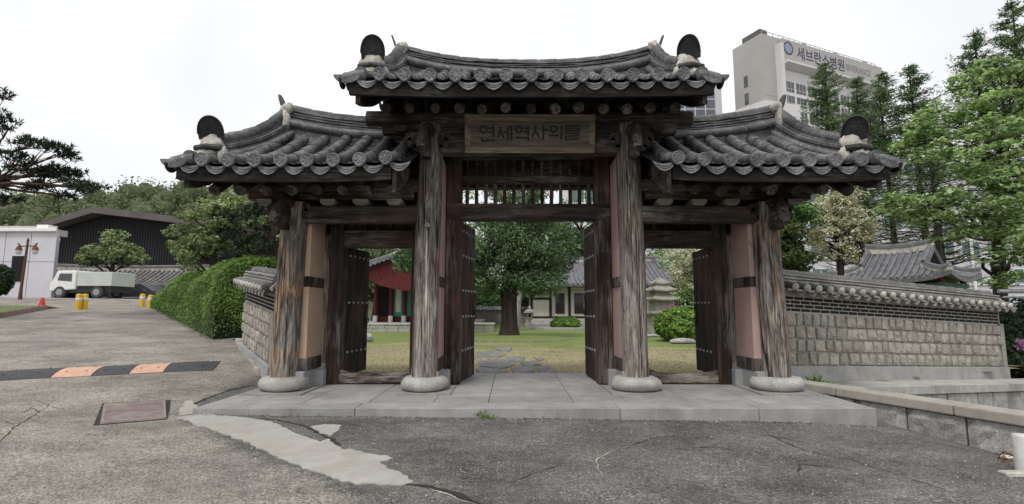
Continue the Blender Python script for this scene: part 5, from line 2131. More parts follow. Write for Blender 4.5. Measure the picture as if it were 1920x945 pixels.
# boarded gable with curved lower edge
mb = MB()
gx0, gx1 = -10.0, -2.6
n = 46
for k in range(n):
    a, b2 = gx0 + (gx1 - gx0) * k / n, gx0 + (gx1 - gx0) * (k + .93) / n
    xm = (a + b2) / 2
    t = abs(xm + 6.3) / 4.4
    top = 3.6 + 1.55 * max(0, 1 - t) ** 1.2 - .12
    bot = 2.43 + 1.1 * (abs(xm + 6.3) / 3.7) ** 2.2
    if top - bot > .05:
        mb.span((a, 32.85, bot), (b2, 32.95, top))
build(mb, 'gable_boarding', MT['red'], hall)
# tile ends and pale mortar lining the gable verge
mb, mo = MB(), MB()
for sg in (-1, 1):
    P = []
    for k in range(17):
        t = k / 16
        x = -6.3 + sg * t * 4.4
        z = 3.6 + 1.55 * (1 - t) ** 1.2
        mb.tube([(x, 33.1, z + .1), (x, 32.35, z + .02)], .1, 8)
        mb.lathe((0, 0, 0), [(.115, 0), (.115, .03)], 10)
        for i in range(len(mb.v) - 40, len(mb.v)):
            q = mb.v[i]; mb.v[i] = Vector((x + q.x, 32.34 - q.z, z + .0 + q.y))
        P.append((x, 32.75, z + .22))
    mo.tube(P, .13, 6)
build(mb, 'verge_tiles', MT['tile_end'], hall)
build(mo, 'verge_mortar', MT['limeplaster'], hall)

# stone terrace wall in front of the hall
mb = MB()
rr = random.Random(6)
for ci, (z0, z1) in enumerate(((LAWN_Z - .1, .1), (.1, .29))):
    x = -10.8
    while x < -1.15:
        w = rr.uniform(.55, 1.1)
        mb.span((x + .01, 31.0 + rr.uniform(-.015, .015), z0 + .006), (min(x + w, -1.1) - .01, 31.5, z1))
        x += w
mb.span((-10.8, 30.96, .295), (-1.08, 33.25, .37))
ter = build(mb, 'stone_terrace', MT['granite_l'], bevel=.012)
tag(ter, 'low terrace of squared pale stones in front of the red hall', 'terrace')

# --- grey brick garden wall with tiled cap at the back of the lawn
mb = MB(); mb.span((-12, 45.6, LAWN_Z - .2), (1.7, 46.0, 1.15))
bw = build(mb, 'back_wall', None or (lambda: (lambda t: t.finish(t.mix(t.ramp(t.voro(1, (4, 1, 9), 'DISTANCE_TO_EDGE'), [(.02, 1), (.06, 0)]), t.ramp(t.noise(6), [(.3, (.17, .16, .155)), (.7, (.28, .265, .255))]), (.36, .34, .33)), .9))(NT('grey_brick')))())
tag(bw, 'long grey brick wall at the back of the lawn behind the juniper', 'wall')
mb = MB()
mb.poly([(-12, 45.4, 1.15), (-12, 45.8, 1.45), (-12, 46.2, 1.15)], (13.8, 0, 0))
for k in range(45):
    x = -11.9 + .31 * k
    mb.tube([(x, 45.8, 1.46), (x, 45.35, 1.17)], .06, 6)
build(mb, 'tiled_cap', MT['tile_far'], bw)

# --- pavilion roof above the right wall
pvM = TM(17.35, 22.6, 0, R(-57))
pav = thing('pavilion', 'small pavilion with a curved tiled roof and pale mortar ridges behind the right garden wall', 'pavilion', (17.1, 22.6, -.4))
hanok_roof(pav, pvM, 4.6, 3.5, 2.52, 3.8, 2.5, .55, mat='tile_far', sp=.25, r=.065, lift=.3, gable_mat='dark', ex=1.25)
mb = MB(pvM); mb.span((-1.6, -1.1, -.4), (1.6, 1.1, 2.42)); build(mb, 'wall', MT['timber'], pav)
for sx in (-1, 1):
    for sy in (-1, 1):
        mb = MB(pvM); mb.tube([(sx * 1.8, sy * 1.25, -.4), (sx * 1.8, sy * 1.25, 2.5)], .11, 10); build(mb, 'column', MT['red'], pav)
mb = MB(pvM); mb.span((-1.95, -1.4, 2.15), (1.95, 1.4, 2.34)); build(mb, 'eave_beam', plain('faded_green_beam', (.05, .1, .08), .7, .3, 6), pav)

# --- low tiled building at far left
lbM = TM(-27.5, 37.0, 0, R(4))
lowb = thing('tiled_house', 'long low house with grey tiled roof below the dark gabled hall', 'house', (-27.5, 37, .4))
mb = MB(lbM); mb.span((-6.5, -1.8, 0), (6.5, 1.8, 2.7)); build(mb, 'wall', MT['dark'], lowb)
for k in range(7):
    mb = MB(lbM); x = -6.4 + 12.8 * k / 6; mb.span((x - .09, -2.0, 0), (x + .09, -1.82, 2.6)); build(mb, 'post', MT['timber'], lowb)
hanok_roof(lowb, lbM, 15.0, 6.0, 2.75, 4.05, 12.5, .5, mat='tile_light', lift=.2)

# --- big dark gabled hall
gM = TM(-35.5, 50, 0, R(-8))
gh = thing('gabled_hall', 'large dark hall with a wide low gabled roof in front of the hill', 'hall', (-35.5, 50, 0))
ap = at(195, 392, 44)
mb = MB()
x0, x1 = at(85, 430, 44).x, at(420, 424, 44).x
za = ap.z
zl, zr2 = at(85, 428, 44).z, at(420, 420, 44).z
mb.poly([(x0 + .6, 44, -1), (x1 - .6, 44, -1), (x1 - .6, 44, zr2 - .5), (ap.x, 44, za - .6), (x0 + .6, 44, zl - .5)], (0, 16, 0))
ghw = build(mb, 'wall', plain('black_cladding', (.014, .014, .018), .7, .3, 1), gh)
mb = MB()
for (a, za_, b2, zb_) in ((x0 - .8, zl - .1, ap.x, za), (ap.x, za, x1 + .8, zr2 - .05)):
    mb.poly([(a, 42.8, za_), (b2, 42.8, zb_), (b2, 42.8, zb_ - .55), (a, 42.8, za_ - .55)], (0, 18, 0))
build(mb, 'roof', plain('brown_grey_fascia', (.115, .1, .095), .7, .2, 1), gh)
mb = MB()
for k in range(60):
    x = x0 + 1 + k * (x1 - x0 - 2) / 60
    mb.span((x, 43.95, -1), (x + .06, 43.99, min(za - .7 - abs(x - ap.x) * .21, za - .7)))
build(mb, 'cladding_ribs', plain('dark_rib', (.018, .018, .021), .6), gh)
for k in range(7):
    x = x0 + 2 + k * 1.9
    mb = MB(); mb.span((x, 43.93, 1.2), (x + 1.3, 43.98, 3.4)); build(mb, 'window', MT['pane'], gh)

# --- white panelled building with lamp
Yw = 28
we = at(101, 500, Yw)
wt = at(60, 428, Yw).z
wb = thing('panelled_building', 'small white panelled building at the left edge behind the street lamp', 'building', (we.x - 4, Yw + 3, .9))
mb = MB()
def foot(x0_, x1_, g_=0.0):
    return [(x0_, Yw), (x1_, Yw), (x1_ - 3.6 * (1 if x1_ > we.x - .3 else 1), Yw + 4.2), (x0_ - 3.6, Yw + 4.2)]
for k in range(6):
    b2 = we.x - k * 1.42
    for z0, z1 in ((.3, wt - 1.9), (wt - 1.88, wt - .2)):
        mb.poly([(x, y, z0) for x, y in foot(b2 - 1.40, b2)], (0, 0, z1 - z0))
build(mb, 'wall', plain('pale_lilac_panel', (.55, .54, .58), .5, .06, 1), wb, bevel=.015)
mb = MB(); mb.poly([(we.x - 8.8, Yw - .2, wt - .2), (we.x + .1, Yw - .2, wt - .2), (we.x - 3.65, Yw + 4.3, wt - .2), (we.x - 12.6, Yw + 4.3, wt - .2)], (0, 0, .2)); build(mb, 'roof', MT['white'], wb, bevel=.02)
mb = MB(); mb.span((we.x - 9.6, Yw + 1.5, wt), (we.x - 2.6, Yw + 3.6, wt + .38)); build(mb, 'roof_box', plain('pinkish_panel', (.42, .36, .37), .6, .08, 2), wb)
mb = MB(); mb.span((we.x - 1.75, Yw + .6, wt), (we.x - 1.1, Yw + 1.2, wt + .3)); build(mb, 'roof_unit', MT['white'], wb)
mb = MB(); mb.span((at(22, 500, Yw).x, Yw - .03, at(40, 528, Yw).z), (at(47, 500, Yw).x, Yw + .02, at(40, 480, Yw).z))
dd_ = build(mb, 'window', MT['dark'], wb)
# street lamp
lp = gp(37, 566); lp.z = G(lp.x, lp.y) + .1
Yl = lp.y
lamp = thing('street_lamp', 'brown street lamp with two hanging lantern heads in front of the white building', 'lamp', tuple(lp))
mt_l = plain('rusty_brown_paint', (.1, .045, .03), .6, .3, 12)
zt = at(44, 452, Yl).z
mb = MB(); mb.tube([lp, (lp.x, lp.y, lp.z + .5), (lp.x + .08, lp.y, zt)], [.085, .06, .045], 10)
mb.lathe((lp.x + .08, lp.y, zt), [(.05, 0), (.06, .05), (.03, .1), (.005, .16)], 8)
build(mb, 'pole', mt_l, lamp)
mb = MB(); mb.tube([(lp.x - .38, lp.y, zt - .1), (lp.x - .2, lp.y, zt - .25), (lp.x + .08, lp.y, zt - .22), (lp.x + .36, lp.y, zt - .25), (lp.x + .54, lp.y, zt - .1)], .028, 8)
build(mb, 'arm', mt_l, lamp)
for s in (-1, 1):
    hx2 = lp.x + .08 + s * .38
    mb = MB(); mb.lathe((hx2, lp.y, zt - .42), [(.14, 0), (.1, .12), (.04, .2), (.02, .3)], 12); hd = build(mb, 'lamp_hood', mt_l, lamp)
    mb = MB(); mb.lathe((hx2, lp.y, zt - .62), [(.05, 0), (.11, .06), (.12, .2)], 12); build(mb, 'lamp_globe', plain('milky_glass', (.62, .6, .58), .3), hd)

# truck: white cab and pale cargo box
def wheel(parent, c, r, w, axis_dir, mt='rub_black'):
    c = Vector(c); d = Vector(axis_dir).normalized()
    mb = MB(); mb.tube([c - d * w / 2, c - d * w * .35, c + d * w * .35, c + d * w / 2], [r * .93, r, r, r * .93], 20)
    wl = build(mb, 'wheel', MT[mt], parent)
    mb = MB(); mb.tube([c - d * (w / 2 + .01), c + d * (w / 2 + .01)], r * .55, 14); build(mb, 'rim', MT['stud'], wl)
def truck():
    Y = 26.2
    a, b2 = at(90, 560, Y), at(207, 560, Y)
    z = G((a.x + b2.x) / 2, Y)
    L = b2.x - a.x
    M = TM(a.x, Y, z, 0)
    root = thing('truck', 'small white truck with a pale cargo box parked beside the white building', 'truck', (a.x + L / 2, Y + .8, z))
    H = at(150, 507, Y).z - z
    cw = L * .42
    mb = MB(M)
    P = [(0, 0, .35), (cw, 0, .45), (cw, 0, H), (.35, 0, H), (.12, 0, H * .62), (0, 0, H * .55)]
    mb.poly(P, (0, 1.6, 0))
    cab = build(mb, 'cab', MT['white'], root, bevel=.05, segs=2)
    mb = MB(M)
    P = [(.4, -.012, H * .64), (cw - .22, -.012, H * .6), (cw - .22, -.012, H - .16), (.5, -.012, H - .16)]
    mb.poly(P, (0, .02, 0)); build(mb, 'window', MT['pane'], cab)
    mb = MB(M); P = [(.335, .1, H - .05), (.115, .1, H * .64), (.115, 1.5, H * .64), (.335, 1.5, H - .05)]
    mb.add([Vector(q) + Vector((-.015, 0, .005)) for q in P], [(0, 1, 2, 3)]); build(mb, 'windscreen', MT['pane'], cab)
    mb = MB(M); mb.span((-.03, .15, .42), (.02, .45, .6)); build(mb, 'headlight', MT['stud'], cab)
    mb = MB(M); mb.span((cw + .06, -.02, .62), (L, 1.62, H - .08))
    build(mb, 'cargo_box', plain('pale_green_grey_panel', (.5, .53, .5), .5, .08, 2), root, bevel=.02)
    mb = MB(M); mb.span((.1, .12, .3), (L - .1, 1.5, .6)); build(mb, 'chassis', MT['iron'], root)
    for x in (.55, L - .75):
        for y in (.12, 1.48):
            wheel(root, M @ Vector((x, y - .03, .31)), .31, .22, (0, 1, 0))
truck()
# dark parked car behind the bollards
def car():
    Y = 31.5
    a, b2 = at(176, 560, Y), at(300, 560, Y)
    z = G((a.x + b2.x) / 2, Y)
    L = b2.x - a.x
    M = TM(a.x, Y, z, 0)
    root = thing('parked_car', 'dark parked car beyond the yellow bollards at the top of the road', 'car', (a.x + L / 2, Y + .85, z))
    k = L / 4.2
    P = [(0, .3), (.05, .72), (.9, .86), (1.45, 1.34), (2.9, 1.36), (3.7, .95), (4.15, .85), (4.2, .35)]
    mb = MB(M); mb.poly([(x * k, 0, zz) for x, zz in P], (0, 1.7, 0))
    body = build(mb, 'body', plain('black_car_paint', (.015, .016, .02), .25, .1, 2, .6), root, bevel=.07, segs=3)
    mb = MB(M); mb.poly([(1.1 * k, -.012, .9), (1.55 * k, -.012, 1.28), (2.8 * k, -.012, 1.29), (3.35 * k, -.012, .94)], (0, .02, 0)); build(mb, 'window', MT['pane'], body)
    mb = MB(M); mb.span((.3 * k, -.015, .5), (3.9 * k, .0, .56)); build(mb, 'trim', MT['stud'], body)
    for x in (.75, 3.4):
        for y in (.1, 1.6): wheel(root, M @ Vector((x * k, y, .31)), .31, .2, (0, 1, 0))
car()
# yellow bollards
labs = ['leftmost yellow bollard beside the white truck', 'second yellow bollard from the left in front of the cargo box', 'third yellow bollard in front of the dark car', 'rightmost yellow bollard near the far end of the hedge']
for k, (x, y, yt) in enumerate(((146, 581, 551), (158, 580, 551), (266, 574, 551), (281, 577, 553))):
    q = gp(x, y)
    h = at(x, yt, q.y).z - q.z
    root = thing('bollard', labs[k], 'bollard', tuple(q), 'yellow bollards across the road')
    mb = MB(); mb.lathe(q - Vector((0, 0, .05)), [(.1, 0), (.1, h), (.085, h + .04), (.02, h + .055)], 14); build(mb, 'post', MT['yellow'], root)
    mb = MB(); mb.lathe(q + Vector((0, 0, h * .62)), [(.103, 0), (.104, .09)], 14); build(mb, 'reflector_band', MT['white'], root)
# traffic cone
q = gp(78, 578)
cone = thing('traffic_cone', 'red traffic cone on the verge edge left of the truck', 'traffic cone', tuple(q))
MT['cone'] = plain('red_plastic', (.5, .04, .03), .5, .1, 5)
mb = MB(); mb.lathe(q, [(.15, .03), (.12, .1), (.05, .4), (.03, .43)], 14); cb_ = build(mb, 'cone', MT['cone'], cone)
mb = MB(); mb.box(q + Vector((0, 0, .02)), (.4, .4, .04)); build(mb, 'foot', MT['cone'], cone)
mb = MB(); mb.lathe(q + Vector((0, 0, .25)), [(.08, 0), (.064, .07)], 14); build(mb, 'band', MT['white'], cone)
# dark round bush at the very left
c = at(-6, 525, 20)
shrub('round_bush', 'dark round bush on the verge at the left edge', (c.x, c.y, c.z), (.55, .5, .62), 'leaf_dark', .1, 4500, 8, zmin=G(c.x, c.y) + .1)
# green bank far up the road
c = at(270, 540, 36)
shrub('hedge', 'low green hedge across the far end of the road behind the dark car', (c.x, 37, 1.3), (4.2, .8, 1.0), 'leaf_green', .2, 7000, 12, zmin=.4, cat='hedge')

# =================================================================== COURTYARD
# big juniper
Yj = 24.6
b = at(956, 632, Yj); b.z = LAWN_Z
def juniper(label, b, trunk, tr, ells, n_cl, seed, per=170, clump=(.55, .5), size=.17):
    rng = np.random.default_rng(seed)
    root = thing('juniper_tree', label, 'tree', tuple(b))
    mb = MB()
    T = [Vector(p) for p in trunk]
    rows = []
    for k in range(25):
        t = k / 24 * (len(T) - 1)
        i = min(int(t), len(T) - 2); f = t - i
        p = T[i].lerp(T[i + 1], f); r = tr[i] + (tr[i + 1] - tr[i]) * f
        fl = 1 + .45 * max(0, 1 - k / 4) ** 2
        row = []
        for j in range(29):
            a = 2 * math.pi * (j % 28) / 28
            rr_ = r * fl * (1 + .13 * math.sin(a * 5 + .4 * k * .2 + seed) + .08 * mnoise.noise(Vector((math.cos(a) * 3, math.sin(a) * 3, k * .25))))
            row.append((p.x + rr_ * math.cos(a), p.y + rr_ * math.sin(a), p.z))
        rows.append(row)
    mb.grid(rows)
    CC, NN, DD = [], [], []
    ws = sum(e[2] for e in ells)
    for (c, r, w) in ells:
        for _ in range(int(n_cl * w / ws)):
            v = rng.normal(size=3); v /= np.linalg.norm(v)
            cc = np.array(c) + v * np.array(r) * (.45 + .55 * rng.random() ** .5)
            s = .6 + .7 * rng.random()
            P, N = tuft_cloud(rng, cc, np.array((clump[0] * s, clump[0] * s, clump[1] * s)), int(per * s * s), .4)
            # plume direction: outwards and up
            D = (P - np.array([T[-1].x, T[-1].y, cc[2] - 1.0])) * np.array([1, 1, .9]) + rng.normal(size=P.shape) * .5 + np.array([0, 0, .8])
            CC.append(P); NN.append(N); DD.append(D)
            if rng.random() < .3:
                best = min([Vector(q[0]) for q in rows], key=lambda q: (q - Vector(cc) + Vector((0, 0, .8))).length)
                limb(mb, T[-1].lerp(T[0], .2 * rng.random()), Vector(cc), .07, .02, rng)
    build(mb, 'trunk', MT['bark'], root)
    C, N, D = np.concatenate(CC), np.concatenate(NN), np.concatenate(DD)
    leaves('crown', C, N, size * (.6 + .9 * rng.random(len(C))), MT['leaf_juniper'], root, aspect=.34, D=D, seed=seed)
juniper('broad dark juniper with a thick ribbed trunk on the lawn', b, [b - Vector((0, 0, .05)), at(955, 585, Yj), at(954, 540, Yj), at(958, 480, Yj), at(965, 400, Yj)], [.4, .36, .36, .28, .16],
        [E(925, 500, Yj, 1.5, 1.5, 1.1, 1.2), E(1000, 505, Yj, 1.5, 1.5, 1.0, 1.1), E(965, 450, Yj, 2.2, 2.0, 1.3, 1.5), E(905, 450, Yj, 1.1, 1.4, 1.3, .9), E(1030, 470, Yj, 1.0, 1.3, 1.1, .8),
         E(900, 525, Yj, .8, 1.0, .7, .6), E(965, 390, Yj, 2.0, 1.9, 1.4, 1.2), E(1020, 530, Yj, .9, 1.0, .5, .5), E(960, 520, Yj, 1.6, 1.5, .6, .8), E(965, 335, Yj, 1.5, 1.5, 1.6, .9), E(1045, 440, Yj, .7, 1.0, .9, .5), E(880, 490, Yj, .9, 1.0, 1.2, .6)],
        330, 5, per=130, clump=(.42, .34), size=.15)
b2 = at(845, 620, 27.5); b2.z = LAWN_Z
juniper('second dark juniper standing in front of the red hall', b2, [b2, at(845, 560, 27.5), at(840, 480, 27.5)], [.22, .2, .12],
        [E(790, 480, 27.5, 1.2, 1.2, .8, 1), E(840, 470, 27.5, 1.5, 1.4, 1.4, 1.2), E(770, 490, 27.5, .7, .8, .5, .6)], 60, 8)
# bare earth ring and kerb of stones round the juniper
mb = MB()
rows = []
for k in range(9):
    r = 2.5 * k / 8
    rows.append([(b.x + .3 + r * math.cos(a), b.y - .6 + r * math.sin(a), LAWN_Z + .035 + .12 * (1 - (k / 8) ** 2)) for a in [2 * math.pi * i / 40 for i in range(41)]])
mb.grid(rows[::-1])
em = build(mb, 'earth_mound', lawn.data.materials[0], loc=(0, 10.2, LAWN_Z))
tag(em, 'low grassy mound round the foot of the juniper', 'mound', kind='structure')
mb = MB()
rr = random.Random(3)
for k in range(16):
    a = R(185) + R(150) * k / 15
    mb.box((b.x + .3 + 2.55 * math.cos(a), b.y - .6 + 2.55 * math.sin(a), LAWN_Z), (.42 * rr.uniform(.7, 1.1), .16, .12), rz=a + R(90) + rr.uniform(-.1, .1))
es = build(mb, 'edging_stones', stone('mossy_edging', (.13, .12, .08), (.24, .22, .16), 5, 60, .4, .5), bevel=.03)
tag(es, 'arc of flat pale stones edging the mound below the juniper', 'edging')

# stepping stones from the gate into the garden
fs_px = [[(892, 661), (925, 657), (950, 664), (930, 670), (895, 669)], [(896, 676), (945, 672), (965, 684), (940, 690), (900, 686)], [(892, 692), (935, 691), (952, 697), (900, 699)],
         [(950, 668), (985, 668), (980, 676), (955, 677)], [(975, 679), (1003, 675), (1015, 682), (985, 686)], [(958, 690), (1000, 684), (1003, 695), (965, 700)], [(1005, 686), (1030, 684), (1048, 696), (1015, 700)],
         [(880, 668), (890, 664), (892, 674)], [(925, 650), (960, 652), (955, 658), (935, 656)], [(1000, 668), (1020, 672), (1008, 675)]]
for k, pp in enumerate(fs_px):
    P = []
    for q in pp:
        d = ray(*q); t = (LAWN_Z + .03 - CAMZ) / d.z
        P.append(Vector((0, 0, CAMZ)) + d * t)
    c = sum(P, Vector()) / len(P)
    pos = ('leftmost in the near row', 'left')[0]
    mb = MB(); mb.poly([(p.x, p.y, LAWN_Z - .05) for p in P], (0, 0, .075 + .006 * (k % 3)))
    o = build(mb, 'stepping_stone', MT['flag'] if 'flag' in MT else MT.setdefault('flag', stone('blue_grey_flagstone', (.14, .145, .155), (.24, .245, .26), 5, 70, .4, .5, stain=(.25, .22, .16))), bevel=.02)
    tag(o, 'flat blue grey stepping stone set in the lawn just behind the middle doorway', 'stepping stone', 'stepping stones behind the middle doorway')

# dry grass blades near the gate
rng = np.random.default_rng(14)
n = 42000
Xg = rng.uniform(-6.5, 7.5, n); Yg = 10.6 + 9 * rng.random(n) ** 1.5
C = np.stack([Xg, Yg, np.full(n, LAWN_Z + .03)], 1)
N = rng.normal(size=(n, 3)); N[:, 2] *= .25
D = np.stack([rng.normal(size=n) * .5, rng.normal(size=n) * .5, np.ones(n)], 1)
gr = leaves('grass_blades', C, N, .042 * (.5 + rng.random(n)), leaf_mat('straw_grass', [(.12, .14, .05), (.26, .22, .12), (.36, .31, .2), (.2, .22, .09)], .3), aspect=.14, D=D, loc=(0, 10.6, LAWN_Z))
tag(gr, 'short green and straw grass blades on the lawn', 'grass', kind='stuff')

# stone lantern, globe lamp, pole, planter shrub
def frust(mb, c, w0, w1, z0, z1, rz=R(45), n=4, curve=0.0):
    k = math.sqrt(2) / 2 if n == 4 else .5
    mb.lathe(c, [(w0 * k, z0), (w1 * k, z1)], n, False, rz=rz)
q = at(993, 614, 35.5); q.z = LAWN_Z
ln = thing('stone_lantern', 'small pale stone lantern on the lawn beside the white trunked tree', 'lantern', tuple(q))
hgt = at(993, 573, 35.5).z - LAWN_Z
s = hgt / 1.6
for nm, lst in (('pedestal', [(.55, .5, 0, .12), (.34, .3, .12, .3), (.28, .26, .3, .62), (.36, .5, .62, .74)]), ('light_box', [(.4, .42, .74, 1.1)]), ('lantern_cap', [(.86, .8, 1.1, 1.2), (.78, .3, 1.2, 1.36), (.2, .26, 1.36, 1.44), (.26, .06, 1.44, 1.6)])):
    mb = MB()
    for w0, w1, z0, z1 in lst: frust(mb, q, w0 * s, w1 * s, z0 * s, z1 * s, R(22.5), 8)
    build(mb, nm, MT['granite_l'], ln)
mb = MB(); mb.box(q + Vector((0, -.2 * s, .92 * s)), (.16 * s, .05, .22 * s)); build(mb, 'light_opening', MT['dark'], ln)
q = at(991, 600, 40); q.z = LAWN_Z
gl = thing('globe_lamp', 'round white globe lamp on a thin post behind the stone lantern', 'lamp', tuple(q))
zt = at(991, 553, 40).z
mb = MB(); mb.tube([q, (q.x, q.y, zt - .15)], .05, 8); build(mb, 'post', MT['iron'], gl)
mb = MB(); mb.lathe((q.x, q.y, zt), [(.02, -.22), (.16, -.15), (.22, 0), (.16, .15), (.02, .22)], 14); build(mb, 'globe', plain('opal_glass', (.66, .65, .62), .25), gl)
q = at(1038, 603, 37); q.z = LAWN_Z
mb = MB(); mb.tube([q, (q.x, q.y, at(1038, 558, 37).z)], .035, 8); po = build(mb, 'pole', MT['stud']); tag(po, 'thin grey metal pole in front of the white house', 'pole')
c = at(1060, 603, 34.5)
shrub('round_shrub', 'low clipped green dome shrub in a kerbed bed in front of the white house', (c.x, c.y, .25), (1.02, .95, .5), 'leaf_shrub', .11, 7000, 3, zmin=LAWN_Z + .05)
mb = MB()
for k in range(18):
    a = R(170) + R(200) * k / 17
    mb.box((c.x + .1 + 2.1 * math.cos(a), c.y + .2 + 1.5 * math.sin(a), LAWN_Z + .08), (.44, .16, .2), rz=math.atan2(1.5 * math.cos(a), -2.1 * math.sin(a)))
bk = build(mb, 'bed_kerb', MT['granite_l'], bevel=.02); tag(bk, 'curved pale kerb round the dome shrub bed', 'kerb')
# pagoda
q = at(1240, 629, 26.6); q.z = LAWN_Z
pg = thing('stone_pagoda', 'weathered three tiered stone pagoda beside the big clipped bush', 'pagoda', tuple(q))
Z = lambda y: at(1240, y, 26.6).z - LAWN_Z
def tier(nm, lst):
    mb = MB()
    for w0, w1, ya, yb in lst: frust(mb, q, w0, w1, Z(ya), Z(yb), R(45 + 8))
    return build(mb, nm, MT['pagoda'], pg, bevel=.025)
MT['pagoda'] = stone('lichened_pagoda_stone', (.22, .21, .18), (.38, .365, .32), 5, 60, .4, .6, stain=(.13, .125, .105))
tier('base_block', [(1.62, 1.58, 630, 618), (1.5, 1.46, 618, 611)])
tier('lower_block', [(1.24, 1.22, 611, 591)])
tier('slab', [(1.5, 1.62, 591, 587), (1.62, 1.56, 587, 583)])
tier('body_block', [(.94, .9, 583, 563)])
def roof_stone(nm, yb, ya, w, w2):
    mb = MB()
    z0, z1 = Z(yb), Z(ya)
    n = 7
    rows = []
    for k in range(n):
        t = k / (n - 1)
        ww = w + (w2 - w) * t
        zz = z0 + (z1 - z0) * (t ** 1.7)
        row = []
        for j in range(33):
            a = j / 32 * 4
            side = int(a) % 4; f = a - int(a)
            cs = [(-1, -1), (1, -1), (1, 1), (-1, 1), (-1, -1)]
            x = cs[side][0] + (cs[side + 1][0] - cs[side][0]) * f; y = cs[side][1] + (cs[side + 1][1] - cs[side][1]) * f
            e = (max(0, abs(x) + abs(y) - 1)) ** 2 * .07 * (1 - t)
            v = Matrix.Rotation(R(8), 3, 'Z') @ Vector((x * ww / 2, y * ww / 2, 0))
            row.append((q.x + v.x, q.y + v.y, q.z + zz + e))
        rows.append(row)
    mb.grid([[(p[0] * .8 + q.x * .2, p[1] * .8 + q.y * .2, q.z + z0 - .09) for p in rows[0]], [(p[0], p[1], p[2] - .07) for p in rows[0]]] + rows, False)
    mb.add(rows[-1][:-1], [tuple(range(32))])
    return build(mb, nm, MT['pagoda'], pg)
roof_stone('roof_stone', 561, 552, 1.5, .8)
tier('body_block', [(.8, .78, 553, 545)])
roof_stone('roof_stone', 544, 536, 1.32, .7)
tier('body_block', [(.7, .68, 537, 532)])
roof_stone('roof_stone', 531, 523, .85, .3)
tier('finial', [(.32, .2, 524, 521)])
# big clipped bush and rocks
c = at(1283, 610, 22.3)
shrub('round_shrub', 'large bright clipped bush seen through the right doorway', (c.x, c.y, .55), (1.28, 1.1, .82), 'leaf_shrub', .12, 13000, 6, zmin=LAWN_Z, lump=.16)
def rock(label, px_, py_, Y, s, seed, cat='rock', name='rock'):
    q = at(px_, py_, Y); q.z = LAWN_Z
    mb = MB(); rows = []
    for a in range(8):
        ph = math.pi * a / 7
        rows.append([(q.x + s[0] * math.sin(ph) * math.cos(t) * (1 + .25 * mnoise.noise(Vector((math.cos(t) * 2 + seed, math.sin(t) * 2, a)))), q.y + s[1] * math.sin(ph) * math.sin(t), q.z + s[2] * (.4 + .6 * math.cos(ph)) * (1 + .2 * mnoise.noise(Vector((t, a, seed))))) for t in [2 * math.pi * (i % 12) / 12 for i in range(13)]])
    mb.grid(rows, False)
    return tag(build(mb, name, MT['rough']), label, cat)
rock('flat grey rock at the foot of the large clipped bush', 1280, 637, 20.8, (.55, .3, .22), 1)
rock('small grey rock right of the large clipped bush', 1316, 640, 20.8, (.25, .2, .3), 5)
rock('small rock beside the left side door leaf on the lawn', 690, 632, 22, (.25, .2, .35), 8)
rock('flat pale rock under the stone pagoda', 1222, 629, 25.6, (.5, .2, .14), 4)
shrub('low_shrub', 'small green shrub behind the stone pagoda', (at(1212, 600, 28).x, 28, .4), (.35, .4, .6), 'leaf_shrub', .1, 1500, 9, zmin=LAWN_Z)
c = at(1259, 577, 24.2)
shrub('azalea', 'pink flowering azalea behind the large clipped bush', (c.x, c.y, c.z - .35), (.3, .25, .5), 'pink', .08, 700, 15, zmin=LAWN_Z, cat='azalea')
# white trunked tree by the lantern
Yt = 33; b = at(968, 603, Yt); b.z = LAWN_Z
tree('white_trunk_tree', 'slender pale barked tree behind the juniper', 'tree', tuple(b), [b, at(972, 560, Yt), at(980, 520, Yt), at(985, 470, Yt)], [.24, .2, .16, .08],
     [E(985, 490, Yt, 1.5, 1.2, 1.0, 1), E(1030, 500, Yt, 1.6, 1.2, .9, 1), E(1055, 480, Yt, 1.1, 1.2, 1.1, .8)], .14, 'leaf_dark', bark='bark_pale', n_cl=36, per=110, clump=(.5, .35), seed=41)
# bushes along the back wall
for k, (x, rx, zt_) in enumerate(((885, 1.6, 1.7), (925, 1.7, 1.55), (968, 1.4, 1.9))):
    c = at(x, 575, 47)
    shrub('wall_shrub', ['leafy bush over the back wall seen left of the juniper trunk', 'leafy bush over the back wall behind the juniper trunk', 'leafy bush over the back wall right of the juniper trunk'][k],
          (c.x, 47.6, 1.5), (rx * 1.25, .9, zt_ + .5), 'leaf_green', .17, 4200, 50 + k, group='bushes along the back wall', zmin=LAWN_Z)

# background trees behind the courtyard
bg = [(-23, 54, 12, 'green tree left of the red hall behind the hedge'), (-14, 52, 10, 'rounded green tree behind the left end of the red hall'), (-6, 56, 19, 'tall green tree behind the middle of the red hall'), (4.5, 61, 20, 'tallest green tree seen through the lattice over the middle doors'), (1.5, 54, 18, 'green tree behind the back wall left of the white house'),
      (8, 58, 17, 'broad green tree behind the ridge of the white house'), (13.5, 52, 11.5, 'green tree behind the right end of the white house'), (19, 46, 9.5, 'green tree right of the white house roof')]
for k, (x, y, h, lab) in enumerate(bg):
    rng2 = random.Random(k)
    tree('broadleaf_tree', lab, 'tree', (x, y, LAWN_Z), [(x, y, LAWN_Z), (x + .2, y, h * .3), (x, y, h * .6)], [.32, .26, .14],
         [((x, y, h * .72), (2.6, 2.4, h * .2), 1.2), ((x - 2.2, y, h * .5), (1.8, 1.8, h * .16), .9), ((x + 2.2, y, h * .52), (1.8, 1.8, h * .16), .9), ((x, y - 1.5, h * .42), (2.2, 1.5, h * .16), 1)],
         .28, 'leaf_green' if k % 2 else 'leaf_maple', n_cl=64, per=75, clump=(.9, .6), seed=60 + k, group='trees behind the courtyard')
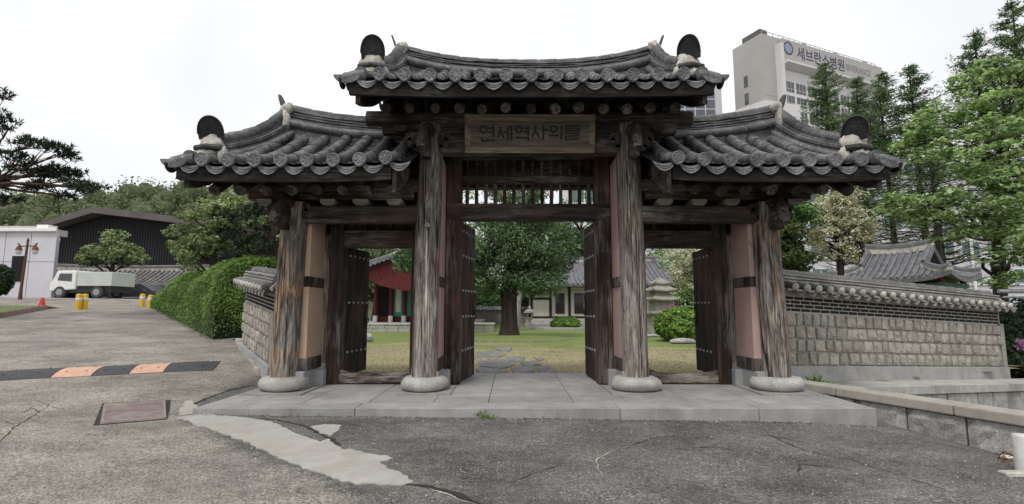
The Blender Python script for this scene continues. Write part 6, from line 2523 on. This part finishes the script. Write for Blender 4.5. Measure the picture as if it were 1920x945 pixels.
# maple by the right end of the house and white blossom tree in the courtyard
Yt = 34; b = at(1292, 600, Yt); b.z = LAWN_Z
tree('maple_tree', 'young green maple at the right end of the white house', 'tree', tuple(b), [b, at(1290, 560, Yt), at(1292, 540, Yt)], [.16, .13, .08],
     [E(1295, 535, Yt, 1.4, 1.2, .5, 1), E(1285, 555, Yt, 1.1, 1, .4, .8), E(1310, 550, Yt, 1.2, 1, .6, .9)], .16, 'leaf_maple', n_cl=34, per=80, clump=(.5, .25), seed=71, up=.9)
Yt = 29; b = at(1345, 600, Yt); b.z = LAWN_Z
tree('blossom_tree', 'white flowering tree hanging over the pagoda behind the right doorway', 'tree', tuple(b), [b, at(1340, 550, Yt), at(1325, 500, Yt)], [.2, .16, .09],
     [E(1300, 500, Yt, 1.2, 1.2, .6, 1), E(1280, 480, Yt, .9, 1, .6, .8), E(1300, 530, Yt, .8, .8, .3, .6), E(1330, 480, Yt, 1.5, 1.3, 1.2, 1.3), E(1360, 510, Yt, 1.5, 1.3, 1.0, 1), E(1275, 515, Yt, .6, .8, .3, .5)],
     .13, 'blossom', n_cl=64, per=110, clump=(.42, .2), seed=73, up=.9)

# teal glazed building far behind the white house
gb = thing('glass_building', 'pale building with teal glazing above the white house roof', 'building', (11.5, 74, 0))
mb = MB(); mb.span((8.6, 74, -1), (19, 84, 21)); build(mb, 'wall', MT['white'], gb)
for k in range(6):
    z = 1.5 + k * 3.1
    for j in range(5):
        x = 8.9 + j * 2.0
        mb = MB(); mb.span((x, 73.93, z), (x + 1.75, 74.01, z + 2.4)); f_ = build(mb, 'window', MT['pane_teal'], gb)
# dark trees behind the white building are the hill woods; two conifers fill the gap behind the gate
# =================================================================== RIGHT SIDE TREES
def conifer(label, pxx, ytop, Y, R0, seed, base_z=-.6, fullness=1.0, group='feathery conifers behind the right wall', low=.25):
    rng = np.random.default_rng(seed)
    top = at(pxx, ytop, Y)
    H = top.z - base_z
    root = thing('conifer_tree', label, 'tree', (top.x, Y, base_z), group)
    mb = MB()
    mb.tube([(top.x + rng.normal() * .05, Y + rng.normal() * .05, base_z + H * t) for t in (0, .25, .5, .75, 1)], [.26, .2, .15, .09, .02], 8)
    CC, NN, DD = [], [], []
    z = low
    while z < .99:
        t = z
        n = 6 if t < .9 else 4
        for j in range(n):
            a = rng.random() * 2 * math.pi
            ln = R0 * ((1 - t) ** .55) * (.4 + .75 * rng.random()) + .12
            zz = base_z + H * t
            up = .25 + .3 * rng.random()
            e = Vector((top.x + math.cos(a) * ln, Y + math.sin(a) * ln, zz + ln * up * .6))
            s0 = Vector((top.x, Y, zz))
            mb.tube([s0, s0.lerp(e, .5) - Vector((0, 0, .04 * ln)), e], [.035 * (1 - t) + .012, .02, .006], 4)
            m = int((18 + 54 * ln) * fullness * (1.0 if t > .66 else .32 if t > .42 else .08))
            f = rng.random(m) ** .7
            P = np.array(s0)[None] + (np.array(e) - np.array(s0))[None] * f[:, None] + rng.normal(size=(m, 3)) * np.array((.16, .16, .1)) * (.5 + ln * .35)
            CC.append(P)
            NN.append(np.tile([0, 0, 1.0], (m, 1)) + rng.normal(size=(m, 3)) * .6)
            DD.append(np.tile([math.cos(a), math.sin(a), .1], (m, 1)) + rng.normal(size=(m, 3)) * .7)
        z += (.2 + .16 * rng.random()) / H
    build(mb, 'trunk', MT['bark'], root)
    C, N, D = np.concatenate(CC), np.concatenate(NN), np.concatenate(DD)
    leaves('crown', C, N, .17 * (.6 + .9 * rng.random(len(C))), MT['leaf_meta'], root, aspect=.32, D=D, seed=seed)
conifer('feathery conifer in front of the hospital sign, leftmost of the row', 1546, 116, 32, 3.4, 1)
conifer('slim feathery conifer just right of the hospital sign', 1604, 146, 33, 3.0, 2)
conifer('feathery conifer at the far end of the hospital facade', 1650, 136, 34, 3.3, 3)
conifer('pointed feathery conifer standing clear right of the hospital', 1706, 120, 30, 3.3, 4)
conifer('feathery conifer rising over the left part of the big maple', 1826, 54, 28, 3.2, 5)
conifer('tallest feathery conifer in the upper right corner', 1897, 2, 27, 3.4, 6)
conifer('low feathery conifer close behind the corner tile of the right side roof', 1590, 215, 25, 2.6, 7, fullness=.6)
conifer('feathery conifer between the pavilion and the maple', 1742, 215, 26, 2.6, 8, fullness=.4)

# big maple at the right, layered bright green foliage
Ym = 14.5
def maple():
    b = at(1874, 600, 15.5); b.z = -.4
    rng = np.random.default_rng(99)
    root = thing('maple_tree', 'big spreading maple with bright green layered leaves at the right edge', 'tree', tuple(b))
    mb = MB()
    tp = [b, at(1874, 520, 15.5), at(1872, 450, 15.4), at(1885, 390, 15.2), at(1880, 320, 15)]
    mb.tube(tp, [.2, .17, .16, .13, .1], 10)
    # tiers: (px, py, Y, half width px)
    tiers = [(1870, 130, 15, 70), (1820, 145, 14.8, 45), (1900, 180, 14, 70), (1830, 195, 15, 90), (1780, 215, 14.8, 60), (1880, 235, 14, 80), (1820, 262, 14.3, 90), (1740, 243, 14.6, 38), (1750, 285, 14, 40), (1715, 262, 15, 28),
             (1870, 290, 13.6, 90), (1900, 320, 13.2, 60), (1815, 320, 14, 55), (1850, 350, 13.4, 80), (1775, 368, 14, 50), (1715, 375, 13.6, 45), (1890, 380, 13, 70), (1830, 395, 13.4, 70),
             (1700, 390, 14.2, 40), (1735, 408, 14.4, 40), (1795, 430, 14, 40), (1860, 425, 13.4, 60), (1905, 430, 13, 45), (1900, 350, 14.5, 60), (1905, 250, 15, 60), (1910, 130, 14.5, 40), (1900, 480, 12.6, 40), (1915, 455, 12.4, 30), (1900, 515, 12.4, 30), (1940, 400, 13, 80), (1950, 300, 13.5, 90), (1950, 200, 14, 80)]
    CC, NN = [], []
    for (x, y, Y, hw) in tiers:
        c = at(x, y, Y)
        w = hw / 950 * Y
        best = min(tp[1:], key=lambda p: (p - c + Vector((0, 0, .8))).length)
        pts = limb(mb, best, c - Vector((0, 0, .1)), .06, .014, rng, sag=.1, n=9)
        for _ in range(int(5 + 11 * w)):
            a = rng.random() * 2 * math.pi
            r = w * rng.random() ** .5
            q = np.array((c.x + math.cos(a) * r, c.y + math.sin(a) * r * .9, c.z + rng.normal() * .1 - .12 * (r / w) ** 2))
            limb(mb, pts[-3], Vector(q) - Vector((0, 0, .05)), .012, .004, rng, n=4, seg=4)
            m = int(30 + 22 * rng.random())
            P = q + rng.normal(size=(m, 3)) * np.array((.14, .14, .045))
            CC.append(P); NN.append(np.tile([0, 0, 1.0], (m, 1)) + rng.normal(size=(m, 3)) * .45)
    build(mb, 'trunk', MT['bark'], root)
    C, N = np.concatenate(CC), np.concatenate(NN)
    leaves('crown', C, N, .115 * (.5 + 1.0 * rng.random(len(C))), MT['leaf_maple'], root, aspect=.75, seed=9)
maple()
# white blossom tree behind the right wall
Yt = 15.5; b = at(1575, 590, Yt); b.z = -.3
tree('blossom_tree', 'cream white flowering tree between the gate and the pavilion', 'tree', tuple(b), [b, at(1576, 500, Yt), at(1572, 450, Yt), at(1570, 400, Yt)], [.11, .09, .06, .03],
     [E(1570, 375, Yt, .7, .7, .35, 1), E(1545, 400, Yt, .8, .7, .4, 1), E(1600, 405, Yt, .7, .7, .4, 1), E(1570, 430, Yt, 1.0, .8, .4, 1.2), E(1530, 445, Yt, .6, .6, .35, .8), E(1615, 440, Yt, .6, .6, .3, .7), E(1575, 470, Yt, .9, .7, .3, .7)],
     .075, 'blossom', n_cl=150, per=70, clump=(.2, .12), seed=81, up=.9, inner=.0)
Yt = 12.0; b = at(1478, 580, Yt); b.z = -.1
tree('olive_shrub', 'dense olive green shrub tree just behind the right end of the gate', 'shrub', tuple(b), [b, at(1480, 520, Yt), at(1480, 480, Yt)], [.1, .08, .05],
     [E(1485, 470, Yt, .5, .5, .35, 1), E(1475, 435, Yt, .42, .45, .3, 1), E(1495, 490, Yt, .45, .5, .2, .8), E(1465, 480, Yt, .5, .5, .35, 1)], .085, 'leaf_olive', n_cl=60, per=110, clump=(.2, .15), seed=83, inner=.2)
Yt = 15.0; b = at(1446, 590, Yt); b.z = -.1
tree('broadleaf_tree', 'dark green tree hidden behind the right end of the gate', 'tree', tuple(b), [b, at(1446, 520, Yt), at(1450, 430, Yt)], [.14, .12, .07],
     [E(1480, 405, Yt, .7, .7, .4, 1), E(1445, 420, Yt, .8, .8, .6, 1), E(1430, 470, Yt, .8, .8, .6, 1)], .11, 'leaf_green', n_cl=55, per=110, clump=(.3, .2), seed=85, inner=.3)
# fence and shrub beyond the end of the right wall
c = at(1925, 640, 12.6)
shrub('twiggy_hedge', 'dark twiggy hedge beyond the right end of the garden wall', (c.x + 1.2, 13.2, .35), (1.9, .7, 1.2), 'leaf_dark', .12, 9000, 33, zmin=-.6, cat='hedge', lump=.2)
C, N = [], []
for k in range(80):
    q = at(random.gauss(1915, 5), random.gauss(645, 5), 12.35)
    C.append(tuple(q)); N.append((random.gauss(0, 1), -1, random.gauss(.3, .5)))
az = leaves('azalea', C, N, .07, MT['pink']); tag(az, 'pink azalea flowers on the dark hedge at the right edge', 'azalea')
fr = thing('metal_railing', 'grey metal railing over the dark hedge past the end of the garden wall', 'railing', tuple(at(1900, 720, 12.3)))
za = at(1900, 547, 12.3).z
mb = MB(); mb.tube([at(1872, 546, 12.3), Vector((at(1872, 546, 12.3).x + 3.5, 12.0, za))], .05, 8); build(mb, 'rail', MT['stud'], fr)
mb = MB(); mb.tube([at(1880, 557, 12.3), Vector((at(1880, 557, 12.3).x + 3.5, 12.0, za - .14))], .025, 8); build(mb, 'rail', MT['stud'], fr)
for k in range(3):
    x = at(1893, 546, 12.3).x + k * 1.3
    mb = MB(); mb.tube([(x + .5, 12.05, za - .16), (x + .5, 12.05, za)], .025, 8); build(mb, 'post', MT['stud'], fr)

# =================================================================== BUILDINGS BEHIND ON THE RIGHT
# long pale office block
ob = thing('office_block', 'long pale lilac office block with rows of windows behind the right trees', 'building', (55, 58, -1))
MT['lilac'] = plain('pale_lilac_wall', (.52, .51, .56), .7, .07, .5)
obM = TM(0, 58, 0, 0)
xa, xb = at(1455, 400, 58).x, 78
top = at(1600, 300, 58).z
fl = 3.1
z = -1.0
mb = MB(); mb.span((xa, 58, -1.2), (xb, 74, top)); build(mb, 'wall', MT['lilac'], ob)
mb = MB()
k = 0
lev = 1.1
while lev < top - 2:
    mb.span((xa - .1, 57.86, lev - .28), (xb, 57.99, lev - .16)); lev += fl
build(mb, 'string_course', MT['white'], ob)
lev = 1.1
while lev < top - 2:
    x = xa + .8
    while x < 66:
        mb = MB(); mb.span((x, 57.94, lev), (x + 2.1, 57.99, lev + 1.65)); wf = build(mb, 'window', MT['white'], ob)
        mb = MB(); mb.span((x + .08, 57.9, lev + .08), (x + 1.0, 57.935, lev + 1.57)); mb.span((x + 1.1, 57.9, lev + .08), (x + 2.02, 57.935, lev + 1.57)); build(mb, 'pane', MT['pane_teal'], wf)
        x += 2.9
    lev += fl
for x in (at(1820, 450, 57.8).x, at(1560, 450, 57.8).x):
    mb = MB(); mb.tube([(x, 57.8, -1), (x, 57.8, top)], .16, 8); build(mb, 'downpipe', MT['white'], ob)

# hospital tower
Hc = at(1427, 62, 120)
H = Hc.z
d1 = Vector((42.6, 18.5, 0)).normalized(); d2 = Vector((-d1.y, d1.x, 0))
hosp = thing('hospital_tower', 'tall pale hospital tower with a rooftop sign band behind the right side roof', 'building', (Hc.x + 20, 135, -1))
def TH(p):                          # s along the long face, o outwards from it, height
    s, o, z = p
    q = Vector((Hc.x, 120, 0)) + d1 * s - d2 * o
    return Vector((q.x, q.y, z))
MT['pane_dk'] = glass_mat('dark_window_glass', (.03, .034, .04), .15)
MT['hosp'] = plain('pale_stone_cladding', (.37, .358, .34), .7, .05, .2)
MT['hosp_w'] = plain('white_cladding', (.58, .57, .56), .6, .05, .2)
mb = MB(); mb.span((0, -9, -1.3), (46, 0, H), fn=TH); hw_ = build(mb, 'wall', MT['hosp'], hosp)
mb = MB(); mb.span((.8, -6.5, H), (3.2, -1.0, H + 1.9), fn=TH); build(mb, 'roof_plant', plain('dark_plant', (.1, .1, .1), .7), hosp)
for k in range(9):
    mb = MB(); s0 = 8 + k * 4.2
    mb.span((s0, -2.2, H), (s0 + 1.6, -1.0, H + .5 + .5 * (k % 3)), fn=TH); build(mb, 'roof_unit', MT['stud'], hosp)
mb = MB(); mb.span((.3, -.25, H), (45.7, -.15, H + .08), fn=TH); mb.span((.3, -.25, H + .9), (45.7, -.15, H + 1.0), fn=TH)
for k in range(24): mb.span((.3 + k * 1.97, -.25, H), (.4 + k * 1.97, -.15, H + 1.0), fn=TH)
build(mb, 'roof_railing', MT['stud'], hosp)
for z in (H - 16, H - 28, H - 40):
    mb = MB(); mb.span((.02, .0, z), (4.58, .03, z + .08), fn=TH); build(mb, 'panel_joint', plain('joint_grey', (.25, .24, .23), .8), hosp)
mb = MB(); mb.span((4.6, 0, -1), (5.8, 1.6, H - 2.2), fn=TH); build(mb, 'white_fin', MT['hosp_w'], hosp)
mb = MB(); mb.span((5.8, 0.0, H - 6.85), (46, 1.2, H - .6), fn=TH); sb = build(mb, 'sign_band', MT['hosp'], hosp)
mb = MB()
P0 = [(5.8, 0, H - 8.2), (5.8, 2.4, H - 7.3), (5.8, 2.4, H - 6.8), (5.8, 0, H - 6.8)]
mb.poly([TH(p) for p in P0], TH((40, 0, 0)) - TH((0, 0, 0))); build(mb, 'canopy', MT['hosp_w'], hosp)
mb = MB(); mb.span((5.8, .0, -1), (46, .35, H - 8.25), fn=TH); build(mb, 'facade', MT['hosp_w'], hosp)
for fl_ in range(10):
    z = H - 14.0 - fl_ * 3.7
    for j in range(9):
        s = 6.8 + j * 4.3
        mb = MB(); mb.span((s, .3, z), (s + 3.5, .37, z + 2.75), fn=TH); wn_ = build(mb, 'window', MT['pane_dk'], hosp)
        mb = MB(); mb.span((s + 1.12, .37, z), (s + 1.2, .41, z + 2.75), fn=TH); mb.span((s, .372, z + .8), (s + 3.5, .4, z + .9), fn=TH); mb.span((s + 2.3, .37, z), (s + 2.38, .41, z + 2.75), fn=TH)
        if fl_ < 4: build(mb, 'mullions', MT['hosp_w'], wn_)
for k in range(7):
    z = H - 12 - k * 4.6
    c0 = Vector((Hc.x, 120, 0)) + d2 * 5.4
    mb = MB()
    for (a, b_, o) in ((4.7, 5.9, .05),):
        A_ = Vector((Hc.x, 120, z)) + d2 * a - d1 * o; B_ = Vector((Hc.x, 120, z)) + d2 * b_ - d1 * o
        mb.poly([A_, B_, B_ + Vector((0, 0, 3.0)), A_ + Vector((0, 0, 3.0))], d1 * .1)
    build(mb, 'window', MT['pane'], hosp)
def text_mesh(body, size, mat, parent, T, name):
    cu = bpy.data.curves.new('tmp', 'FONT'); cu.body = body; cu.size = size; cu.extrude = .0
    cu.offset = .04
    o = bpy.data.objects.new('tmp', cu); COL.objects.link(o)
    dg = bpy.context.evaluated_depsgraph_get()
    me = bpy.data.meshes.new_from_object(o.evaluated_get(dg))
    mb = MB()
    mb.add([T((v.co.x, v.co.y)) for v in me.vertices], [tuple(p.vertices) for p in me.polygons])
    w = max(v.co.x for v in me.vertices)
    bpy.data.objects.remove(o); bpy.data.curves.remove(cu); bpy.data.meshes.remove(me)
    build(mb, name, mat, parent)
    return w
MT['navy'] = plain('navy_letter', (.035, .035, .075), .6)
MT['greyl'] = plain('grey_letter', (.2, .2, .22), .6)
w = text_mesh('세브란스병원', 3.7, MT['navy'], sb, lambda p: TH((11.0 + p[0] * .92, 1.24, H - 4.75 + p[1])), 'lettering')
text_mesh('SEVERANCE', 2.5, MT['greyl'], sb, lambda p: TH((11.6 + w * .92 + p[0] * .8, 1.24, H - 4.3 + p[1])), 'lettering')
mb = MB()
cen = (7.9, H - 2.9)
for r0, r1, mt_i in ((1.75, 1.45, 0), (1.3, .0, 1)):
    for k in range(28):
        a, b2 = 2 * math.pi * k / 28, 2 * math.pi * (k + 1) / 28
        mb.add([TH((cen[0] + r0 * math.cos(a), 1.26, cen[1] + r0 * math.sin(a))), TH((cen[0] + r0 * math.cos(b2), 1.26, cen[1] + r0 * math.sin(b2))),
                TH((cen[0] + r1 * math.cos(b2), 1.26, cen[1] + r1 * math.sin(b2))), TH((cen[0] + r1 * math.cos(a), 1.26, cen[1] + r1 * math.sin(a)))], [(0, 1, 2, 3)], mi=mt_i)
build(mb, 'emblem', [MT['navy'], plain('pale_blue_emblem', (.25, .27, .38), .6)], sb)
# podium of the hospital above the right side roof
pt = at(1435, 190, 112)
mb = MB(); mb.poly([at(1385, 196, 118) * 1.0, at(1434, 186, 112), at(1475, 190, 114), at(1520, 200, 118)], (0, 0, -2.2)); mb2 = MB()
q0, q1, q2 = at(1380, 200, 116), at(1434, 187, 110), at(1500, 196, 113)
mb2.poly([(q0.x, q0.y, -1), (q1.x, q1.y, -1), (q2.x, q2.y, -1), (q2.x + 2, q2.y + 5, -1), (q0.x, q0.y + 5, -1)], (0, 0, q1.z + 1))
pod = build(mb2, 'wing', MT['hosp_w'], hosp)
# glass tower left of it
gt = thing('glass_tower', 'blue grey tower with a square window grid beside the raised middle roof', 'building', (40, 135, -1))
x0g, x1g = at(1190, 190, 130).x, at(1353, 180, 130).x
ztop = at(1340, 160, 130).z
mb = MB(); mb.span((x0g, 130, -1.3), (x1g, 148, ztop), ); build(mb, 'frame', plain('pale_frame', (.5, .5, .52), .6, .05, .3), gt)
for k in range(9):
    z = ztop - 3.6 - k * 2.75
    for j in range(8):
        x = x1g - 4.3 - j * 2.75
        mb = MB(); mb.span((x, 129.9, z), (x + 2.4, 129.98, z + 2.35)); build(mb, 'pane', glass_mat('blue_glass', (.075, .085, .11)) if 'bg' not in MT else MT['bg'], gt)
        MT.setdefault('bg', bpy.data.materials['blue_glass'])

# loose grit on the asphalt
rng = np.random.default_rng(55)
mb = MB()
for k in range(1500):
    if k < 500:
        x, y = rng.uniform(-4.2, 4.8), 6.77 - abs(rng.normal()) * .09
    else:
        x, y = rng.uniform(-6, 5.4), rng.uniform(2.6, 6.7)
    if cop_side(x, y) > -.05: continue
    r = .004 + .006 * rng.random() ** 3 + (.006 if rng.random() < .04 else 0)
    a = rng.random() * 6
    z = G(x, y) + r * .5
    c_, s_ = math.cos(a) * r, math.sin(a) * r
    mb.add([(x + c_, y + s_, z - r * .3), (x - s_, y + c_ * 1.3, z), (x - c_, y - s_, z - r * .2), (x + s_, y - c_ * 1.2, z), (x, y, z + r * .7), (x, y, z - r)],
           [(0, 1, 4), (1, 2, 4), (2, 3, 4), (3, 0, 4), (1, 0, 5), (2, 1, 5), (3, 2, 5), (0, 3, 5)])
gt_ = build(mb, 'grit', stone('pale_grit', (.2, .19, .175), (.5, .48, .45), 30, 60, .3, .2), loc=(0, 5, -.15))
tag(gt_, 'loose pale grit scattered on the asphalt and along the platform foot', 'grit', kind='stuff')
C, N = [], []
for k in range(420):
    x, y = rng.uniform(-4.2, 4.7), 6.78 - abs(rng.normal()) * .05
    C.append((x, y, G(x, y) + .008)); N.append((rng.normal() * .4, rng.normal() * .4, 1))
lt_ = leaves('leaf_litter', C, N, .03, leaf_mat('brown_litter', [(.05, .035, .02), (.13, .09, .05), (.2, .16, .1)], .1), loc=(0, 6.7, -.15))
tag(lt_, 'brown leaf litter caught along the foot of the platform', 'leaves', kind='stuff')

# small weeds
def weed(label, pxx, pyy, Y, z, n, s, seed):
    q = at(pxx, pyy, Y); 
    rng = np.random.default_rng(seed)
    C = np.array([[q.x + rng.normal() * s * .8, q.y + rng.normal() * s * .3, z + abs(rng.normal()) * s * .5 + .01] for _ in range(n)])
    D = C - np.array([q.x, q.y, z - .05]) 
    N = np.cross(D, rng.normal(size=(n, 3)))
    o = leaves('weed', C, N, s * .9, MT['leaf_shrub'], aspect=.3, D=D, seed=seed, loc=(q.x, q.y, z))
    tag(o, label, 'weed')
weed('small green weed growing from the joint at the platform foot', 910, 774, 6.74, -.12, 40, .07, 2)
weed('tiny weed at the platform foot right of the drain cover', 598, 771, 6.75, -.1, 16, .035, 6)
weed('tiny weed at the platform foot below the second column', 1020, 779, 6.75, -.12, 14, .03, 7)
weed('grass tuft between the coping kerb and the right wall', 1530, 706, 8.9, -.0, 90, .11, 3)
